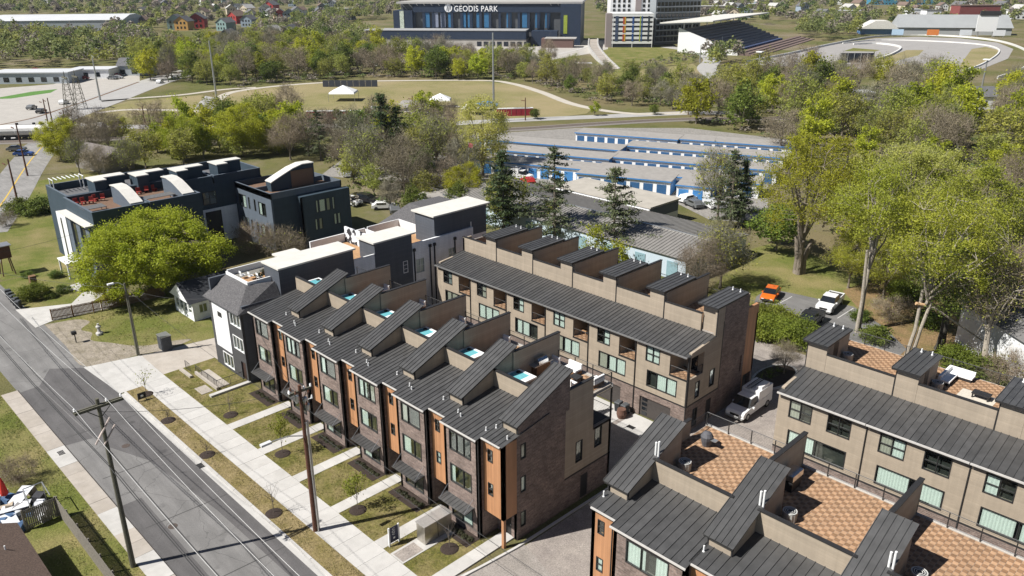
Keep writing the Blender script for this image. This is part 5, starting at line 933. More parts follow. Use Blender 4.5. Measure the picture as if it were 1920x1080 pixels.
def vehicle(kind, paint):
    """side outline along +x = front; returns list of (name, mesh, children)"""
    key = (kind, paint.name)
    if key in CARS: return CARS[key]
    P = []; L, w = {'car': (4.3, 1.78), 'suv': (4.7, 1.88), 'pickup': (5.7, 1.98), 'van': (5.6, 1.95)}[kind]; h = L/2
    b = MB()
    if kind == 'car': pr = [(-h, .35), (h, .3), (h, .62), (h-.25, .78), (h-1.15, .92), (-h+.5, .98), (-h, .88)]
    elif kind == 'suv': pr = [(-h, .4), (h, .38), (h, .78), (h-.2, .98), (h-1.2, 1.06), (-h+.1, 1.1), (-h, .9)]
    elif kind == 'pickup': pr = [(-h, .5), (h, .45), (h, .95), (h-.15, 1.1), (h-1.4, 1.18), (-h+2.0, 1.18), (-h+1.98, 1.16), (-h, 1.16)]
    else: pr = [(-h, .45), (h, .45), (h, .85), (h-.2, 1.05), (h-1.15, 1.18), (h-2.7, 1.2), (-h, 1.2)]
    profile_body(b, pr[::-1], w); P.append(('body', b.mesh('body', paint)))
    g = MB(); r = MB()
    if kind == 'car': cab(g, (-h+.35, h-1.1), (-h+1.0, h-1.95), w, 1.40, .93, 0); r.box(-h+.98, h-1.93, -w/2+.2, w/2-.2, 1.40, 1.45)
    elif kind == 'suv': cab(g, (-h+.08, h-1.15), (-h+.35, h-1.85), w, 1.62, 1.05, 0); r.box(-h+.3, h-1.85, -w/2+.2, w/2-.2, 1.62, 1.69)
    elif kind == 'pickup': cab(g, (-h+2.05, h-1.35), (-h+2.3, h-2.0), w, 1.78, 1.15, 0); r.box(-h+2.28, h-1.98, -w/2+.2, w/2-.2, 1.78, 1.84)
    else: cab(g, (h-2.75, h-1.1), (h-2.7, h-1.75), w, 1.92, 1.17, 0); r.box(h-2.72, h-1.72, -w/2+.2, w/2-.2, 1.92, 1.99)
    P.append(('windows', g.mesh('windows', CARGLASS))); P.append(('roof', r.mesh('roof', paint)))
    if kind == 'pickup': P.append(('cargo_bed', MB().box(-h+.08, -h+1.85, -w/2+.14, w/2-.14, 1.165, 1.175).mesh('cargo_bed', TRIM))); P.append(('bed_rail', MB().box(-h+.02, -h+1.95, -w/2+.02, -w/2+.12, 1.16, 1.3).box(-h+.02, -h+1.95, w/2-.12, w/2-.02, 1.16, 1.3).box(-h, -h+.1, -w/2+.12, w/2-.12, 1.16, 1.28).mesh('bed_rail', paint)))
    if kind == 'van':
        v = MB(); v.hexa([(-h+.02, -w/2, .55), (h-2.78, -w/2, .55), (h-2.78, w/2, .55), (-h+.02, w/2, .55)], [(-h+.06, -w/2+.05, 2.3), (h-2.85, -w/2+.05, 2.3), (h-2.85, w/2-.05, 2.3), (-h+.06, w/2-.05, 2.3)]); P.append(('service_body', v.mesh('service_body', paint)))
        v = MB()
        for k in range(3): v.box(-h+.3+1.05*k, -h+1.22+1.05*k, -w/2-.012, -w/2+.02, .75, 1.35); v.box(-h+.3+1.05*k, -h+1.22+1.05*k, w/2-.02, w/2+.012, .75, 1.35)
        P.append(('locker_door', v.mesh('locker_door', M('van_panel', (.62, .62, .61), .5, .05)))); v = MB(); v.tube((-h+.1, -.45, 2.45), (h-2.9, -.45, 2.45), .04, n=5); v.tube((-h+.1, .0, 2.45), (h-2.9, .0, 2.45), .04, n=5)
        for k in range(10): v.tube((-h+.25+.31*k, -.45, 2.45), (-h+.25+.31*k, 0, 2.45), .025, n=4)
        P.append(('ladder', v.mesh('ladder', TRIM))); P.append(('roof_pod', MB().hexa([(-h+.5, .2, 2.3), (h-3.4, .2, 2.3), (h-3.4, .85, 2.3), (-h+.5, .85, 2.3)], [(-h+.6, .25, 2.55), (h-3.5, .25, 2.55), (h-3.5, .8, 2.55), (-h+.6, .8, 2.55)]).mesh('roof_pod', paint)))
    lz = pr[2][1]; lm = M('headlamp', (.8, .8, .78), .15, 0); tm = M('tail_lamp', (.35, .02, .02), .3, 0)
    for s in (-1, 1): P.append(('headlight', MB().box(h-.16, h+.012, s*(w/2-.32)-.17, s*(w/2-.32)+.17, lz-.2, lz-.03).mesh('headlight', lm))); P.append(('tail_light', MB().box(-h-.012, -h+.1, s*(w/2-.2)-.1, s*(w/2-.2)+.1, lz-.1, lz+.14).mesh('tail_light', tm))); P.append(('mirror', MB().box(h-1.75, h-1.6, s*(w/2+.1)-.1, s*(w/2+.1)+.1, lz+.18, lz+.34).mesh('mirror', paint)))
    P.append(('grille', MB().box(h-.05, h+.015, -w/2+.5, w/2-.5, lz-.3, lz-.06).mesh('grille', TRIM))); P.append(('bumper', MB().box(h-.1, h+.06, -w/2+.08, w/2-.08, .32, .5).box(-h-.06, -h+.1, -w/2+.08, w/2-.08, .36, .55).mesh('bumper', GALV if kind in ('pickup', 'van') else TRIM)))
    CARS[key] = (P, L, w); return CARS[key]
def park(kind, paint, loc, rz, label, group=None, cat=None, name=None):
    P, L, w = vehicle(kind, paint); t = thing(name or {'car': 'parked_car', 'suv': 'parked_suv', 'pickup': 'pickup_truck', 'van': 'service_van'}[kind], loc, label, cat or {'car': 'car', 'suv': 'car', 'pickup': 'pickup', 'van': 'van'}[kind], group, rz)
    for nm, me in P: inst(me, nm, t, local=True)
    k = 1.15 if kind in ('pickup', 'van') else 1.0
    for sx in (L/2-.85, -L/2+.95):
        for sy in (-1, 1): q = inst(WT, 'wheel', t, (sx, sy*(w/2-.1), .34*k), 0, k, local=True); inst(WR, 'rim', q, local=True)
    return t
def paint(nm, c, r=.25): return M(nm, c, r, .03, 1, 0, .6)
WP, OP, BP, SP, KP, DP, RP = paint('white_car_paint', (.74, .74, .73)), paint('orange_car_paint', (.60, .13, .015)), paint('blue_car_paint', (.03, .08, .28)), paint('silver_car_paint', (.42, .43, .44)), paint('black_car_paint', (.02, .02, .022)), paint('grey_car_paint', (.13, .135, .14)), paint('red_car_paint', (.38, .03, .025))
park('van', WP, (-33.0, 65.2, .01), -1.56, 'white service van with roof ladder parked beside the tan terrace')
p = G(1440, 563); park('car', OP, (-46.3, 93.9, .02), -1.3, 'orange hatchback parked at the edge of the lawn')
p = G(1551, 586); park('pickup', WP, (-39.2, 96.2, .02), -1.43, 'white pickup truck parked on the asphalt by the lawn')
p = G(1502, 612); park('pickup', KP, (-38.4, 88.9, .02), -1.45, 'black pickup half hidden behind the leafy hedge')
p = G(45, 292); park('car', BP, (*p[:2], .03), 1.0, 'blue car driving along the road behind the navy block'); p = G(32, 283)
park('car', DP, (*p[:2], .03), 1.0, 'dark grey car following the blue car on the back road')
p = G(658, 384); park('suv', WP, (*p[:2], .02), .2, 'white car parked behind the slate blue corner house'); p = G(690, 380); park('suv', KP, (*p[:2], .02), .3, 'black car parked next to the white one behind the slate blue house')
# ============================================================= TREES
LEAF_B = M_leaf('bright_spring_leaf', (.330, .375, .028), (.420, .445, .042), .5)
LEAF_O = M_leaf('olive_spring_leaf', (.265, .290, .056), (.350, .360, .078), .48)
LEAF_C = M_leaf('willow_green_leaf', (.310, .365, .042), (.400, .435, .062), .52)
LEAF_D = M_leaf('deep_green_leaf', (.110, .160, .028), (.170, .215, .038), .4)
LEAF_P = M_leaf('pale_budding_leaf', (.40, .425, .10), (.50, .50, .135), .5)
LEAF_H = M_leaf('hedge_leaf', (.150, .195, .026), (.215, .255, .036), .4)
NEEDLE = M_leaf('pine_needles', (.045, .072, .026), (.080, .110, .040), .2, .05)
NEEDLE2 = M_leaf('pale_pine_needles', (.080, .105, .046), (.125, .145, .065), .2, .05)
TWIGB = M_leaf('brown_twigs', (.20, .165, .115), (.27, .222, .150), .0, .1)
TWIGG = M_leaf('grey_twigs', (.165, .155, .110), (.23, .215, .145), .0, .1)
def fast_quads(name, V, mat):
    n = len(V)//4; me = bpy.data.meshes.new(name); me.vertices.add(4*n); me.vertices.foreach_set('co', np.ascontiguousarray(V, dtype=np.float32).ravel())
    me.loops.add(4*n); me.loops.foreach_set('vertex_index', np.arange(4*n, dtype=np.int32)); me.polygons.add(n); me.polygons.foreach_set('loop_start', np.arange(0, 4*n, 4, dtype=np.int32)); me.polygons.foreach_set('loop_total', np.full(n, 4, dtype=np.int32))
    me.materials.append(mat); me.update(); me.validate(); return me
def unit(a): return a/(np.linalg.norm(a, axis=-1, keepdims=True)+1e-9)
def leaves(R, C, s, aspect=.62, up=.35):
    n = len(C); nrm = R.normal(size=(n, 3)); nrm[:, 2] += up*2; nrm = unit(nrm); a = unit(np.cross(nrm, R.normal(size=(n, 3)))); b = np.cross(nrm, a); k = (s*R.uniform(.55, 1.4, n))[:, None]
    return np.stack([C-a*k, C+b*k*aspect, C+a*k, C-b*k*aspect], 1).reshape(-1, 3)
def twigs(R, C, D, L, w):
    n = len(C); side = unit(np.cross(D, R.normal(size=(n, 3)))); l = (L*R.uniform(.5, 1.4, n))[:, None]; bend = R.normal(size=(n, 3))*.15*l; e = C+D*l+bend; k = w
    return np.stack([C-side*k, C+side*k, e+side*k*.3, e-side*k*.3], 1).reshape(-1, 3)
def poly_tube(m, pts, r0, r1, n=6):
    K = len(pts)-1
    for i in range(K): m.tube(pts[i], pts[i+1], r0+(r1-r0)*i/K, r0+(r1-r0)*(i+1)/K, n, 0, False)
def curve3(a, b, bulge, R, k=4, jit=.06):
    a = np.array(a, float); b = np.array(b, float); L = np.linalg.norm(b-a); c = (a+b)/2+np.array((0, 0, bulge*L)); out = []
    for i in range(k+1): t = i/k; p = a*(1-t)**2+2*c*t*(1-t)+b*t*t; out.append(p+(R.normal(size=3)*jit*L/k if 0 < i < k else 0))
    return out
def broadleaf(seed, H, Wd, base=.3, nl=7, ncl=70, npc=55, leaf=.28, clr=.95, mat=None, bark=None, tw=0, twmat=None, r=None, shell=.5, multi=1, low=-.55, lean=(0, 0), trunk_path=None, twl=.9, tww=.022, flat=.75):
    """trunk, bent limbs, branchlets reaching clump centres spread through an ellipsoid crown, leaf-sized faces and twigs round each clump"""
    R = np.random.default_rng(seed); m = MB(); r = r or H*.017; zb = base*H; cz = zb+(H-zb)*.48; rad = np.array((Wd/2, Wd/2, (H-zb)*.52)); nodes = []
    fork = np.array((lean[0]*.5, lean[1]*.5, zb))
    for q in range(multi):
        off = np.array((math.cos(q*2.3)*r*1.2, math.sin(q*2.3)*r*1.2, 0))*(multi > 1); top = fork+off*2.2; poly_tube(m, [off, off*.9+fork*.4+R.normal(size=3)*.05*(1, 1, 0), top], r*(1.35 if multi == 1 else .9), r*(.8 if multi == 1 else .6), 9)
    m.tube((0, 0, -.1), (0, 0, .5), r*1.9, r*1.3, 9, 0, False)
    ctr = np.array((lean[0], lean[1], cz))
    for k in range(nl):
        a = 2*math.pi*(k+R.uniform(-.3, .3))/nl; el = R.uniform(-.05, .95); rr = R.uniform(.6, .85); tgt = ctr+np.array((math.cos(a)*math.cos(el*1.3), math.sin(a)*math.cos(el*1.3), math.sin(el*1.3)))*rad*rr
        st = fork*(R.uniform(.75, 1.0) if k else 1); pts = curve3(st, tgt, R.uniform(.05, .2), R, 5); poly_tube(m, pts, r*R.uniform(.42, .62), r*.12, 6); nodes += pts[1:]
    pts = curve3(fork, ctr+np.array((R.normal()*.5, R.normal()*.5, rad[2]*.8)), 0, R, 5); poly_tube(m, pts, r*.7, r*.1, 6); nodes += pts[1:]
    nodes = np.array(nodes); C = []
    while len(C) < ncl:
        d = unit(R.normal(size=3)); rr = (shell+(1-shell)*R.uniform()**.6)
        if d[2]*rr < low: continue
        C.append(ctr+d*rad*rr*(1+.10*math.sin(5*d[0]+seed)+.10*math.cos(6*d[1]+2*seed)))
    C = np.array(C); tips = []; dirs = []
    for c in C:
        w = np.linalg.norm(nodes-c, axis=1)+np.maximum(0, nodes[:, 2]-c[2])*1.2; p = nodes[np.argmin(w)]; pts = curve3(p, c, .08, R, 3); poly_tube(m, pts, r*.13, r*.035, 4); tips.append(c); dirs.append(unit(c-p))
    V = []; dirs = np.array(dirs)
    lc = []
    if npc:
        P = np.repeat(C, npc, 0)+R.normal(size=(ncl*npc, 3))*clr*np.array((1, 1, flat))*R.uniform(.5, 1.25, (ncl, 1)).repeat(npc, 0); V = leaves(R, P, leaf, .62, .6)
    wood = m.mesh('trunk', bark or BARK); lm = fast_quads('crown', V, mat) if npc else None; tm = None
    if tw:
        P = np.repeat(C, tw, 0)+R.normal(size=(ncl*tw, 3))*clr*.55; D = unit(np.repeat(dirs, tw, 0)*.6+R.normal(size=(ncl*tw, 3))*.6+np.array((0, 0, .45))); tm = fast_quads('twigs', twigs(R, P, D, twl, tww), twmat or TWIGG)
    return wood, lm, tm
def conifer(seed, H, Wd, base=.2, mat=None, npb=46, leaf=.34, gap=1.0, ragged=.5):
    R = np.random.default_rng(seed); m = MB(); r = H*.014; top = np.array((R.normal()*.3, R.normal()*.3, H)); poly_tube(m, [(0, 0, 0), top*.5, top], r*1.3, r*.2, 8); P = []
    z = base*H
    while z < H*.97:
        t = (z-base*H)/(H*(1-base)); L = Wd/2*(1-t)**.75*(1 if t > .12 else .75)+.25
        for k in range(R.integers(4, 7)):
            a = R.uniform(0, 6.28); l = L*R.uniform(1-ragged, 1.12); s = np.array((top[0]*z/H, top[1]*z/H, z+R.uniform(-.2, .2))); e = s+np.array((math.cos(a)*l, math.sin(a)*l, l*R.uniform(-.12, .22)+(.4 if t > .8 else 0))); m.tube(s, e, .05+.03*(1-t), .015, 4, 0, False)
            n = int(npb*(.35+l/(Wd/2))); f = R.uniform(.25, 1.05, n)[:, None]; P.append(s+(e-s)*f+R.normal(size=(n, 3))*np.array((.42, .42, .16))*(.5+.5*l/(Wd/2)))
        z += gap*R.uniform(.7, 1.25)
    P = np.concatenate(P); return m.mesh('trunk', BARK), fast_quads('crown', leaves(R, P, leaf, .28, .6), mat or NEEDLE), None
def plant(proto, loc, label, group=None, rz=None, sc=1, name='tree', cat='tree'):
    t = thing(name, (loc[0], loc[1], loc[2] if len(loc) > 2 else 0), label, cat, group, random.uniform(0, 6.28) if rz is None else rz); t.scale = (sc, sc, sc) if not isinstance(sc, tuple) else sc
    for nm, me in zip(('trunk', 'crown', 'twigs'), proto):
        if me is not None:
            c_ = inst(me, nm, t, local=True)
            if nm == 'twigs': c_['kind'] = 'stuff'
    return t
# --- single trees of the middle ground
big = broadleaf(21, 10.9, 18.0, .16, 11, 330, 330, .12, .58, LEAF_B, BARK, r=.42, shell=.55, low=-.62, tw=4, twmat=TWIGG, flat=.7)
plant(big, (-105.2, 36.6), 'broad round-crowned bright green tree beside the wooden fence', name='round_tree', rz=.4)
def at(px, py): return G(px, py)
cw1 = broadleaf(31, 20, 13.5, .26, 9, 130, 230, .105, .72, LEAF_B, BARK, r=.48, shell=.45, multi=3, tw=6, twmat=TWIGG, low=-.5); plant(cw1, at(1497, 512), 'thick multi-trunked tree with yellow-green crown standing on the lawn', name='cottonwood_tree', rz=.5)
cw2 = broadleaf(32, 21, 9.5, .50, 7, 85, 230, .105, .7, LEAF_C, PALEBARK, r=.28, shell=.4, multi=2, tw=7, twmat=TWIGG); plant(cw2, at(1610, 622), 'tall pale double-trunked tree beside the car park', name='cottonwood_tree', rz=2.0)
cw3 = broadleaf(33, 20, 13.5, .40, 7, 100, 230, .105, .75, LEAF_C, PALEBARK, r=.27, shell=.4, multi=2, tw=7, twmat=TWIGG, lean=(1.5, -.6)); plant(cw3, at(1705, 668), 'forked pale-barked tree with a snapped limb behind the tan deck', name='cottonwood_tree', rz=1.0)
p = at(1705, 668); t = thing('broken_limb', (p[0]+.3, p[1]+.2, 0), 'snapped pale limb hanging from the forked tree', 'branch'); MB().tube((p[0]-.3, p[1]-.2, 6.4), (p[0]+1.2, p[1]+1.2, 5.9), .17, .15, 8).tube((p[0]+1.2, p[1]+1.2, 5.9), (p[0]+6.2, p[1]+5.4, 1.7), .14, .05, 7).build('limb', PALEBARK, t); MB().tube((p[0]-.32, p[1]-.22, 6.41), (p[0]+.5, p[1]+.55, 6.2), .19, .18, 8).build('torn_wood', M('torn_wood', (.55, .36, .2), .9, .2), t)
cw4 = broadleaf(34, 13, 9.5, .40, 8, 70, 200, .105, .75, LEAF_D, M('dark_bark', (.055, .05, .042), .9, .3), r=.38, shell=.4, tw=8); plant(cw4, at(1762, 655), 'dark-trunked spreading tree in front of the white metal shed', name='oak_tree', rz=.2)
cw5 = broadleaf(35, 13, 10, .42, 7, 60, 50, .09, 1.1, LEAF_O, PALEBARK, r=.28, shell=.35, tw=34, twmat=TWIGB, lean=(2.2, 0)); plant(cw5, at(1842, 700), 'leaning pale tree with thin leaves beside the white metal shed', name='cottonwood_tree', rz=2.2); plant(cw5, at(1900, 660), 'slender grey leaning tree at the far end of the white metal shed', name='cottonwood_tree', rz=4.0)
pb = broadleaf(36, 17, 16, .22, 9, 125, 250, .12, .8, LEAF_P, BARK, r=.4, shell=.5, tw=14); plant(pb, at(1690, 470), 'large pale budding tree behind the car park trees', name='maple_tree'); 
ol = broadleaf(37, 14, 12, .25, 8, 95, 230, .115, .75, LEAF_C, BARK, shell=.45, tw=14)
plant(ol, at(1820, 520), 'olive-leaved tree beside the pale budding tree', name='maple_tree', sc=1.15); plant(ol, at(1590, 540), 'small olive tree leaning over the lawn edge', name='maple_tree', sc=.55); plant(ol, at(1655, 560), 'low olive tree between the tall trunks behind the white pickup', name='maple_tree', sc=.6, rz=1)
plant(broadleaf(41, 7, 8, .25, 6, 60, 70, .22, .8, LEAF_D, BARK, shell=.4), at(1455, 470), 'dark green bushy tree at the lawn corner behind the thick trunks', name='bushy_tree')
c1 = conifer(51, 14.5, 9.5, .10, NEEDLE, 70, .28, .62, .7); c2 = conifer(52, 16, 12.5, .14, NEEDLE2, 62, .28, .72, .8); c3 = conifer(53, 13.5, 12.5, .08, NEEDLE2, 66, .28, .7, .78)
plant(c1, at(945, 446), 'dense dark pine directly behind the tan terrace', name='pine_tree'); plant(c2, at(1040, 462), 'tall ragged pine with open boughs behind the tan terrace', name='pine_tree', sc=1.02); plant(c3, at(1150, 482), 'broad pale-needled pine in front of the seam-roofed warehouse', name='pine_tree', sc=1.05); plant(c2, at(1368, 428), 'dark pine at the corner of the storage yard', name='pine_tree', sc=.86, rz=1.2); plant(c1, at(1384, 424), 'slim pine beside the dark corner pine', name='pine_tree', sc=.8)
plant(c1, at(722, 318), 'dark evergreen standing among the brown bare trees', name='pine_tree', sc=1.15); plant(c1, at(748, 316), 'second dark evergreen beside the brown bare trees', name='pine_tree', sc=.95, rz=2); plant(c2, at(602, 300), 'grey-green pine behind the slate blue corner house', name='pine_tree', sc=.75)
yg = broadleaf(61, 13, 12.5, .12, 8, 130, 210, .145, .68, LEAF_B, BARK, shell=.5, low=-.8); pl = broadleaf(62, 16, 10, .12, 8, 120, 170, .13, .7, LEAF_P, BARK, shell=.45, low=-.8, tw=10)
for i, (x, y, s, pr, lb) in enumerate(((455, 292, .95, yg, 'bright yellow-green tree rising behind the navy roof decks'), (350, 300, .8, yg, 'rounded yellow-green tree behind the white stair roofs'), (520, 288, .7, yg, 'small yellow-green tree near the grey-green pine'), (905, 330, 1.05, pl, 'tall pale green tree at the end of the storage rows'), (870, 385, .62, yg, 'bright green bushy tree above the white house tower'), (115, 300, .75, yg, 'fresh green tree by the back road'))): plant(pr, at(x, y), lb, name='leafy_tree', sc=s)
br = broadleaf(71, 12, 10.5, .2, 9, 110, 0, .2, 1.2, None, BARK, shell=.35, tw=75, twmat=TWIGB, twl=1.0, tww=.018); bg_ = broadleaf(72, 13, 9.5, .25, 9, 100, 14, .22, 1.1, LEAF_O, BARK, shell=.35, tw=60, twmat=TWIGG, twl=1.0, tww=.02)
for i, (x, y, s, pr, lb) in enumerate(((760, 372, 1.0, br, 'large brown bare tree beside the white house tower'), (690, 352, .95, bg_, 'grey bare tree over the parked white car'), (545, 300, .85, br, 'round brown bare tree behind the curved white roof'), (820, 322, .95, bg_, 'grey budding tree near the storage yard entrance'), (178, 300, .8, br, 'grey-brown bare tree behind the navy roof decks'), (205, 285, .85, br, 'taller bare tree near the old gabled shed'), (1345, 410, .95, bg_, 'thin-leaved tree at the storage yard corner'), (1310, 552, .62, br, 'half-dead bare tree behind the tan terrace stair boxes'), (1350, 540, .72, bg_, 'thin olive tree before the warehouse end wall'), (650, 330, .8, br, 'brown bare tree behind the slate blue house'), (188, 338, .6, br, 'bare tree before the gable of the old shed'), (246, 334, .65, bg_, 'thin grey tree beside the old shed roof'), (150, 326, .6, bg_, 'budding grey tree between the old shed and the back road'))): plant(pr, at(x, y), lb, name='bare_tree', sc=s)
# bushes: bare hedge by the slate house, green hedge by the wall, garden shrubs
bh = broadleaf(81, 4.2, 5.5, .08, 8, 60, 2, .12, .6, LEAF_O, TWIG, shell=.4, tw=90, twmat=TWIGB, twl=.55, tww=.012, low=-.9, r=.07)
for x, y, lb in ((482, 470, 'tan bare thicket in front of the slate blue house'), (540, 482, 'brown bare thicket beside the charcoal house roof')): plant(bh, at(x, y), lb, name='bare_bush', cat='bush', sc=1.15)
plant(bh, at(38, 905), 'dry bare bush by the grass beside the cluttered yard', name='bare_bush', cat='bush', sc=.55)
gh = broadleaf(82, 2.6, 4.6, .02, 6, 70, 150, .10, .42, LEAF_H, TWIG, shell=.5, low=-1, r=.05); gd_ = broadleaf(83, 2.4, 5, .02, 6, 60, 60, .15, .45, LEAF_D, TWIG, shell=.5, low=-1, r=.05)
for x, y in ((1440, 632), (1470, 640), (1502, 647)): plant(gh, at(x, y), 'leafy green hedge bush above the low concrete wall', 'hedge bushes above the retaining wall', name='hedge_bush', cat='bush')
for x, y in ((1425, 612), (1458, 618)): plant(gh, at(x, y), 'leafy green hedge bush above the low concrete wall', 'hedge bushes above the retaining wall', name='hedge_bush', cat='bush')
for x, y in ((38, 400), (62, 402), (85, 398)): plant(gd_, at(x, y), 'dark clipped hedge bush beside the back road corner', 'hedge bushes by the back road', name='hedge_bush', cat='bush')
for x, y, s, lb in ((12, 425, .6, 'bare roadside shrub beside the dark hedge'),): plant(bh, at(x, y), lb, name='bare_bush', cat='bush', sc=s)
sg = [(62, 545), (52, 520), (105, 520), (160, 522), (95, 558), (120, 548), (160, 545)]
for k, (x, y) in enumerate(sg): plant(gd_, at(x, y), 'low garden shrub before the navy block', 'garden shrubs of the navy block', name='garden_shrub', cat='shrub', sc=.28+.06*(k % 3))
plant(gh, at(62, 560), 'round garden tree on the lawn by the wheeled bins', name='garden_shrub', cat='shrub', sc=.75); plant(yg, at(215, 572), 'small yellow-green tree overhanging the picket fence', name='leafy_tree', sc=.36)
plant(broadleaf(84, 6, 3.4, .1, 5, 30, 55, .14, .5, LEAF_B, TWIG, shell=.3, low=-.9), at(1115, 505), 'bright green slim tree behind a stair box of the tan terrace', name='leafy_tree', sc=1.1); plant(broadleaf(85, 5, 3.2, .1, 5, 30, 55, .14, .5, LEAF_B, TWIG, shell=.3, low=-.9), at(1160, 512), 'bright green low tree behind the loggia terrace parapet', name='leafy_tree', sc=1.0)
# yuccas and grasses on the planting island
for k in range(4):
    R = np.random.default_rng(90+k); n = 40; D = unit(R.normal(size=(n, 3))*np.array((1, 1, .4))+np.array((0, 0, .8))); me = fast_quads('foliage', twigs(R, np.zeros((n, 3)), D, .8, .03), LEAF_D)
    tag(inst(me, 'ornamental_grass', None, (-35.3+.5*(k % 2), 71.6+1.0*k, .17)), 'tufted grass on the kerbed planting island', 'grass', 'grasses on the planting island')
plant(br, (-34.2, 74.6, .17), 'thin bare young tree on the kerbed planting island', name='bare_tree', sc=.3)
# ------------------------------------------------------------- woods placed tree by tree
def inpoly(p, poly):
    x, y = p; c = False; n = len(poly)
    for i in range(n):
        x0, y0 = poly[i][:2]; x1, y1 = poly[i-1][:2]
        if (y0 > y) != (y1 > y) and x < (x1-x0)*(y-y0)/(y1-y0+1e-12)+x0: c = not c
    return c
def scatter(pxpoly, spacing, seed, avoid=()):
    poly = [G(*p) for p in pxpoly]; xs = [p[0] for p in poly]; ys = [p[1] for p in poly]; R = random.Random(seed); pts = []; cell = {}
    N_ = int(9*(max(xs)-min(xs))*(max(ys)-min(ys))/spacing**2)
    for _ in range(min(N_, 60000)):
        p = (R.uniform(min(xs), max(xs)), R.uniform(min(ys), max(ys)))
        if not inpoly(p, poly) or any(inpoly(p, a) for a in avoid): continue
        k = (int(p[0]//spacing), int(p[1]//spacing))
        if any((p[0]-q[0])**2+(p[1]-q[1])**2 < spacing**2 for i in (-1, 0, 1) for j in (-1, 0, 1) for q in cell.get((k[0]+i, k[1]+j), ())): continue
        cell.setdefault(k, []).append(p); pts.append(p)
    return pts
FT = {'yellow': [broadleaf(101+i, 11+i, 9.5, .15, 7, 60, 60, .29, .78, LEAF_B, BARK, shell=.45, low=-.7, tw=4) for i in range(2)],
      'olive': [broadleaf(111+i, 11+i, 9.5, .18, 7, 60, 48, .27, .85, LEAF_O, BARK, shell=.4, low=-.7, tw=14, tww=.03) for i in range(3)],
      'dark': [broadleaf(121+i, 9+i, 8.5, .12, 7, 54, 62, .29, .78, LEAF_D, BARK, shell=.45, low=-.8) for i in range(2)],
      'bare': [broadleaf(131+i, 11+i, 9.5, .2, 8, 60, 0, .3, 1.2, None, BARK, shell=.35, tw=60, twmat=(TWIGB, TWIGG, TWIGB)[i], twl=1.1, tww=.03) for i in range(3)]}
FL = {'yellow': 'yellow-green leafed', 'olive': 'olive green budding', 'dark': 'dense dark green', 'bare': 'leafless grey-brown'}
def wood(pxpoly, spacing, seed, mix, where, smin=.7, smax=1.15, avoid=()):
    R = random.Random(seed*7+1)
    for p in scatter(pxpoly, spacing, seed, avoid):
        k = R.choices(list(mix), list(mix.values()))[0]; s = R.uniform(smin, smax)
        plant(R.choice(FT[k]), p, f'{FL[k]} tree {where}', f'{FL[k]} trees {where}', sc=(s, s, s*R.uniform(.85, 1.15)), name='tree' if k != 'bare' else 'bare_tree', rz=R.uniform(0, 6.28))
wood([(258, 150), (255, 112), (420, 92), (560, 88), (700, 96), (745, 118), (960, 118), (960, 150), (820, 150), (700, 146), (560, 152), (470, 160), (380, 160)], 8.2, 1, {'yellow': 3, 'olive': 4, 'dark': 3, 'bare': 3}, 'in the belt between the field and the stadium')
wood([(960, 124), (1040, 126), (1100, 150), (1180, 150), (1330, 172), (1340, 205), (1260, 210), (1120, 188), (1010, 160), (960, 150)], 8.0, 2, {'olive': 4, 'dark': 2, 'bare': 5}, 'on the slope below the stairway', .5, .9)
rp = [(1345, 215), (1345, 168), (1480, 158), (1640, 162), (1780, 172), (1900, 180), (1915, 300), (1740, 300), (1640, 262), (1500, 275), (1480, 255), (1290, 235), (1290, 215)]
wood(rp, 9.2, 3, {'yellow': 3, 'olive': 5, 'dark': 2, 'bare': 5}, 'in the wood below the racetrack', .75, 1.2, avoid=[[G(*q) for q in ((1580, 170), (1660, 170), (1660, 235), (1580, 235))], [G(*q) for q in ((1800, 160), (1890, 160), (1890, 290), (1800, 290))]])
wood([(60, 315), (110, 268), (190, 262), (330, 268), (420, 238), (520, 240), (600, 262), (640, 245), (760, 245), (860, 262), (880, 300), (760, 335), (640, 318), (560, 285), (420, 285), (300, 300), (260, 285), (160, 305)], 7.4, 4, {'yellow': 4, 'olive': 4, 'dark': 1, 'bare': 5}, 'between the navy block and the railway', .6, 1.0, avoid=[[G(*q) for q in ((160, 265), (285, 265), (285, 345), (160, 345))]])
wood([(262, 322), (285, 300), (420, 292), (470, 296), (440, 304), (330, 312)], 6.5, 12, {'yellow': 4, 'olive': 3, 'bare': 3}, 'pressed against the rear of the navy block', .5, .8)
wood([(660, 400), (650, 340), (780, 335), (880, 320), (900, 380), (820, 378), (740, 395)], 7.5, 5, {'bare': 5, 'olive': 2, 'dark': 2}, 'behind the white and charcoal houses', .4, .75)
wood([(1440, 300), (1500, 266), (1640, 266), (1760, 300), (1915, 300), (1915, 380), (1700, 375), (1560, 410), (1500, 350)], 11.5, 8, {'olive': 4, 'yellow': 4, 'bare': 4}, 'behind the pale budding tree', .6, 1.0)
wood([(1560, 500), (1600, 420), (1700, 380), (1915, 360), (1915, 560), (1800, 560), (1700, 520)], 10, 6, {'olive': 4, 'yellow': 2, 'bare': 4}, 'beyond the white metal shed', .5, .85)
wood([(700, 402), (760, 374), (900, 374), (1010, 428), (960, 446), (900, 436), (800, 405)], 7.0, 11, {'bare': 4, 'olive': 4, 'dark': 2, 'yellow': 1}, 'around the low shed behind the white houses', .45, .8)
wood([(1000, 438), (1100, 452), (1170, 468), (1180, 440), (1100, 425), (1000, 415)], 9.5, 7, {'bare': 3, 'olive': 3, 'dark': 2}, 'among the pines behind the tan terrace', .35, .6)

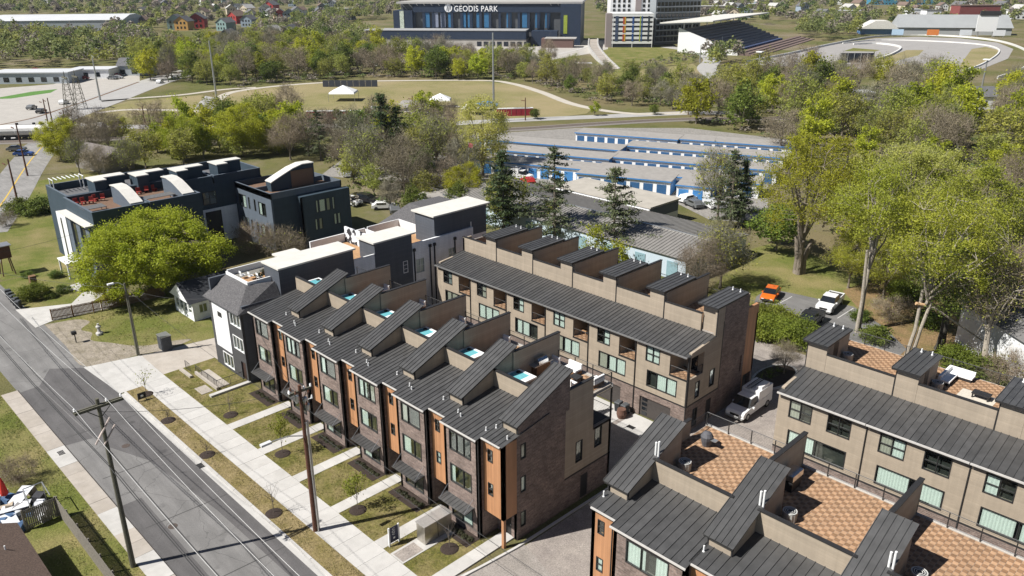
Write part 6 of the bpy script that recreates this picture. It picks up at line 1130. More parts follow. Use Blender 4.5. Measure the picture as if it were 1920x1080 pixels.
for k, (x, y, s_) in enumerate(((1640, 640, .7), (1668, 600, .8), (1740, 610, .75), (1790, 690, .9), (1830, 720, 1.0), (1880, 730, 1.0), (1850, 700, .8), (1690, 560, .9), (1612, 600, .5))): plant((gd_, bh, gd_, gh)[k % 4], at(x, y), 'tangled undergrowth bush beneath the tall pale trunks', 'undergrowth below the tall trees', name='undergrowth_bush', cat='bush', sc=s_)
sheet('leaf_litter', [G(*p) for p in ((1580, 545), (1650, 520), (1760, 560), (1840, 640), (1880, 740), (1800, 740), (1710, 690), (1668, 640), (1620, 590))], .013, M_grass('leaf_litter', (.20, .135, .07), (.26, .175, .09), (.15, .125, .05), .3, .45, .65))
for k, (x, y) in enumerate(((632, 224), (690, 226), (828, 217), (884, 215), (1003, 223), (1115, 217), (1226, 215))): plant(FT['yellow'][k % 2] if k % 2 else FT['dark'][k % 2], at(x, y), 'small round roadside tree along the field road', 'roadside trees of the field road', sc=.36, name='roadside_tree')
make_turf()
# ============================================================= MIDDLE DISTANCE
ROOFG = M('weathered_metal_roof', (.315, .295, .27), .6, .14, .3); ROOFB = M('beige_flat_roof', (.40, .37, .32), .8, .12, .15); BLUE = M('storage_blue', (.055, .205, .46), .5, .08); BLUEW = M('pale_blue_wall', (.46, .54, .60), .7, .08); LOT = M('pale_paving', (.40, .375, .34), .9, .10, .1)
def frame(pl, pr, zz=0):
    A, B = G(*pl, zz), G(*pr, zz); d = B-A; return (A[0], A[1], 0), math.atan2(d[1], d[0]), float(np.hypot(d[0], d[1]))
def fbuild(m, nm, mat, t, o, a): return m.xf(o, a).build(nm, mat, t)
sheet('storage_yard', [G(*p) for p in ((600, 330), (640, 300), (930, 250), (1080, 240), (1290, 240), (1480, 262), (1480, 290), (1440, 330), (1440, 420), (1330, 412), (1250, 372), (1100, 345), (900, 350))], .02, M('yard_asphalt', (.25, .235, .215), .9, .12, .15, fine=2))
q = (640, 200, 2.4); zf = lambda a: (q[0]+a[0]/q[2], q[1]+a[1]/q[2])
SR = [((560, 140), (1265, 185), 'longest row by the railway side'), ((640, 188), (1205, 235), 'row ending at a blue gable'), ((580, 235), (1125, 285), 'row nearest the pines'), ((1055, 115), (1515, 145), 'row behind all others'), ((1525, 145), (2040, 178), 'row furthest along the yard'), ((1280, 175), (1990, 228), 'second right-hand row'), ((1210, 225), (1960, 290), 'third right-hand row'), ((1135, 280), (1880, 350), 'fourth right-hand row'), ((1060, 297), (1470, 345), 'short row before the beige warehouse'), ((1510, 350), (1660, 368), 'single block beside the pale paved yard')]
dms = [MB().box(.1, 2.0, -.04, .0, .05, 2.1).mesh('roll_door', q_) for q_ in (BLUE, M('storage_blue_shaded', (.035, .105, .23), .5, .1))]  # second blue is darker: shade on the door tops put into its colour
for a, b, w in SR:
    A, B = G(*zf(a), 2.9), G(*zf(b), 2.9); ang = math.radians(21.5); L = float(np.hypot(*(B-A)[:2])); o = (A[0], A[1], 0); t = thing('storage_building', o, f'low blue and white storage building, {w}', 'building', None, ang); D = 6.4
    inst(MB().box(0, L, .02, D, 0, 2.75).mesh('wall', WSID), 'wall', t, local=True); inst(MB().hexa([(-.2, -.25, 2.75), (L+.2, -.25, 2.75), (L+.2, D+.25, 2.75), (-.2, D+.25, 2.75)], [(-.2, -.25, 2.9), (L+.2, -.25, 2.9), (L+.2, D+.25, 3.0), (-.2, D+.25, 3.0)]).mesh('roof', ROOFG), 'roof', t, local=True)
    inst(MB().box(-.22, L+.22, -.32, -.26, 2.68, 2.93).mesh('fascia', BLUE), 'fascia', t, local=True); inst(MB().box(L+.02, L+.06, .3, D-.3, .05, 2.6).mesh('end_panel', BLUE), 'end_panel', t, local=True)
    for k in range(int(L/2.7)): inst(dms[0 if 'pines' in w or 'single' in w else 1], 'roll_door', t, (.3+2.7*k, .01, 0), local=True)
# seam-roofed warehouse and beige flat-roofed one
t = thing('warehouse', (-84, 98, 0), 'long low warehouse with pale seam metal roof behind the pines', 'building'); h = 3.4
MB().box(-110, -57.6, 90.6, 106.8, 0, h).build('wall', BLUEW, t); SEAM = M('pale_seam_roof', (.29, .275, .255), .5, .15, .4, .3)
rf = MB().hexa([(-110.3, 90.3, h), (-57.3, 90.3, h), (-57.3, 107.1, h), (-110.3, 107.1, h)], [(-110.3, 97.39, h+1.16), (-57.3, 97.39, h+1.16), (-57.3, 97.41, h+1.16), (-110.3, 97.41, h+1.16)]).build('roof', SEAM, t)
def wpan(D): return MB().hexa([(0, 0, 0), (.62, 0, 0), (.62, D, 1.2), (0, D, 1.2)], [(0, 0, .03), (.62, 0, .03), (.62, D, 1.23), (0, D, 1.23)]).hexa([(0, 0, .03), (.07, 0, .03), (.07, D, 1.23), (0, D, 1.23)], [(0, 0, .1), (.07, 0, .1), (.07, D, 1.3), (0, D, 1.3)]).mesh('roof_panel', SEAM)
pa, pb_ = wpan(7.15), wpan(9.75)
for k in range(85): inst(pa, 'roof_panel', rf, (-110.3+.624*k, 90.25, h+.01)); inst(pb_, 'roof_panel', rf, (-109.68+.624*k, 107.15, h+.01), math.pi)
MB().box(-110.3, -57.3, 97.25, 97.55, h+1.22, h+1.36).build('ridge_cap', GALV, rf)
for k in range(9): MB().box(-58.9-5.6*k, -57.7-5.6*k-3.0, 90.5, 90.58, .1, 2.6).build('shutter', M('teal_shutter', (.22, .34, .38), .6, .1), t)
t = thing('warehouse', (-86.7, 111.5, 0), 'beige flat-roofed warehouse with dark end wall beside the storage yard', 'building')
MB().box(-97.5, -76.1, 107.3, 115.8, 0, 3.8).build('wall', WSID, t); MB().box(-97.8, -75.8, 107.15, 116.1, 3.8, 4.05).build('roof', ROOFB, t); MB().box(-76.1, -76.04, 107.4, 115.7, .1, 3.6).build('end_panel', M('slate_panel', (.12, .14, .17), .7, .1), t); MB().box(-76.03, -75.99, 111.0, 115.6, .1, 1.9).build('dock_strip', WHITE, t)
t = thing('warehouse', (-108, 91, 0), 'low grey-roofed shed behind the white and charcoal houses', 'building'); o, a = (-113.5, 87.5, 0), math.radians(20); fbuild(MB().box(0, 9, 0, 9, 0, 2.8), 'wall', BLUEW, t, o, a); fbuild(MB().box(-.3, 9.3, -.3, 9.3, 2.8, 3.05), 'roof', ROOFG, t, o, a)
t = thing('metal_shed', G(1850, 600), 'long white metal shed half hidden by the leaning trees', 'building'); o, a, L = frame((1790, 640), (1935, 745)); a0 = a
fbuild(MB().box(0, 34, 0, 14, 0, 5.0), 'wall', M('white_sheeting', (.74, .75, .75), .6, .06, .5), t, o, a); fbuild(MB().hexa([(-.4, -.4, 5), (34.4, -.4, 5), (34.4, 14.4, 5), (-.4, 14.4, 5)], [(-.4, 6.9, 6.6), (34.4, 6.9, 6.6), (34.4, 7.1, 6.6), (-.4, 7.1, 6.6)]), 'roof', M('grey_sheet_roof', (.17, .165, .16), .7, .15, .3), t, o, a)
t = thing('flagpole', G(880, 345), 'white flagpole with small flag by the storage rows', 'flagpole'); p = G(880, 345); MB().tube((p[0], p[1], 0), (p[0], p[1], 9), .06, .04, 6).build('pole', WHITE, t); MB().box(p[0], p[0]+1.3, p[1]-.02, p[1]+.02, 7.6, 8.6).build('flag', M('flag_cloth', (.45, .12, .12), .8, .3, 3), t)
p = G(975, 336); park('van', WP, (*p[:2], .03), .4, 'white moving van parked before the storage rows'); p = G(945, 340); park('suv', KP, (*p[:2], .03), .5, 'black car parked before the storage rows')
for x, y, pt, lb in ((1515, 200, WP, 'white'), (1585, 205, SP, 'silver'), (1560, 215, OP, 'orange')): p = G(x, y); park('suv', pt, (*p[:2], .03), 1.0, f'{lb} car parked in a clearing of the wood below the racetrack')
t = thing('farm_shed', G(215, 300), 'old gabled shed with brown metal roof behind the navy block', 'building'); o, a, L = frame((198, 326), (262, 318)); a += .35
fbuild(MB().box(0, 7, 0, 12, 0, 3.0), 'wall', M('grey_boards', (.22, .20, .18), .9, .2), t, o, a); fbuild(MB().hexa([(-.5, -.5, 2.9), (7.5, -.5, 2.9), (7.5, 12.5, 2.9), (-.5, 12.5, 2.9)], [(3.45, -.5, 5.2), (3.55, -.5, 5.2), (3.55, 12.5, 5.2), (3.45, 12.5, 5.2)]), 'roof', M('brown_metal_roof', (.155, .135, .125), .7, .25, .3), t, o, a)
# --- field, tracks, roads beyond
sheet('field', [G(*p) for p in ((405, 218), (412, 190), (440, 172), (560, 158), (700, 153), (900, 152), (960, 158), (1020, 176), (1110, 205), (1100, 213), (1000, 226), (700, 232), (560, 228))], .03, FIELD)
sheet('field', [G(*p) for p in ((1185, 150), (1190, 132), (1300, 120), (1325, 140), (1330, 165), (1240, 178))], .03, FIELD)
PATHM = M('pale_gravel_path', (.46, .42, .36), .9, .12, .1); RDM = M('bleached_road', (.36, .35, .335), .9, .1, .08); 
strip('field_path', smooth_curve([G(*p) for p in ((405, 190), (440, 172), (560, 158), (700, 152), (900, 151), (960, 157), (1015, 173), (1080, 197), (1180, 213), (1290, 212))]), 3.4, .05, PATHM)
strip('railway_road', smooth_curve([G(*p) for p in ((-20, 252), (100, 246), (230, 238), (420, 240), (600, 236), (760, 236), (950, 226), (1120, 219), (1290, 212), (1400, 212))]), 6.5, .04, RDM)
strip('railway_bed', smooth_curve([G(*p) for p in ((-20, 268), (150, 262), (420, 254), (640, 250), (800, 248), (960, 243), (1130, 232), (1290, 224), (1500, 222))]), 6, .035, M('ballast', (.20, .18, .16), .95, .2, .6))
m = MB()
L, R = strip_pts(smooth_curve([G(*p) for p in ((-20, 268), (150, 262), (420, 254), (640, 250), (800, 248), (960, 243), (1130, 232), (1290, 224), (1500, 222))]), 1.5)
for S_ in (L, R): m.path([(*p, .2) for p in S_], .07, 4)
struct('rail', m, M('rusty_rail', (.16, .11, .085), .6, .2))
strip('back_road', smooth_curve([G(*p) for p in ((-40, 440), (10, 372), (40, 325), (62, 295), (85, 268), (130, 250))]), [9, 9, 9, 9, 9, 8]+[8]*40 if False else 8.5, .025, ASPH_OLD)
m = MB(); L, R = strip_pts(smooth_curve([G(*p) for p in ((-40, 440), (10, 372), (40, 325), (62, 295), (85, 268))]), .3); [m.poly([(*R[i], .031), (*R[i+1], .031), (*L[i+1], .031), (*L[i], .031)]) for i in range(len(L)-1)]; struct('centre_line', m, M('yellow_line', (.55, .38, .08), .8, .2))
strip('highway', smooth_curve([G(*p) for p in ((-30, 262), (60, 236), (140, 208), (200, 186), (270, 160), (340, 138), (400, 122), (450, 108), (480, 92))]), 15, .045, RDM)
strip('barrier_shoulder', smooth_curve([G(*p) for p in ((-30, 240), (60, 222), (110, 206), (160, 190), (210, 172), (260, 154))]), 1.0, .06, M('rust_edge', (.16, .10, .06), .9, .3))
sheet('parking_lot', [G(*p) for p in ((-30, 250), (-30, 168), (100, 158), (170, 140), (262, 134), (262, 152), (200, 176), (110, 205), (40, 232))], .03, LOT)
sheet('green_strip', [G(*p) for p in ((-20, 186), (60, 172), (108, 167), (95, 174), (20, 185))], .04, M('vivid_turf', (.09, .20, .04), .9, .15, .2))
sheet('pond_lawn', [G(*p) for p in ((150, 215), (240, 190), (380, 178), (405, 196), (400, 228), (300, 236), (190, 228))], .025, FIELD)
sheet('pond_lawn', [G(*p) for p in ((200, 228), (300, 210), (400, 214), (405, 228), (300, 234))], .035, GREEN)
strip('park_path', smooth_curve([G(*p) for p in ((180, 212), (240, 206), (330, 207), (400, 210))]), 3, .045, PATHM)
strip('park_path', smooth_curve([G(*p) for p in ((190, 190), (260, 184), (340, 178), (420, 168), (480, 164))]), 3, .045, PATHM)
sheet('park_court', [G(*p) for p in ((362, 205), (385, 180), (410, 184), (408, 206))], .05, RDM)
def tent(px, py, w, d, h, mat, label, group=None, peaks=1):
    p = G(px, py); t = thing('marquee', p, label, 'tent', group, YAW); hw, hd = w/2, d/2
    for s in (-1, 1):
        for s2 in (-1, 1): inst(MB().box(s*hw-.06, s*hw+.06, s2*hd-.06, s2*hd+.06, 0, h*.55).mesh('post', GALV), 'post', t, local=True)
    m = MB()
    for k in range(peaks):
        x0 = -hw+w*k/peaks; x1 = x0+w/peaks; xc = (x0+x1)/2; z0 = h*.5; base = [(x0, -hd, z0), (x1, -hd, z0), (x1, hd, z0), (x0, hd, z0)]; mid = [(xc+(p_[0]-xc)*.95, p_[1]*.95, h*.6) for p_ in base]
        for i in range(4): j = (i+1) % 4; m.poly([base[i], base[j], mid[j], mid[i]]); m.poly([mid[i], mid[j], (xc, 0, h)])
    inst(m.mesh('canopy', mat), 'canopy', t, local=True)
    return t
WT_ = M('white_canvas', (.80, .80, .79), .8, .04); BT_ = M('blue_canvas', (.05, .2, .5), .7, .1)
tent(645, 188, 9, 8, 5.2, WT_, 'largest white marquee alone on the dry field'); tent(826, 200, 7, 6, 4.4, WT_, 'white marquee beside the row of benches on the field'); tent(788, 226, 5.5, 5, 4.2, WT_, 'white pointed tent next to the stage truck'); tent(765, 218, 4, 4, 3.4, WT_, 'small white pointed tent beside the stage truck'); tent(912, 206, 8, 4, 3.0, BT_, 'blue canopied stall on the field'); tent(875, 212, 3, 3, 2.8, WT_, 'tiny white tent beside the blue stall', 'tiny tents by the blue stall'); tent(891, 212, 3, 3, 2.8, WT_, 'tiny white tent beside the blue stall', 'tiny tents by the blue stall')
REDC = M('red_container', (.34, .03, .05), .6, .1)
for k, (x, y, nb, lb) in enumerate(((613, 222, 7, 'near the bare trees'), (650, 222, 7, 'beside the round sapling'), (968, 217, 7, 'along the field road near the light pole'), (1000, 216, 4, 'at the end of the field road'))):
    p = G(x, y); t = thing('portable_toilets', p, f'line of dark red cabins {lb}', 'cabins', None, YAW+.12)
    for j in range(nb): inst(MB().box(-5.3+1.5*j-.65, -5.3+1.5*j+.65, -.6, .6, 0, 2.2).mesh('cabin', REDC), 'cabin', t, local=True); inst(MB().box(-5.3+1.5*j-.68, -5.3+1.5*j+.68, -.63, .63, 2.2, 2.4).mesh('roof', WHITE), 'roof', t, local=True)
p = G(658, 163); t = thing('dark_fence_screen', p, 'long dark screen fence at the far side of the field', 'fence', None, YAW)
for k in range(9): inst(MB().box(-11+2.4*k, -8.7+2.4*k, -.08, .08, .1, 2.6).mesh('panel', M('screen_black', (.05, .055, .07), .8, .1)), 'panel', t, local=True)
p = G(715, 222); t = thing('stage_truck', p, 'white stage truck with grey canopy on the field edge', 'truck', None, YAW); inst(MB().box(-3, 3, -1.2, 1.2, .6, 3.6).mesh('box', WHITE), 'box', t, local=True); inst(MB().box(3.2, 5.2, -1.1, 1.1, .6, 2.6).mesh('cab', DP), 'cab', t, local=True); inst(MB().hexa([(4, 1.5, 3), (14, 1.5, 3), (14, 8, 3), (4, 8, 3)], [(6, 3, 4.6), (12, 3, 4.6), (12, 6, 4.6), (6, 6, 4.6)]).mesh('canopy', ROOFG), 'canopy', t, local=True)
for sx in (-2, 2, 4.5):
    for sy in (-1.05, 1.05): inst(WT, 'wheel', t, (sx, sy, .45), 0, 1.3, local=True)
for k in range(12): p = G(790+9.2*(k % 12), 199.5+.3*k); t = inst(MB().box(-.9, .9, -.3, .3, .35, .45).box(-.8, -.7, -.25, .25, 0, .35).box(.7, .8, -.25, .25, 0, .35).mesh('bench', CONC), 'bench', None, p, YAW); tag(t, 'pale bench in a row beside the white marquees', 'bench', 'benches in the field')
# --- tall lamp posts and far utility poles
def lamp_post(px, py, top, label, heads=1):
    p = G(px, py); h = (py-top)/PPM(p)/math.cos(.2); t = thing('lamp_post', p, label, 'lamp post'); MB().tube((p[0], p[1], 0), (p[0], p[1], h), .38, .2, 8).build('mast', GALV, t)
    if heads: MB().box(p[0]-1.2, p[0]+1.2, p[1]-1.0, p[1]+1.0, h, h+.35).build('lamp_cluster', WHITE, t)
lamp_post(409, 205, 84, 'tall steel mast beside the park court', 0); lamp_post(926, 228, 72, 'tall steel mast at the edge of the dry field', 0); lamp_post(1418, 168, 102, 'white floodlight mast in front of the racetrack'); lamp_post(1838, 178, 116, 'white floodlight mast at the bend of the racetrack'); lamp_post(188, 188, 112, 'steel mast beside the highway junction', 0)
for x, y, tp in ((148, 125, 118), ): pass
for x, y, tp in ((1262, 80, 62), (1352, 98, 70), (1312, 118, 86), (1330, 112, 84)): lamp_post(x, y, tp, 'slim car park lamp post near the grandstand', 0); list(bpy.data.objects)[-2]
for o_ in [o_ for o_ in bpy.data.objects if o_.get('label') == 'slim car park lamp post near the grandstand']: o_['group'] = 'lamp posts near the grandstand'
for x, y, tp, lb in ((52, 330, 235, 'leaning brown roadside pole on the back road'), (34, 382, 300, 'tall dark pole at the back road corner'), (92, 240, 188, 'dark pole beside the railway crossing'), (100, 238, 186, 'second dark pole beside the railway crossing'), (128, 256, 208, 'dark pole at the end of the tank wagons'), (272, 232, 200, 'dark pole on the park lawn'), (775, 228, 182, 'dark pole behind the stage truck'), (560, 232, 188, 'dark pole at the near corner of the dry field'), (985, 226, 185, 'dark pole by the line of red cabins')):
    p = G(x, y); h = (y-tp)/PPM(p)/.97; t = thing('utility_pole', p, lb, 'pole'); MB().tube((p[0], p[1], 0), (p[0], p[1], h), .2, .13, 7).build('pole', POLERED, t); MB().box(p[0]-.9, p[0]+.9, p[1]-.9, p[1]-.75, h-.9, h-.7).tube((p[0]-.9, p[1]-.8, h-.8), (p[0]+.9, p[1]-.8, h-.8), .07, n=4).build('crossarm', POLERED, t)
def lattice(px, py, top, lb):
    p = G(px, py); h = (py-top)/PPM(p)/.97; t = thing('lattice_tower', p, lb, 'tower'); m = MB(); w = h*.13
    for z0, z1 in zip(np.linspace(0, h*.8, 7)[:-1], np.linspace(0, h*.8, 7)[1:]):
        a, b = w*(1-z0/h*.75), w*(1-z1/h*.75)
        for k in range(4):
            c = [(1, 1), (1, -1), (-1, -1), (-1, 1)]; q0, q1 = c[k], c[(k+1) % 4]; m.tube((p[0]+q0[0]*a, p[1]+q0[1]*a, z0), (p[0]+q0[0]*b, p[1]+q0[1]*b, z1), .09, n=4); m.tube((p[0]+q0[0]*a, p[1]+q0[1]*a, z0), (p[0]+q1[0]*b, p[1]+q1[1]*b, z1), .05, n=3); m.tube((p[0]+q0[0]*b, p[1]+q0[1]*b, z1), (p[0]+q1[0]*b, p[1]+q1[1]*b, z1), .05, n=3)
    m.tube((p[0], p[1], h*.8), (p[0], p[1], h), .2, .08, 5); m.build('lattice', POLEWOOD, t); MB().box(p[0]-2.5, p[0]+2.5, p[1]-.15, p[1]+.15, h*.82, h*.86).build('crossarm', POLEWOOD, t)
lattice(133, 206, 138, 'grey lattice pylon beside the highway'); lattice(152, 204, 136, 'second lattice pylon beside the highway')
# tank wagons on the railway
for k in range(5):
    p = G(-6+32*k, 263-.9*k); q_ = G(26+32*k, 262-.9*k); a = math.atan2(q_[1]-p[1], q_[0]-p[0]); t = thing('tank_wagon', p, 'white tank wagon standing on the railway', 'wagon', 'tank wagons on the railway', a); m = MB()
    m.tube((.6, 0, 2.5), (1.2, 0, 2.5), .9, 1.45, 14); m.tube((1.2, 0, 2.5), (10.4, 0, 2.5), 1.45, 1.45, 14); m.tube((10.4, 0, 2.5), (11.0, 0, 2.5), 1.45, .9, 14); inst(m.mesh('tank', M('tank_white', (.66, .65, .63), .5, .12, .5)), 'tank', t, local=True); inst(MB().box(.2, 11.4, -1.1, 1.1, .85, 1.1).mesh('chassis', TRIM), 'chassis', t, local=True); inst(MB().tube((5.8, 0, 3.9), (5.8, 0, 4.4), .4, n=8).mesh('hatch', TRIM), 'hatch', t, local=True)
    for x in (1.2, 2.9, 8.7, 10.4): inst(MB().tube((x, -.75, .5), (x, .75, .5), .45, n=10).mesh('wheelset', TRIM), 'wheelset', t, local=True)
# ============================================================= STADIUM, CAR PARK BLOCK, GRANDSTAND, RACETRACK
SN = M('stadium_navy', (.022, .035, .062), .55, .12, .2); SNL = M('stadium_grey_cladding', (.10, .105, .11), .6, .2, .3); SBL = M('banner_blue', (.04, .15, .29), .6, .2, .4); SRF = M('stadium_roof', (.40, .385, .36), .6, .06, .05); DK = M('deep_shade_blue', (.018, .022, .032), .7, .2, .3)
sheet('stadium_plaza', [G(*p) for p in ((640, 118), (640, 80), (690, 70), (1140, 76), (1140, 92), (1110, 100), (1000, 118), (900, 122), (760, 120))], .05, LOT)
o, a, L = frame((693, 86), (1000, 88)); K = PPM(G(850, 87)); t = thing('stadium', G(850, 87), 'navy football stadium with a big white name sign under its flat roof', 'stadium')
X = lambda px: (px-693)/K
fb = lambda m, nm, mat, par=None: fbuild(m, nm, mat, par or t, o, a)
fb(MB().box(0, X(992), 0, 18, 0, 4.2), 'concrete_base', LOT); fb(MB().box(X(705), X(992), -.3, 17.8, 4.2, 9.3), 'podium', SN); fb(MB().box(-2, X(705), .5, 17, 3.6, 9.0), 'podium_end', M('podium_tan', (.28, .22, .18), .8, .1)); fb(MB().box(-3, X(992), -.6, 18, 9.3, 9.7), 'podium_deck', M('podium_top', (.33, .33, .33), .8, .15, .3))
for k in range(8): fb(MB().box(X(900)+k*4.2, X(900)+k*4.2+2.8, -.12, 0, .3, 3.0), 'doorway', DK)
fb(MB().box(X(742), X(1086), 20, 62, 0, 24.5), 'stand', SNL)
fb(MB().box(X(728), X(766), 17, 40, 9.7, 20.5), 'corner_tower', SN); fb(MB().box(X(741), X(749), 16.8, 16.98, 9.8, 20.3), 'tall_banner', M('banner_pale', (.5, .55, .45), .6, .5, .4))
ft = MB()
for k in range(15): x = X(766+18.5*k); ft.box(x, x+1.6, 18.5, 19.9, 9.7, 24.5)
fb(ft, 'column', SN)
for k, px in enumerate((789, 806, 820, 835, 860, 873, 890, 905, 948, 978, 1003, 1022)): fb(MB().box(X(px), X(px)+3.1, 18.9, 19.3, 10.2, 19.2), 'wall_banner', SBL if k not in (1, 2) else M('banner_grey', (.25, .28, .36), .6, .2, .4))
fb(MB().box(X(770), X(1088), 18.3, 18.8, 19.4, 24.4), 'sign_band', SN)
fb(MB().hexa([(X(735), 17.5, 24.6), (X(1092), 17.5, 24.6), (X(1102), 66, 28), (X(860), 66, 28)], [(X(735), 17.5, 25.8), (X(1092), 17.5, 25.8), (X(1102), 66, 29.2), (X(860), 66, 29.2)]), 'roof', SRF)
fb(MB().box(X(870), X(1010), 50, 60, 29.2, 30.5), 'pitch_opening', M('pitch_glimpse', (.10, .16, .03), .9, .2, .2)) if False else None
for k in range(24): x = X(745+14.3*k); fb(MB().tube((x, 17.8, 24.6), (x+3, 20, 20.8), .22, n=4), 'roof_strut', GALV) if k < 11 or k > 19 else None
fb(MB().box(X(1052), X(1090), 14, 60, 0, 24.4), 'east_wing', SN); fb(MB().box(X(1058), X(1065), 13.8, 13.98, 7, 18), 'green_banner', M('banner_green', (.30, .36, .05), .6, .3, .5)); fb(MB().box(X(1000), X(1048), 6, 17, 0, 9), 'east_podium', SN); fb(MB().box(X(1022), X(1080), -6, 6, 0, 5.2), 'entrance_block', M('entrance_brick', (.16, .10, .085), .8, .2)); fb(MB().box(X(1028), X(1085), -6.5, 6, 5.2, 5.6), 'entrance_canopy', SRF)
tc = bpy.data.curves.new('sign_text', 'FONT'); tc.body = 'GEODIS PARK'; tc.size = 6.6; tc.extrude = .15; tc.align_x = 'LEFT'; tc.space_character = 1.08; tc.offset = .05
to = bpy.data.objects.new('sign_text', tc); COL.objects.link(to); bpy.context.view_layer.update(); dg = bpy.context.evaluated_depsgraph_get(); tm_ = bpy.data.meshes.new_from_object(to.evaluated_get(dg)); bpy.data.objects.remove(to)
tw_ = max(v.co.x for v in tm_.vertices); sc_ = (X(932)-X(847))/tw_; tm_.materials.clear(); SW = M('sign_white', (.85, .85, .85), .6, 0); tm_.materials.append(SW)
lx, ly = X(847), 18.1; so_ = inst(tm_, 'sign_lettering', t, (o[0]+lx*math.cos(a)-ly*math.sin(a), o[1]+lx*math.sin(a)+ly*math.cos(a), 20.0), 0, 1, rot=(math.pi/2, 0, a)); so_.scale = (sc_, sc_*1.12, sc_)
em = MB()
for k in range(24): a0, a1 = 2*math.pi*k/24, 2*math.pi*(k+1)/24; em.poly([(0, 0, 0), (2.5*math.cos(a0), 0, 2.5*math.sin(a0)), (2.5*math.cos(a1), 0, 2.5*math.sin(a1))])
lx = X(836); ez = 22.0; e_ = em; e_.v = [(x+lx, 18.15, z+ez) for x, y, z in e_.v]; emb = fb(e_, 'sign_emblem', SW)
for dx, w_, z0, z1 in ((-1.2, .45, -1.6, 1.0), (-.1, .45, -2.0, 1.4), (1.0, .4, -1.0, 1.7)): fb(MB().hexa([(lx+dx, 18.05, ez+z0), (lx+dx+w_, 18.05, ez+z0), (lx+dx+w_, 18.1, ez+z0), (lx+dx, 18.1, ez+z0)], [(lx+dx+.5, 18.05, ez+z1), (lx+dx+w_+.5, 18.05, ez+z1), (lx+dx+w_+.5, 18.1, ez+z1), (lx+dx+.5, 18.1, ez+z1)]), 'emblem_stroke', SN, emb)
# cars in the stadium lot
rc = random.Random(4); CP = [WP, SP, KP, DP, RP, BP]; CN = {WP.name: 'white', SP.name: 'silver', KP.name: 'black', DP.name: 'grey', RP.name: 'red', BP.name: 'blue'}
simple = {}
def tiny_car(px, py, pt, where, rz=None):
    if pt.name not in simple:
        m = MB(); profile_body(m, [(-2.2, .9), (-1.8, .95), (-1.3, 1.42), (.4, 1.42), (1.1, .95), (2.1, .8), (2.2, .35), (-2.2, .35)], 1.8); [m.tube((sx, sy-.1, .33), (sx, sy+.1, .33), .33, n=8, m=1) for sx in (-1.4, 1.35) for sy in (-.85, .85)]; m.box(-1.25, .42, -.92, .92, 1.0, 1.32, 2); simple[pt.name] = m.mesh('parked_car', [pt, RUBBER, CARGLASS])
    p = G(px, py); tag(inst(simple[pt.name], 'parked_car', None, (p[0], p[1], .08), YAW+rc.uniform(-.25, .25) if rz is None else rz), f'{CN[pt.name]} car parked {where}', 'car', f'{CN[pt.name]} cars parked {where}')
for k in range(46):
    row = k % 4; tiny_car(rc.uniform(650, 830)+row*14, 86+row*8+rc.uniform(-1.5, 1.5), rc.choice(CP), 'in the stadium lot')
for k in range(18): tiny_car(rc.uniform(1000, 1040)+rc.uniform(0, 90), 88+rc.uniform(-4, 6), rc.choice(CP), 'beside the stadium entrance') if False else None
for k in range(22): tiny_car(60+rc.uniform(0, 200), 140+rc.uniform(-8, 12), rc.choice(CP), 'in the white-roofed depot yard')
for x, y, pt in ((60, 205, DP), (78, 212, KP), (120, 195, WP), (330, 148, SP), (300, 156, WP)): tiny_car(x, y, pt, 'on the highway', math.atan2(*(G(270, 160)-G(140, 208))[1::-1]))
for x, y, pt in ((1330, 385, SP), (1350, 392, WP), (1300, 388, DP), (1290, 378, WP), (990, 345, RP), (720, 392, WP), (740, 398, DP), (655, 330, SP), (880, 352, BP)): tiny_car(x, y, pt, 'in the storage yard', rc.uniform(0, 3))
# block with coloured car park front
t = thing('apartment_block', G(1185, 90), 'white apartment block with coloured panels on its parking front', 'building'); o, a, L = frame((1147, 89), (1222, 89)); K = PPM(G(1185, 89)); X = lambda px: (px-1147)/K; fb = lambda m, nm, mat, par=None: fbuild(m, nm, mat, par or t, o, a)
fb(MB().box(0, L, 0, 24, 0, 19), 'parking_core', DK); AW = M('apartment_white', (.70, .70, .69), .7, .06, .3)
for k in range(7): fb(MB().box(-.2, L+.2, -.3, -.01, 2.2+2.6*k, 3.7+2.6*k), 'parapet_band', AW)
fb(MB().box(-.2, L+.2, -.3, 24, 19, 19.6), 'parking_roof', AW); fb(MB().box(X(1135), -.25, 0, 10, 0, 19.5), 'stair_tower', M('tower_mauve', (.26, .22, .21), .8, .1)); fb(MB().box(0, .35, -.35, -.305, 0, 19), 'pier', AW); fb(MB().box(L/2-.2, L/2+.2, -.35, -.305, 0, 3), 'pier', AW); fb(MB().box(L-.35, L, -.35, -.305, 0, 19), 'pier', AW)
for px, w, c in ((1152, 4, (.05, .07, .12)), (1166, 2.2, (.42, .07, .03)), (1169, 1.6, (.55, .35, .03)), (1183, 2.4, (.03, .08, .25)), (1197, 1.3, (.35, .42, .06)), (1200, 1.4, (.04, .1, .28)), (1212, 2.2, (.03, .04, .05))):
    for j in range(3): fb(MB().box(X(px), X(px)+w/2.2, -.42, -.36, 3.6+j*4.9, 8.3+j*4.9-.3*(px % 3)), 'colour_panel', M(f'panel_colour_{px}', c, .6, .1))
fb(MB().box(0, X(1240), 26, 60, 0, 28), 'apartments', AW); fb(MB().box(X(1195), X(1206), 25.5, 27, 0, 29), 'stair_core', M('tower_mauve', (.26, .22, .21), .8, .1))
for r in range(4):
    for k in range(9):
        if k != 4: fb(MB().box(1.5+3.1*k, 3.0+3.1*k, 25.8, 25.99, 16.6+2.8*r, 18.4+2.8*r), 'window', CARGLASS)
GB = M('apartment_grey', (.24, .26, .27), .7, .1, .3); A2 = G(1226, 84); ang2 = a+.55
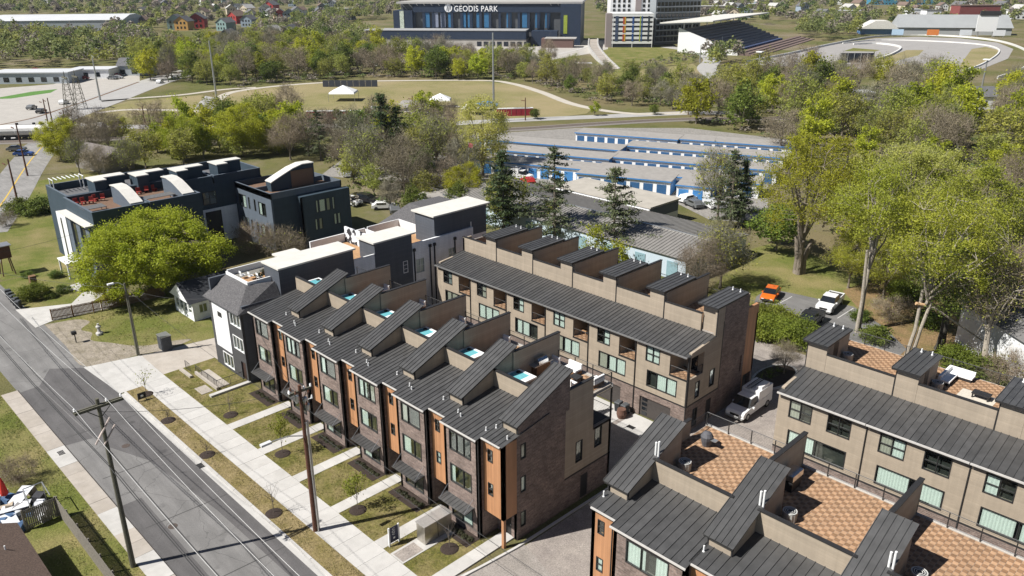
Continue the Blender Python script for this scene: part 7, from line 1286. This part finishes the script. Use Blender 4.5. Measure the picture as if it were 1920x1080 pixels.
m = MB(); m.box(0, 36, 0, 20, 0, 27); m.xf((A2[0], A2[1], 0), ang2).build('grey_wing', GB, t)
for r in range(7):
    for k in range(12): m = MB(); m.box(1.2+2.9*k, 3.4+2.9*k, -.1, .0, 2.0+3.5*r, 4.3+3.5*r) ; m.xf((A2[0], A2[1], 0), ang2).build('window', CARGLASS, t)
    m = MB(); m.box(.6, 35.4, -.55, -.12, 1.35+3.5*r, 1.75+3.5*r); m.xf((A2[0], A2[1], 0), ang2).build('balcony_band', AW, t)
# grandstand and speedway
t = thing('grandstand', G(1400, 95), 'covered grandstand with white sloping roof beside the racetrack', 'grandstand'); o = G(1322, 92); e = G(1383, 104); f_ = G(1475, 78)
ax = (f_-e); Ls = float(np.hypot(ax[0], ax[1])); a = math.atan2(ax[1], ax[0]); oo = (e[0], e[1], 0); fb = lambda m, nm, mat, par=None: fbuild(m, nm, mat, par or t, oo, a)
D = 34; seat = M('seating_grey', (.20, .20, .215), .8, .2, .5)
for k in range(12): fb(MB().box(0, Ls, D*k/12, D*(k+1)/12, 0, 1.2+k*1.05), 'seating_tier', seat if k > 1 else M('seating_blue', (.05, .07, .14), .8, .2))
fb(MB().hexa([(-.6, 0, 0), (0, 0, 0), (0, D, 0), (-.6, D, 0)], [(-.6, 0, 1.6), (0, 0, 1.6), (0, D, 13.6), (-.6, D, 13.6)]), 'side_wall', WHITE)
fb(MB().hexa([(-4, 14, 17.2), (Ls+4, 14, 17.2), (Ls+4, D+10, 15.6), (-4, D+10, 15.6)], [(-4, 14, 17.8), (Ls+4, 14, 17.8), (Ls+4, D+10, 16.2), (-4, D+10, 16.2)]), 'roof', WROOF)
for k in range(9): x = 2+(Ls-4)*k/8; fb(MB().tube((x, D-2, 12), (x, D-2, 16.2), .3, n=6), 'column', GALV)
for k in range(4): fb(MB().box(0, Ls*1.25, -12+3*k, -9.05+3*k, 0, .4+.5*k), 'lower_tier', M('lower_tier_brown', (.16, .115, .10), .9, .25, .4))
TRK = M('race_asphalt', (.31, .295, .28), .9, .1, .05); oc = [(1400, 118), (1480, 102), (1560, 84), (1640, 70), (1720, 67), (1800, 70), (1870, 78), (1915, 92), (1935, 110), (1915, 132), (1870, 148)]
sheet('track_apron', [G(*p) for p in ((1390, 122), (1480, 100), (1560, 84), (1640, 72), (1720, 69), (1800, 72), (1870, 80), (1900, 92), (1890, 110), (1840, 130), (1780, 136), (1560, 128), (1460, 124))], .05, TRK)
sheet('infield', [G(*p) for p in ((1800, 122), (1822, 92), (1848, 88), (1872, 94), (1868, 104), (1835, 124), (1800, 132))], .07, FIELD); sheet('infield', [G(*p) for p in ((1620, 122), (1668, 106), (1700, 94), (1732, 94), (1722, 104), (1690, 112), (1660, 122))], .07, FIELD); sheet('infield', [G(*p) for p in ((1582, 96), (1600, 90), (1650, 94), (1640, 97))], .07, GREEN)
WL = M('track_wall_white', (.68, .67, .64), .8, .08)
def wallstrip(nm, px, h, w, label, mat=WL):
    c = smooth_curve([G(*p) for p in px], 6); L, R = strip_pts(c, w); m = MB()
    for i in range(len(L)-1): m.prism([R[i], R[i+1], L[i+1], L[i]], 0, h)
    tag(m.build(nm, mat, None), label, 'wall')
wallstrip('track_wall', oc, 1.1, .5, 'white outer wall curving round the racetrack'); wallstrip('track_wall', [(1580, 82), (1640, 76), (1720, 77), (1800, 81), (1850, 86), (1872, 94), (1868, 105), (1840, 122), (1812, 132)], .7, .6, 'white inner wall of the racetrack bend'); wallstrip('track_wall', [(1600, 84), (1650, 83), (1688, 90), (1670, 104), (1632, 115), (1610, 118)], 1.0, .8, 'white pit wall inside the racetrack'); wallstrip('track_wall', [(1520, 113), (1560, 114), (1600, 115)], 1.0, .8, 'straight white barrier beside the pit scoreboard')
t = thing('scoreboard', G(1605, 122), 'dark framed scoreboard seen from behind beside the pit wall', 'scoreboard', None, YAW); inst(MB().box(-8, 8, -.3, .3, 1.2, 5.6).mesh('panel', DK), 'panel', t, local=True)
for k in range(6): inst(MB().box(-8+3.15*k, -7.7+3.15*k, -.5, -.31, 0, 5.8).mesh('frame_post', GALV), 'frame_post', t, local=True)
o, a, L = frame((1690, 70), (1905, 72)); K = PPM(G(1790, 70)); X = lambda px: (px-1690)/K
t = thing('speedway_hall', G(1790, 66), 'long grey-roofed hall behind the racetrack bend', 'building'); fb = lambda m, nm, mat, par=None: fbuild(m, nm, mat, par or t, o, a)
fb(MB().box(X(1700), X(1905), 30, 52, 0, 5), 'wall', M('hall_wall', (.35, .36, .36), .8, .1)); fb(MB().hexa([(X(1698), 29, 5), (X(1907), 29, 5), (X(1907), 53, 5), (X(1698), 53, 5)], [(X(1704), 40, 13.5), (X(1903), 40, 13.5), (X(1903), 42, 13.5), (X(1704), 42, 13.5)]), 'roof', M('hall_roof_grey', (.30, .31, .31), .6, .08, .05))
t = thing('pit_pavilion', G(1660, 64), 'white-roofed open pavilion beside the grey hall', 'building'); fb(MB().hexa([(X(1628), 26, 4), (X(1700), 26, 4), (X(1700), 44, 4), (X(1628), 44, 4)], [(X(1655), 26, 9.5), (X(1680), 26, 9.5), (X(1680), 44, 9.5), (X(1655), 44, 9.5)]), 'roof', WROOF, t); fb(MB().box(X(1632), X(1696), 28, 43, 0, 4), 'wall', M('pavilion_blue', (.10, .2, .38), .7, .2), t)
t = thing('video_screen', G(1848, 66), 'large white screen with black header behind the racetrack', 'screen'); fb(MB().box(X(1828), X(1863), 14, 15, 3.5, 14), 'panel', WHITE, t); fb(MB().box(X(1831), X(1866), 13.6, 15.4, 14, 17), 'header', TRIM, t); fb(MB().box(X(1832), X(1834), 14.2, 15.2, 0, 3.5), 'leg', GALV, t); fb(MB().box(X(1858), X(1860), 14.2, 15.2, 0, 3.5), 'leg', GALV, t)
for px, c, nm in ((1748, (.62, .2, .05), 'orange'), (1805, (.62, .64, .66), 'pale grey'), (1862, (.66, .67, .68), 'white'), (1686, (.45, .6, .75), 'light blue')): t = thing('billboard', G(px, 66), f'{nm} advertising billboard behind the racetrack wall', 'billboard'); fb(MB().box(X(px)-3.8, X(px)+3.8, 6, 6.4, 1.2, 5), 'panel', M(f'billboard_{px}', c, .6, .08), t); fb(MB().box(X(px)-3, X(px)-2.7, 6.1, 6.3, 0, 1.2).box(X(px)+2.7, X(px)+3, 6.1, 6.3, 0, 1.2), 'leg', GALV, t)
sheet('stairway_slope', [G(*p) for p in ((1118, 140), (1120, 88), (1300, 90), (1300, 118), (1190, 132), (1186, 148))], .045, GREEN)
t = thing('stairway', G(1125, 105), 'broad concrete stairway climbing the grass slope to the stadium', 'stairs'); c = [G(*p) for p in ((1150, 130), (1128, 112), (1113, 95), (1112, 84))]; L_, R_ = strip_pts(smooth_curve(c, 7), 5.5)
for i in range(len(L_)-1): MB().prism([R_[i], R_[i+1], L_[i+1], L_[i]], 0, .15+.17*i).build('step', CONC_OLD, t)
for S_ in (L_, R_):
    m = MB(); LL, RR = strip_pts(S_, .8)
    for i in range(len(LL)-1): m.prism([RR[i], RR[i+1], LL[i+1], LL[i]], 0, .6+.17*i)
    m.build('side_wall', CONC, t)
strip('access_road', smooth_curve([G(*p) for p in ((1368, 178), (1345, 150), (1325, 128), (1335, 112), (1310, 98), (1250, 88))]), 9, .06, RDM); strip('stadium_road', smooth_curve([G(*p) for p in ((700, 122), (850, 118), (960, 116), (1040, 118), (1110, 118))]), 7, .06, RDM); strip('ramp_wall', smooth_curve([G(*p) for p in ((985, 108), (1030, 104), (1080, 94), (1110, 84))]), 2.2, .09, CONC)
# ============================================================= FAR BUILDINGS AND WOODS
HR = random.Random(12); RC = {'grey': M('far_roof_grey', (.13, .13, .135), .8, .2, .3), 'brown': M('far_roof_brown', (.17, .12, .095), .8, .2, .3), 'pale': M('far_roof_pale', (.42, .41, .39), .8, .1, .2)}
WCOL = {'white': (.66, .66, .64), 'red': (.38, .045, .04), 'ochre': (.52, .30, .09), 'teal': (.22, .32, .31), 'blue-grey': (.26, .32, .38), 'cream': (.55, .47, .36), 'slate': (.13, .15, .17)}
wm = {k: M(f'house_{k}', v, .8, .06) for k, v in WCOL.items()}; HM = {}
def house(px, py, wall, roof, label, group=None, sc=1.0, rz=None, st=2):
    if ('w', wall, st) not in HM:
        h = 2.9*st; m = MB().box(-4.5, 4.5, -5.5, 5.5, 0, h); m.poly([(-4.5, -5.5, h), (4.5, -5.5, h), (0, -5.5, h+3)]); m.poly([(4.5, 5.5, h), (-4.5, 5.5, h), (0, 5.5, h+3)]); HM[('w', wall, st)] = m.mesh('wall', wm[wall])
        HM[('v', st)] = [MB().box(x-.55, x+.55, -5.56, -5.5, z, z+1.5).mesh('window', CARGLASS) for x in (-2.4, 0, 2.4) for z in ([1.0, 3.9] if st == 2 else [1.0])]
    if ('r', roof, st) not in HM:
        h = 2.9*st; m = MB()
        for s in (-1, 1): m.hexa([(s*5.1, -6, h-.4), (s*5.1, 6, h-.4), (0, 6, h+3.0), (0, -6, h+3.0)], [(s*5.1, -6, h-.15), (s*5.1, 6, h-.15), (0, 6, h+3.25), (0, -6, h+3.25)])
        HM[('r', roof, st)] = m.mesh('roof', RC[roof])
    p = G(px, py); t = thing('house', p, label, 'house', group, YAW+HR.uniform(-.7, .7) if rz is None else YAW+rz); t.scale = (sc,)*3; inst(HM[('w', wall, st)], 'wall', t, local=True); inst(HM[('r', roof, st)], 'roof', t, local=True)
    for me in HM[('v', st)]: inst(me, 'window', t, local=True)
for x, y, w, r, lb, s in ((347, 56, 'ochre', 'grey', 'ochre gabled house at the edge of the green slope', 1.0), (333, 55, 'teal', 'grey', 'teal gabled house beside the ochre one', 1.1), (373, 53, 'red', 'grey', 'bright red house beside the ochre one', 1.15), (425, 57, 'teal', 'grey', 'pale teal house on the green slope', .9), (446, 44, 'red', 'brown', 'red brick house with brown roof above the slope', 1.0), (468, 50, 'blue-grey', 'grey', 'blue-grey house beyond the slope trees', .9), (510, 22, 'red', 'grey', 'tall red house furthest up the far hill', 1.2), (525, 38, 'red', 'brown', 'small red house below the tall red one', 1.0), (543, 38, 'blue-grey', 'grey', 'grey-blue house with porch beside the small red one', 1.0), (462, 90, 'white', 'grey', 'white gabled house with dark windows by the highway', 1.05), (432, 95, 'slate', 'grey', 'slate house with grey roof by the highway', 1.1), (482, 82, 'cream', 'brown', 'cream house with brown roof by the highway', .9), (512, 76, 'white', 'pale', 'white-gabled house half hidden in the belt', .9), (548, 74, 'white', 'grey', 'second white-gabled house half hidden in the belt', .9), (265, 52, 'cream', 'brown', 'cream house under the tall oak', .9)):
    house(x, y, w, r, lb, None, s*1.25, HR.uniform(-.5, .5))
for k in range(46):
    x, y = HR.uniform(250, 700), HR.uniform(4, 40); w = HR.choice(['white', 'white', 'cream', 'blue-grey', 'slate', 'teal']); r = HR.choice(['grey', 'grey', 'brown', 'pale']); house(x, y, w, r, f'{w} house with {r} roof in the far hillside neighbourhood', f'{w} {r}-roofed houses of the far hillside', HR.uniform(.9, 1.3))
for k in range(34):
    x, y = HR.uniform(1330, 1915), HR.uniform(6, 52); w = HR.choice(['white', 'white', 'cream', 'blue-grey']); r = HR.choice(['grey', 'brown', 'pale']); house(x, y, w, r, f'{w} house with {r} roof in the woods beyond the racetrack', f'{w} {r}-roofed houses beyond the racetrack', HR.uniform(.9, 1.4))
def shed(px, py, w, d, h, wall, roof, label, rz=0, nm='building', rh=0):
    p = G(px, py); t = thing('low_building', p, label, 'building', None, YAW+rz); inst(MB().box(0, w, 0, d, 0, h).mesh('wall', wall), 'wall', t, local=True); inst(MB().hexa([(-.4, -.4, h), (w+.4, -.4, h), (w+.4, d+.4, h), (-.4, d+.4, h)], [(-.4, d*.35 if rh else -.4, h+.4+rh), (w+.4, d*.35 if rh else -.4, h+.4+rh), (w+.4, d*.65 if rh else d+.4, h+.4+rh), (-.4, d*.65 if rh else d+.4, h+.4+rh)]).mesh('roof', roof), 'roof', t, local=True)
    for k in range(int(w/5)): inst(MB().box(1+5*k, 3.2+5*k, -.06, 0, .8, min(h-.6, 2.6)).mesh('window', CARGLASS), 'window', t, local=True)
FWR = M('far_white_roof', (.56, .57, .58), .6, .06, .03); FGW = M('far_grey_wall', (.42, .46, .49), .7, .08)
shed(-25, 62, 105, 60, 9, FGW, FWR, 'vast pale warehouse with curved grey roof behind the left-hand trees', .14, rh=3); shed(-20, 158, 32, 14, 4.2, FGW, FWR, 'low white-roofed depot beside the green strip', .05); shed(130, 148, 17, 12, 3.6, WSID, FWR, 'white-roofed workshop in the depot yard', .05); shed(222, 142, 15, 12, 4.2, FGW, RC['grey'], 'blue-grey clapboard house at the highway bend', .05, rh=2.5); shed(266, 126, 16, 10, 3.4, M('dull_red', (.25, .05, .045), .8, .15), M('red_roof_strip', (.40, .16, .12), .7, .1), 'long dull red shed behind the blue-grey house', .05); shed(165, 95, 24, 12, 4, WSID, FWR, 'white-roofed shed among trees below the vast warehouse', 0); shed(160, 108, 8, 8, 4, WSID, FWR, 'small white shed below the white-roofed one', 0); shed(240, 112, 14, 8, 3.5, WSID, FWR, 'white trailer shed behind the highway trees', 0); shed(630, 26, 32, 16, 6, FGW, RC['pale'], 'long grey-roofed school among the far trees', 0); shed(75, 10, 14, 14, 10, WHITE, FWR, 'white box tower on the far left horizon', 0)
shed(1795, 44, 36, 16, 15, M('far_red_brick', (.22, .06, .055), .8, .15), RC['brown'], 'red brick office block in the woods beyond the racetrack', 0); shed(1640, 9, 100, 30, 10, M('far_blue_glass', (.06, .24, .36), .3, .15, .1), RC['grey'], 'wide blue glass building on the far horizon', 0); shed(1560, 34, 30, 14, 7, WSID, FWR, 'white hall in the trees behind the racetrack', 0); shed(1895, 36, 30, 20, 8, WSID, RC['pale'], 'cream-roofed hall at the far right of the woods', 0); shed(1700, 36, 14, 12, 9, WSID, FWR, 'white town block behind the pavilion', 0); shed(1735, 38, 14, 12, 9, WSID, RC['grey'], 'white and dark town block beside the first', 0)
shed(1830, 205, 14, 10, 4, WSID, RC['grey'], 'grey-roofed house in the wood near the white shed', 0, rh=2); shed(1570, 192, 12, 7, 3, WSID, FWR, 'white-roofed trailer in the clearing of the wood', 0); shed(1290, 28, 46, 18, 9, M('far_mall', (.30, .26, .22), .8, .15), RC['pale'], 'long tan block behind the grandstand', 0); shed(1385, 18, 26, 14, 7, WSID, FWR, 'white block on the hill behind the grandstand', 0)
# far woods: leaf clumps standing as low-detail crowns in one mass
def mass(name, polys, spacing, seed, mats_w, kcl=16, leaf=1.1, avoid=(), hh=(7, 14), rd=(3.2, 5.8)):
    R = np.random.default_rng(seed); bk = [[] for _ in mats_w]; w = np.array([q_ for _, q_ in mats_w], float); w /= w.sum()
    for poly in polys:
        P = np.array(scatter(poly, spacing, seed, avoid))
        for p in P:
            i = R.choice(len(mats_w), p=w); h = R.uniform(*hh); rad = R.uniform(*rd); n = kcl*9; d = unit(R.normal(size=(n, 3))); d[:, 2] = np.abs(d[:, 2])*1.3-.3; lump = 1+.25*np.sin(d[:, 0]*4+R.uniform(0, 6))*np.cos(d[:, 1]*4+R.uniform(0, 6)); c = d*np.array((rad, rad, h*.45))*(R.uniform(.55, 1.0, n)*lump)[:, None]+np.array((p[0], p[1], h*.55)); bk[i].append(leaves(R, c, leaf*.72, .7, .9))
    for (mt, _), b in zip(mats_w, bk):
        if b: o_ = bpy.data.objects.new(name, fast_quads(name, np.concatenate(b), mt)); COL.objects.link(o_); tag(o_, kind='stuff'); tag(o_, 'far woodland of mixed spring trees up to the horizon', 'woodland')
MW = [(M_leaf('far_olive', (.180, .200, .066), (.240, .255, .088), .4), 5), (M_leaf('far_green', (.115, .160, .048), (.165, .21, .062), .4), 3), (M_leaf('far_yellow', (.255, .285, .065), (.32, .34, .09), .4), 2.5), (M_leaf('far_bare', (.205, .18, .145), (.255, .222, .178), .2), 4)]
keep = [[G(*q_) for q_ in pl_] for pl_ in (((330, 40), (420, 20), (650, 12), (650, 22), (560, 34), (440, 44)), ((1420, 30), (1600, 14), (1900, 16), (1900, 26), (1600, 28)), ((300, 88), (300, 58), (420, 52), (560, 44), (560, 52), (480, 62), (450, 84)), ((430, 100), (480, 88), (480, 104)), ((-30, 66), (-30, 30), (210, 36), (210, 72)), ((640, 64), (660, 40), (740, 36), (1140, 40), (1140, 80), (700, 76)), ((1140, 92), (1140, 40), (1320, 40), (1320, 92)), ((1290, 110), (1290, 50), (1500, 44), (1500, 120)), ((1600, 76), (1620, 48), (1920, 46), (1920, 90)))]
mass('woodland', [[(-60, 128), (-60, 62), (60, 70), (200, 74), (260, 70), (300, 92), (400, 98), (380, 112), (290, 122), (262, 130), (160, 128), (60, 126)], [(480, 88), (480, 52), (700, 30), (740, 52), (700, 78), (660, 96), (560, 88)], [(1300, 100), (1300, 76), (1345, 92), (1390, 122), (1340, 140), (1320, 120)], [(1460, 60), (1500, 40), (1640, 40), (1640, 66), (1540, 78)]], 8.5, 5, MW, 20, .95, keep)
mass('woodland', [[(-80, 40), (-80, 2), (300, 2), (760, 2), (760, 34), (480, 52), (260, 66)], [(1120, 34), (1120, 2), (1990, 2), (1990, 60), (1640, 46), (1320, 50)]], 20, 6, MW, 15, 1.45, keep); mass('woodland', [[(-300, 0), (-300, -18), (2300, -18), (2300, 0)]], 42, 8, MW, 10, 4.0)
mass('scrub', [[(430, 172), (470, 160), (700, 147), (960, 151), (955, 146), (700, 141), (470, 152)], [(1010, 165), (1120, 196), (1280, 206), (1280, 198), (1140, 182), (1020, 158)], [(1190, 130), (1300, 92), (1330, 100), (1310, 112), (1300, 118)], [(960, 122), (1090, 118), (1090, 124), (960, 128)], [(300, 156), (420, 110), (560, 100), (740, 118), (960, 122), (960, 150), (700, 146), (470, 158)], [(1000, 128), (1100, 150), (1330, 176), (1340, 202), (1260, 206), (1010, 160)], [(1345, 212), (1345, 172), (1480, 162), (1780, 176), (1900, 184), (1900, 290), (1640, 262), (1500, 270), (1300, 232)], [(120, 290), (330, 262), (420, 245), (640, 250), (860, 262), (870, 300), (760, 345), (650, 330), (560, 285), (420, 285)], [(655, 395), (660, 345), (880, 330), (890, 375), (740, 400)], [(1440, 310), (1640, 270), (1900, 310), (1900, 540), (1640, 540), (1580, 470)]], 4.6, 9, [(MW[0][0], 3), (MW[3][0], 4), (MW[1][0], 2)], 5, .5, (), (1.2, 3.2), (1.3, 2.6))

# ============================================================= AIR
hz = MB().box(-1900, 900, -400, 1900, -1.0, 62.0); hm = bpy.data.materials.new('haze_air'); hm.use_nodes = True; hn = hm.node_tree; hn.nodes.remove(hn.nodes['Principled BSDF']); pv = hn.nodes.new('ShaderNodeVolumePrincipled'); pv.inputs['Color'].default_value = (.86, .92, 1.0, 1); pv.inputs['Density'].default_value = 0.00005; hn.links.new(pv.outputs[0], hn.nodes['Material Output'].inputs['Volume'])
tag(hz.build('haze', hm), kind='stuff')
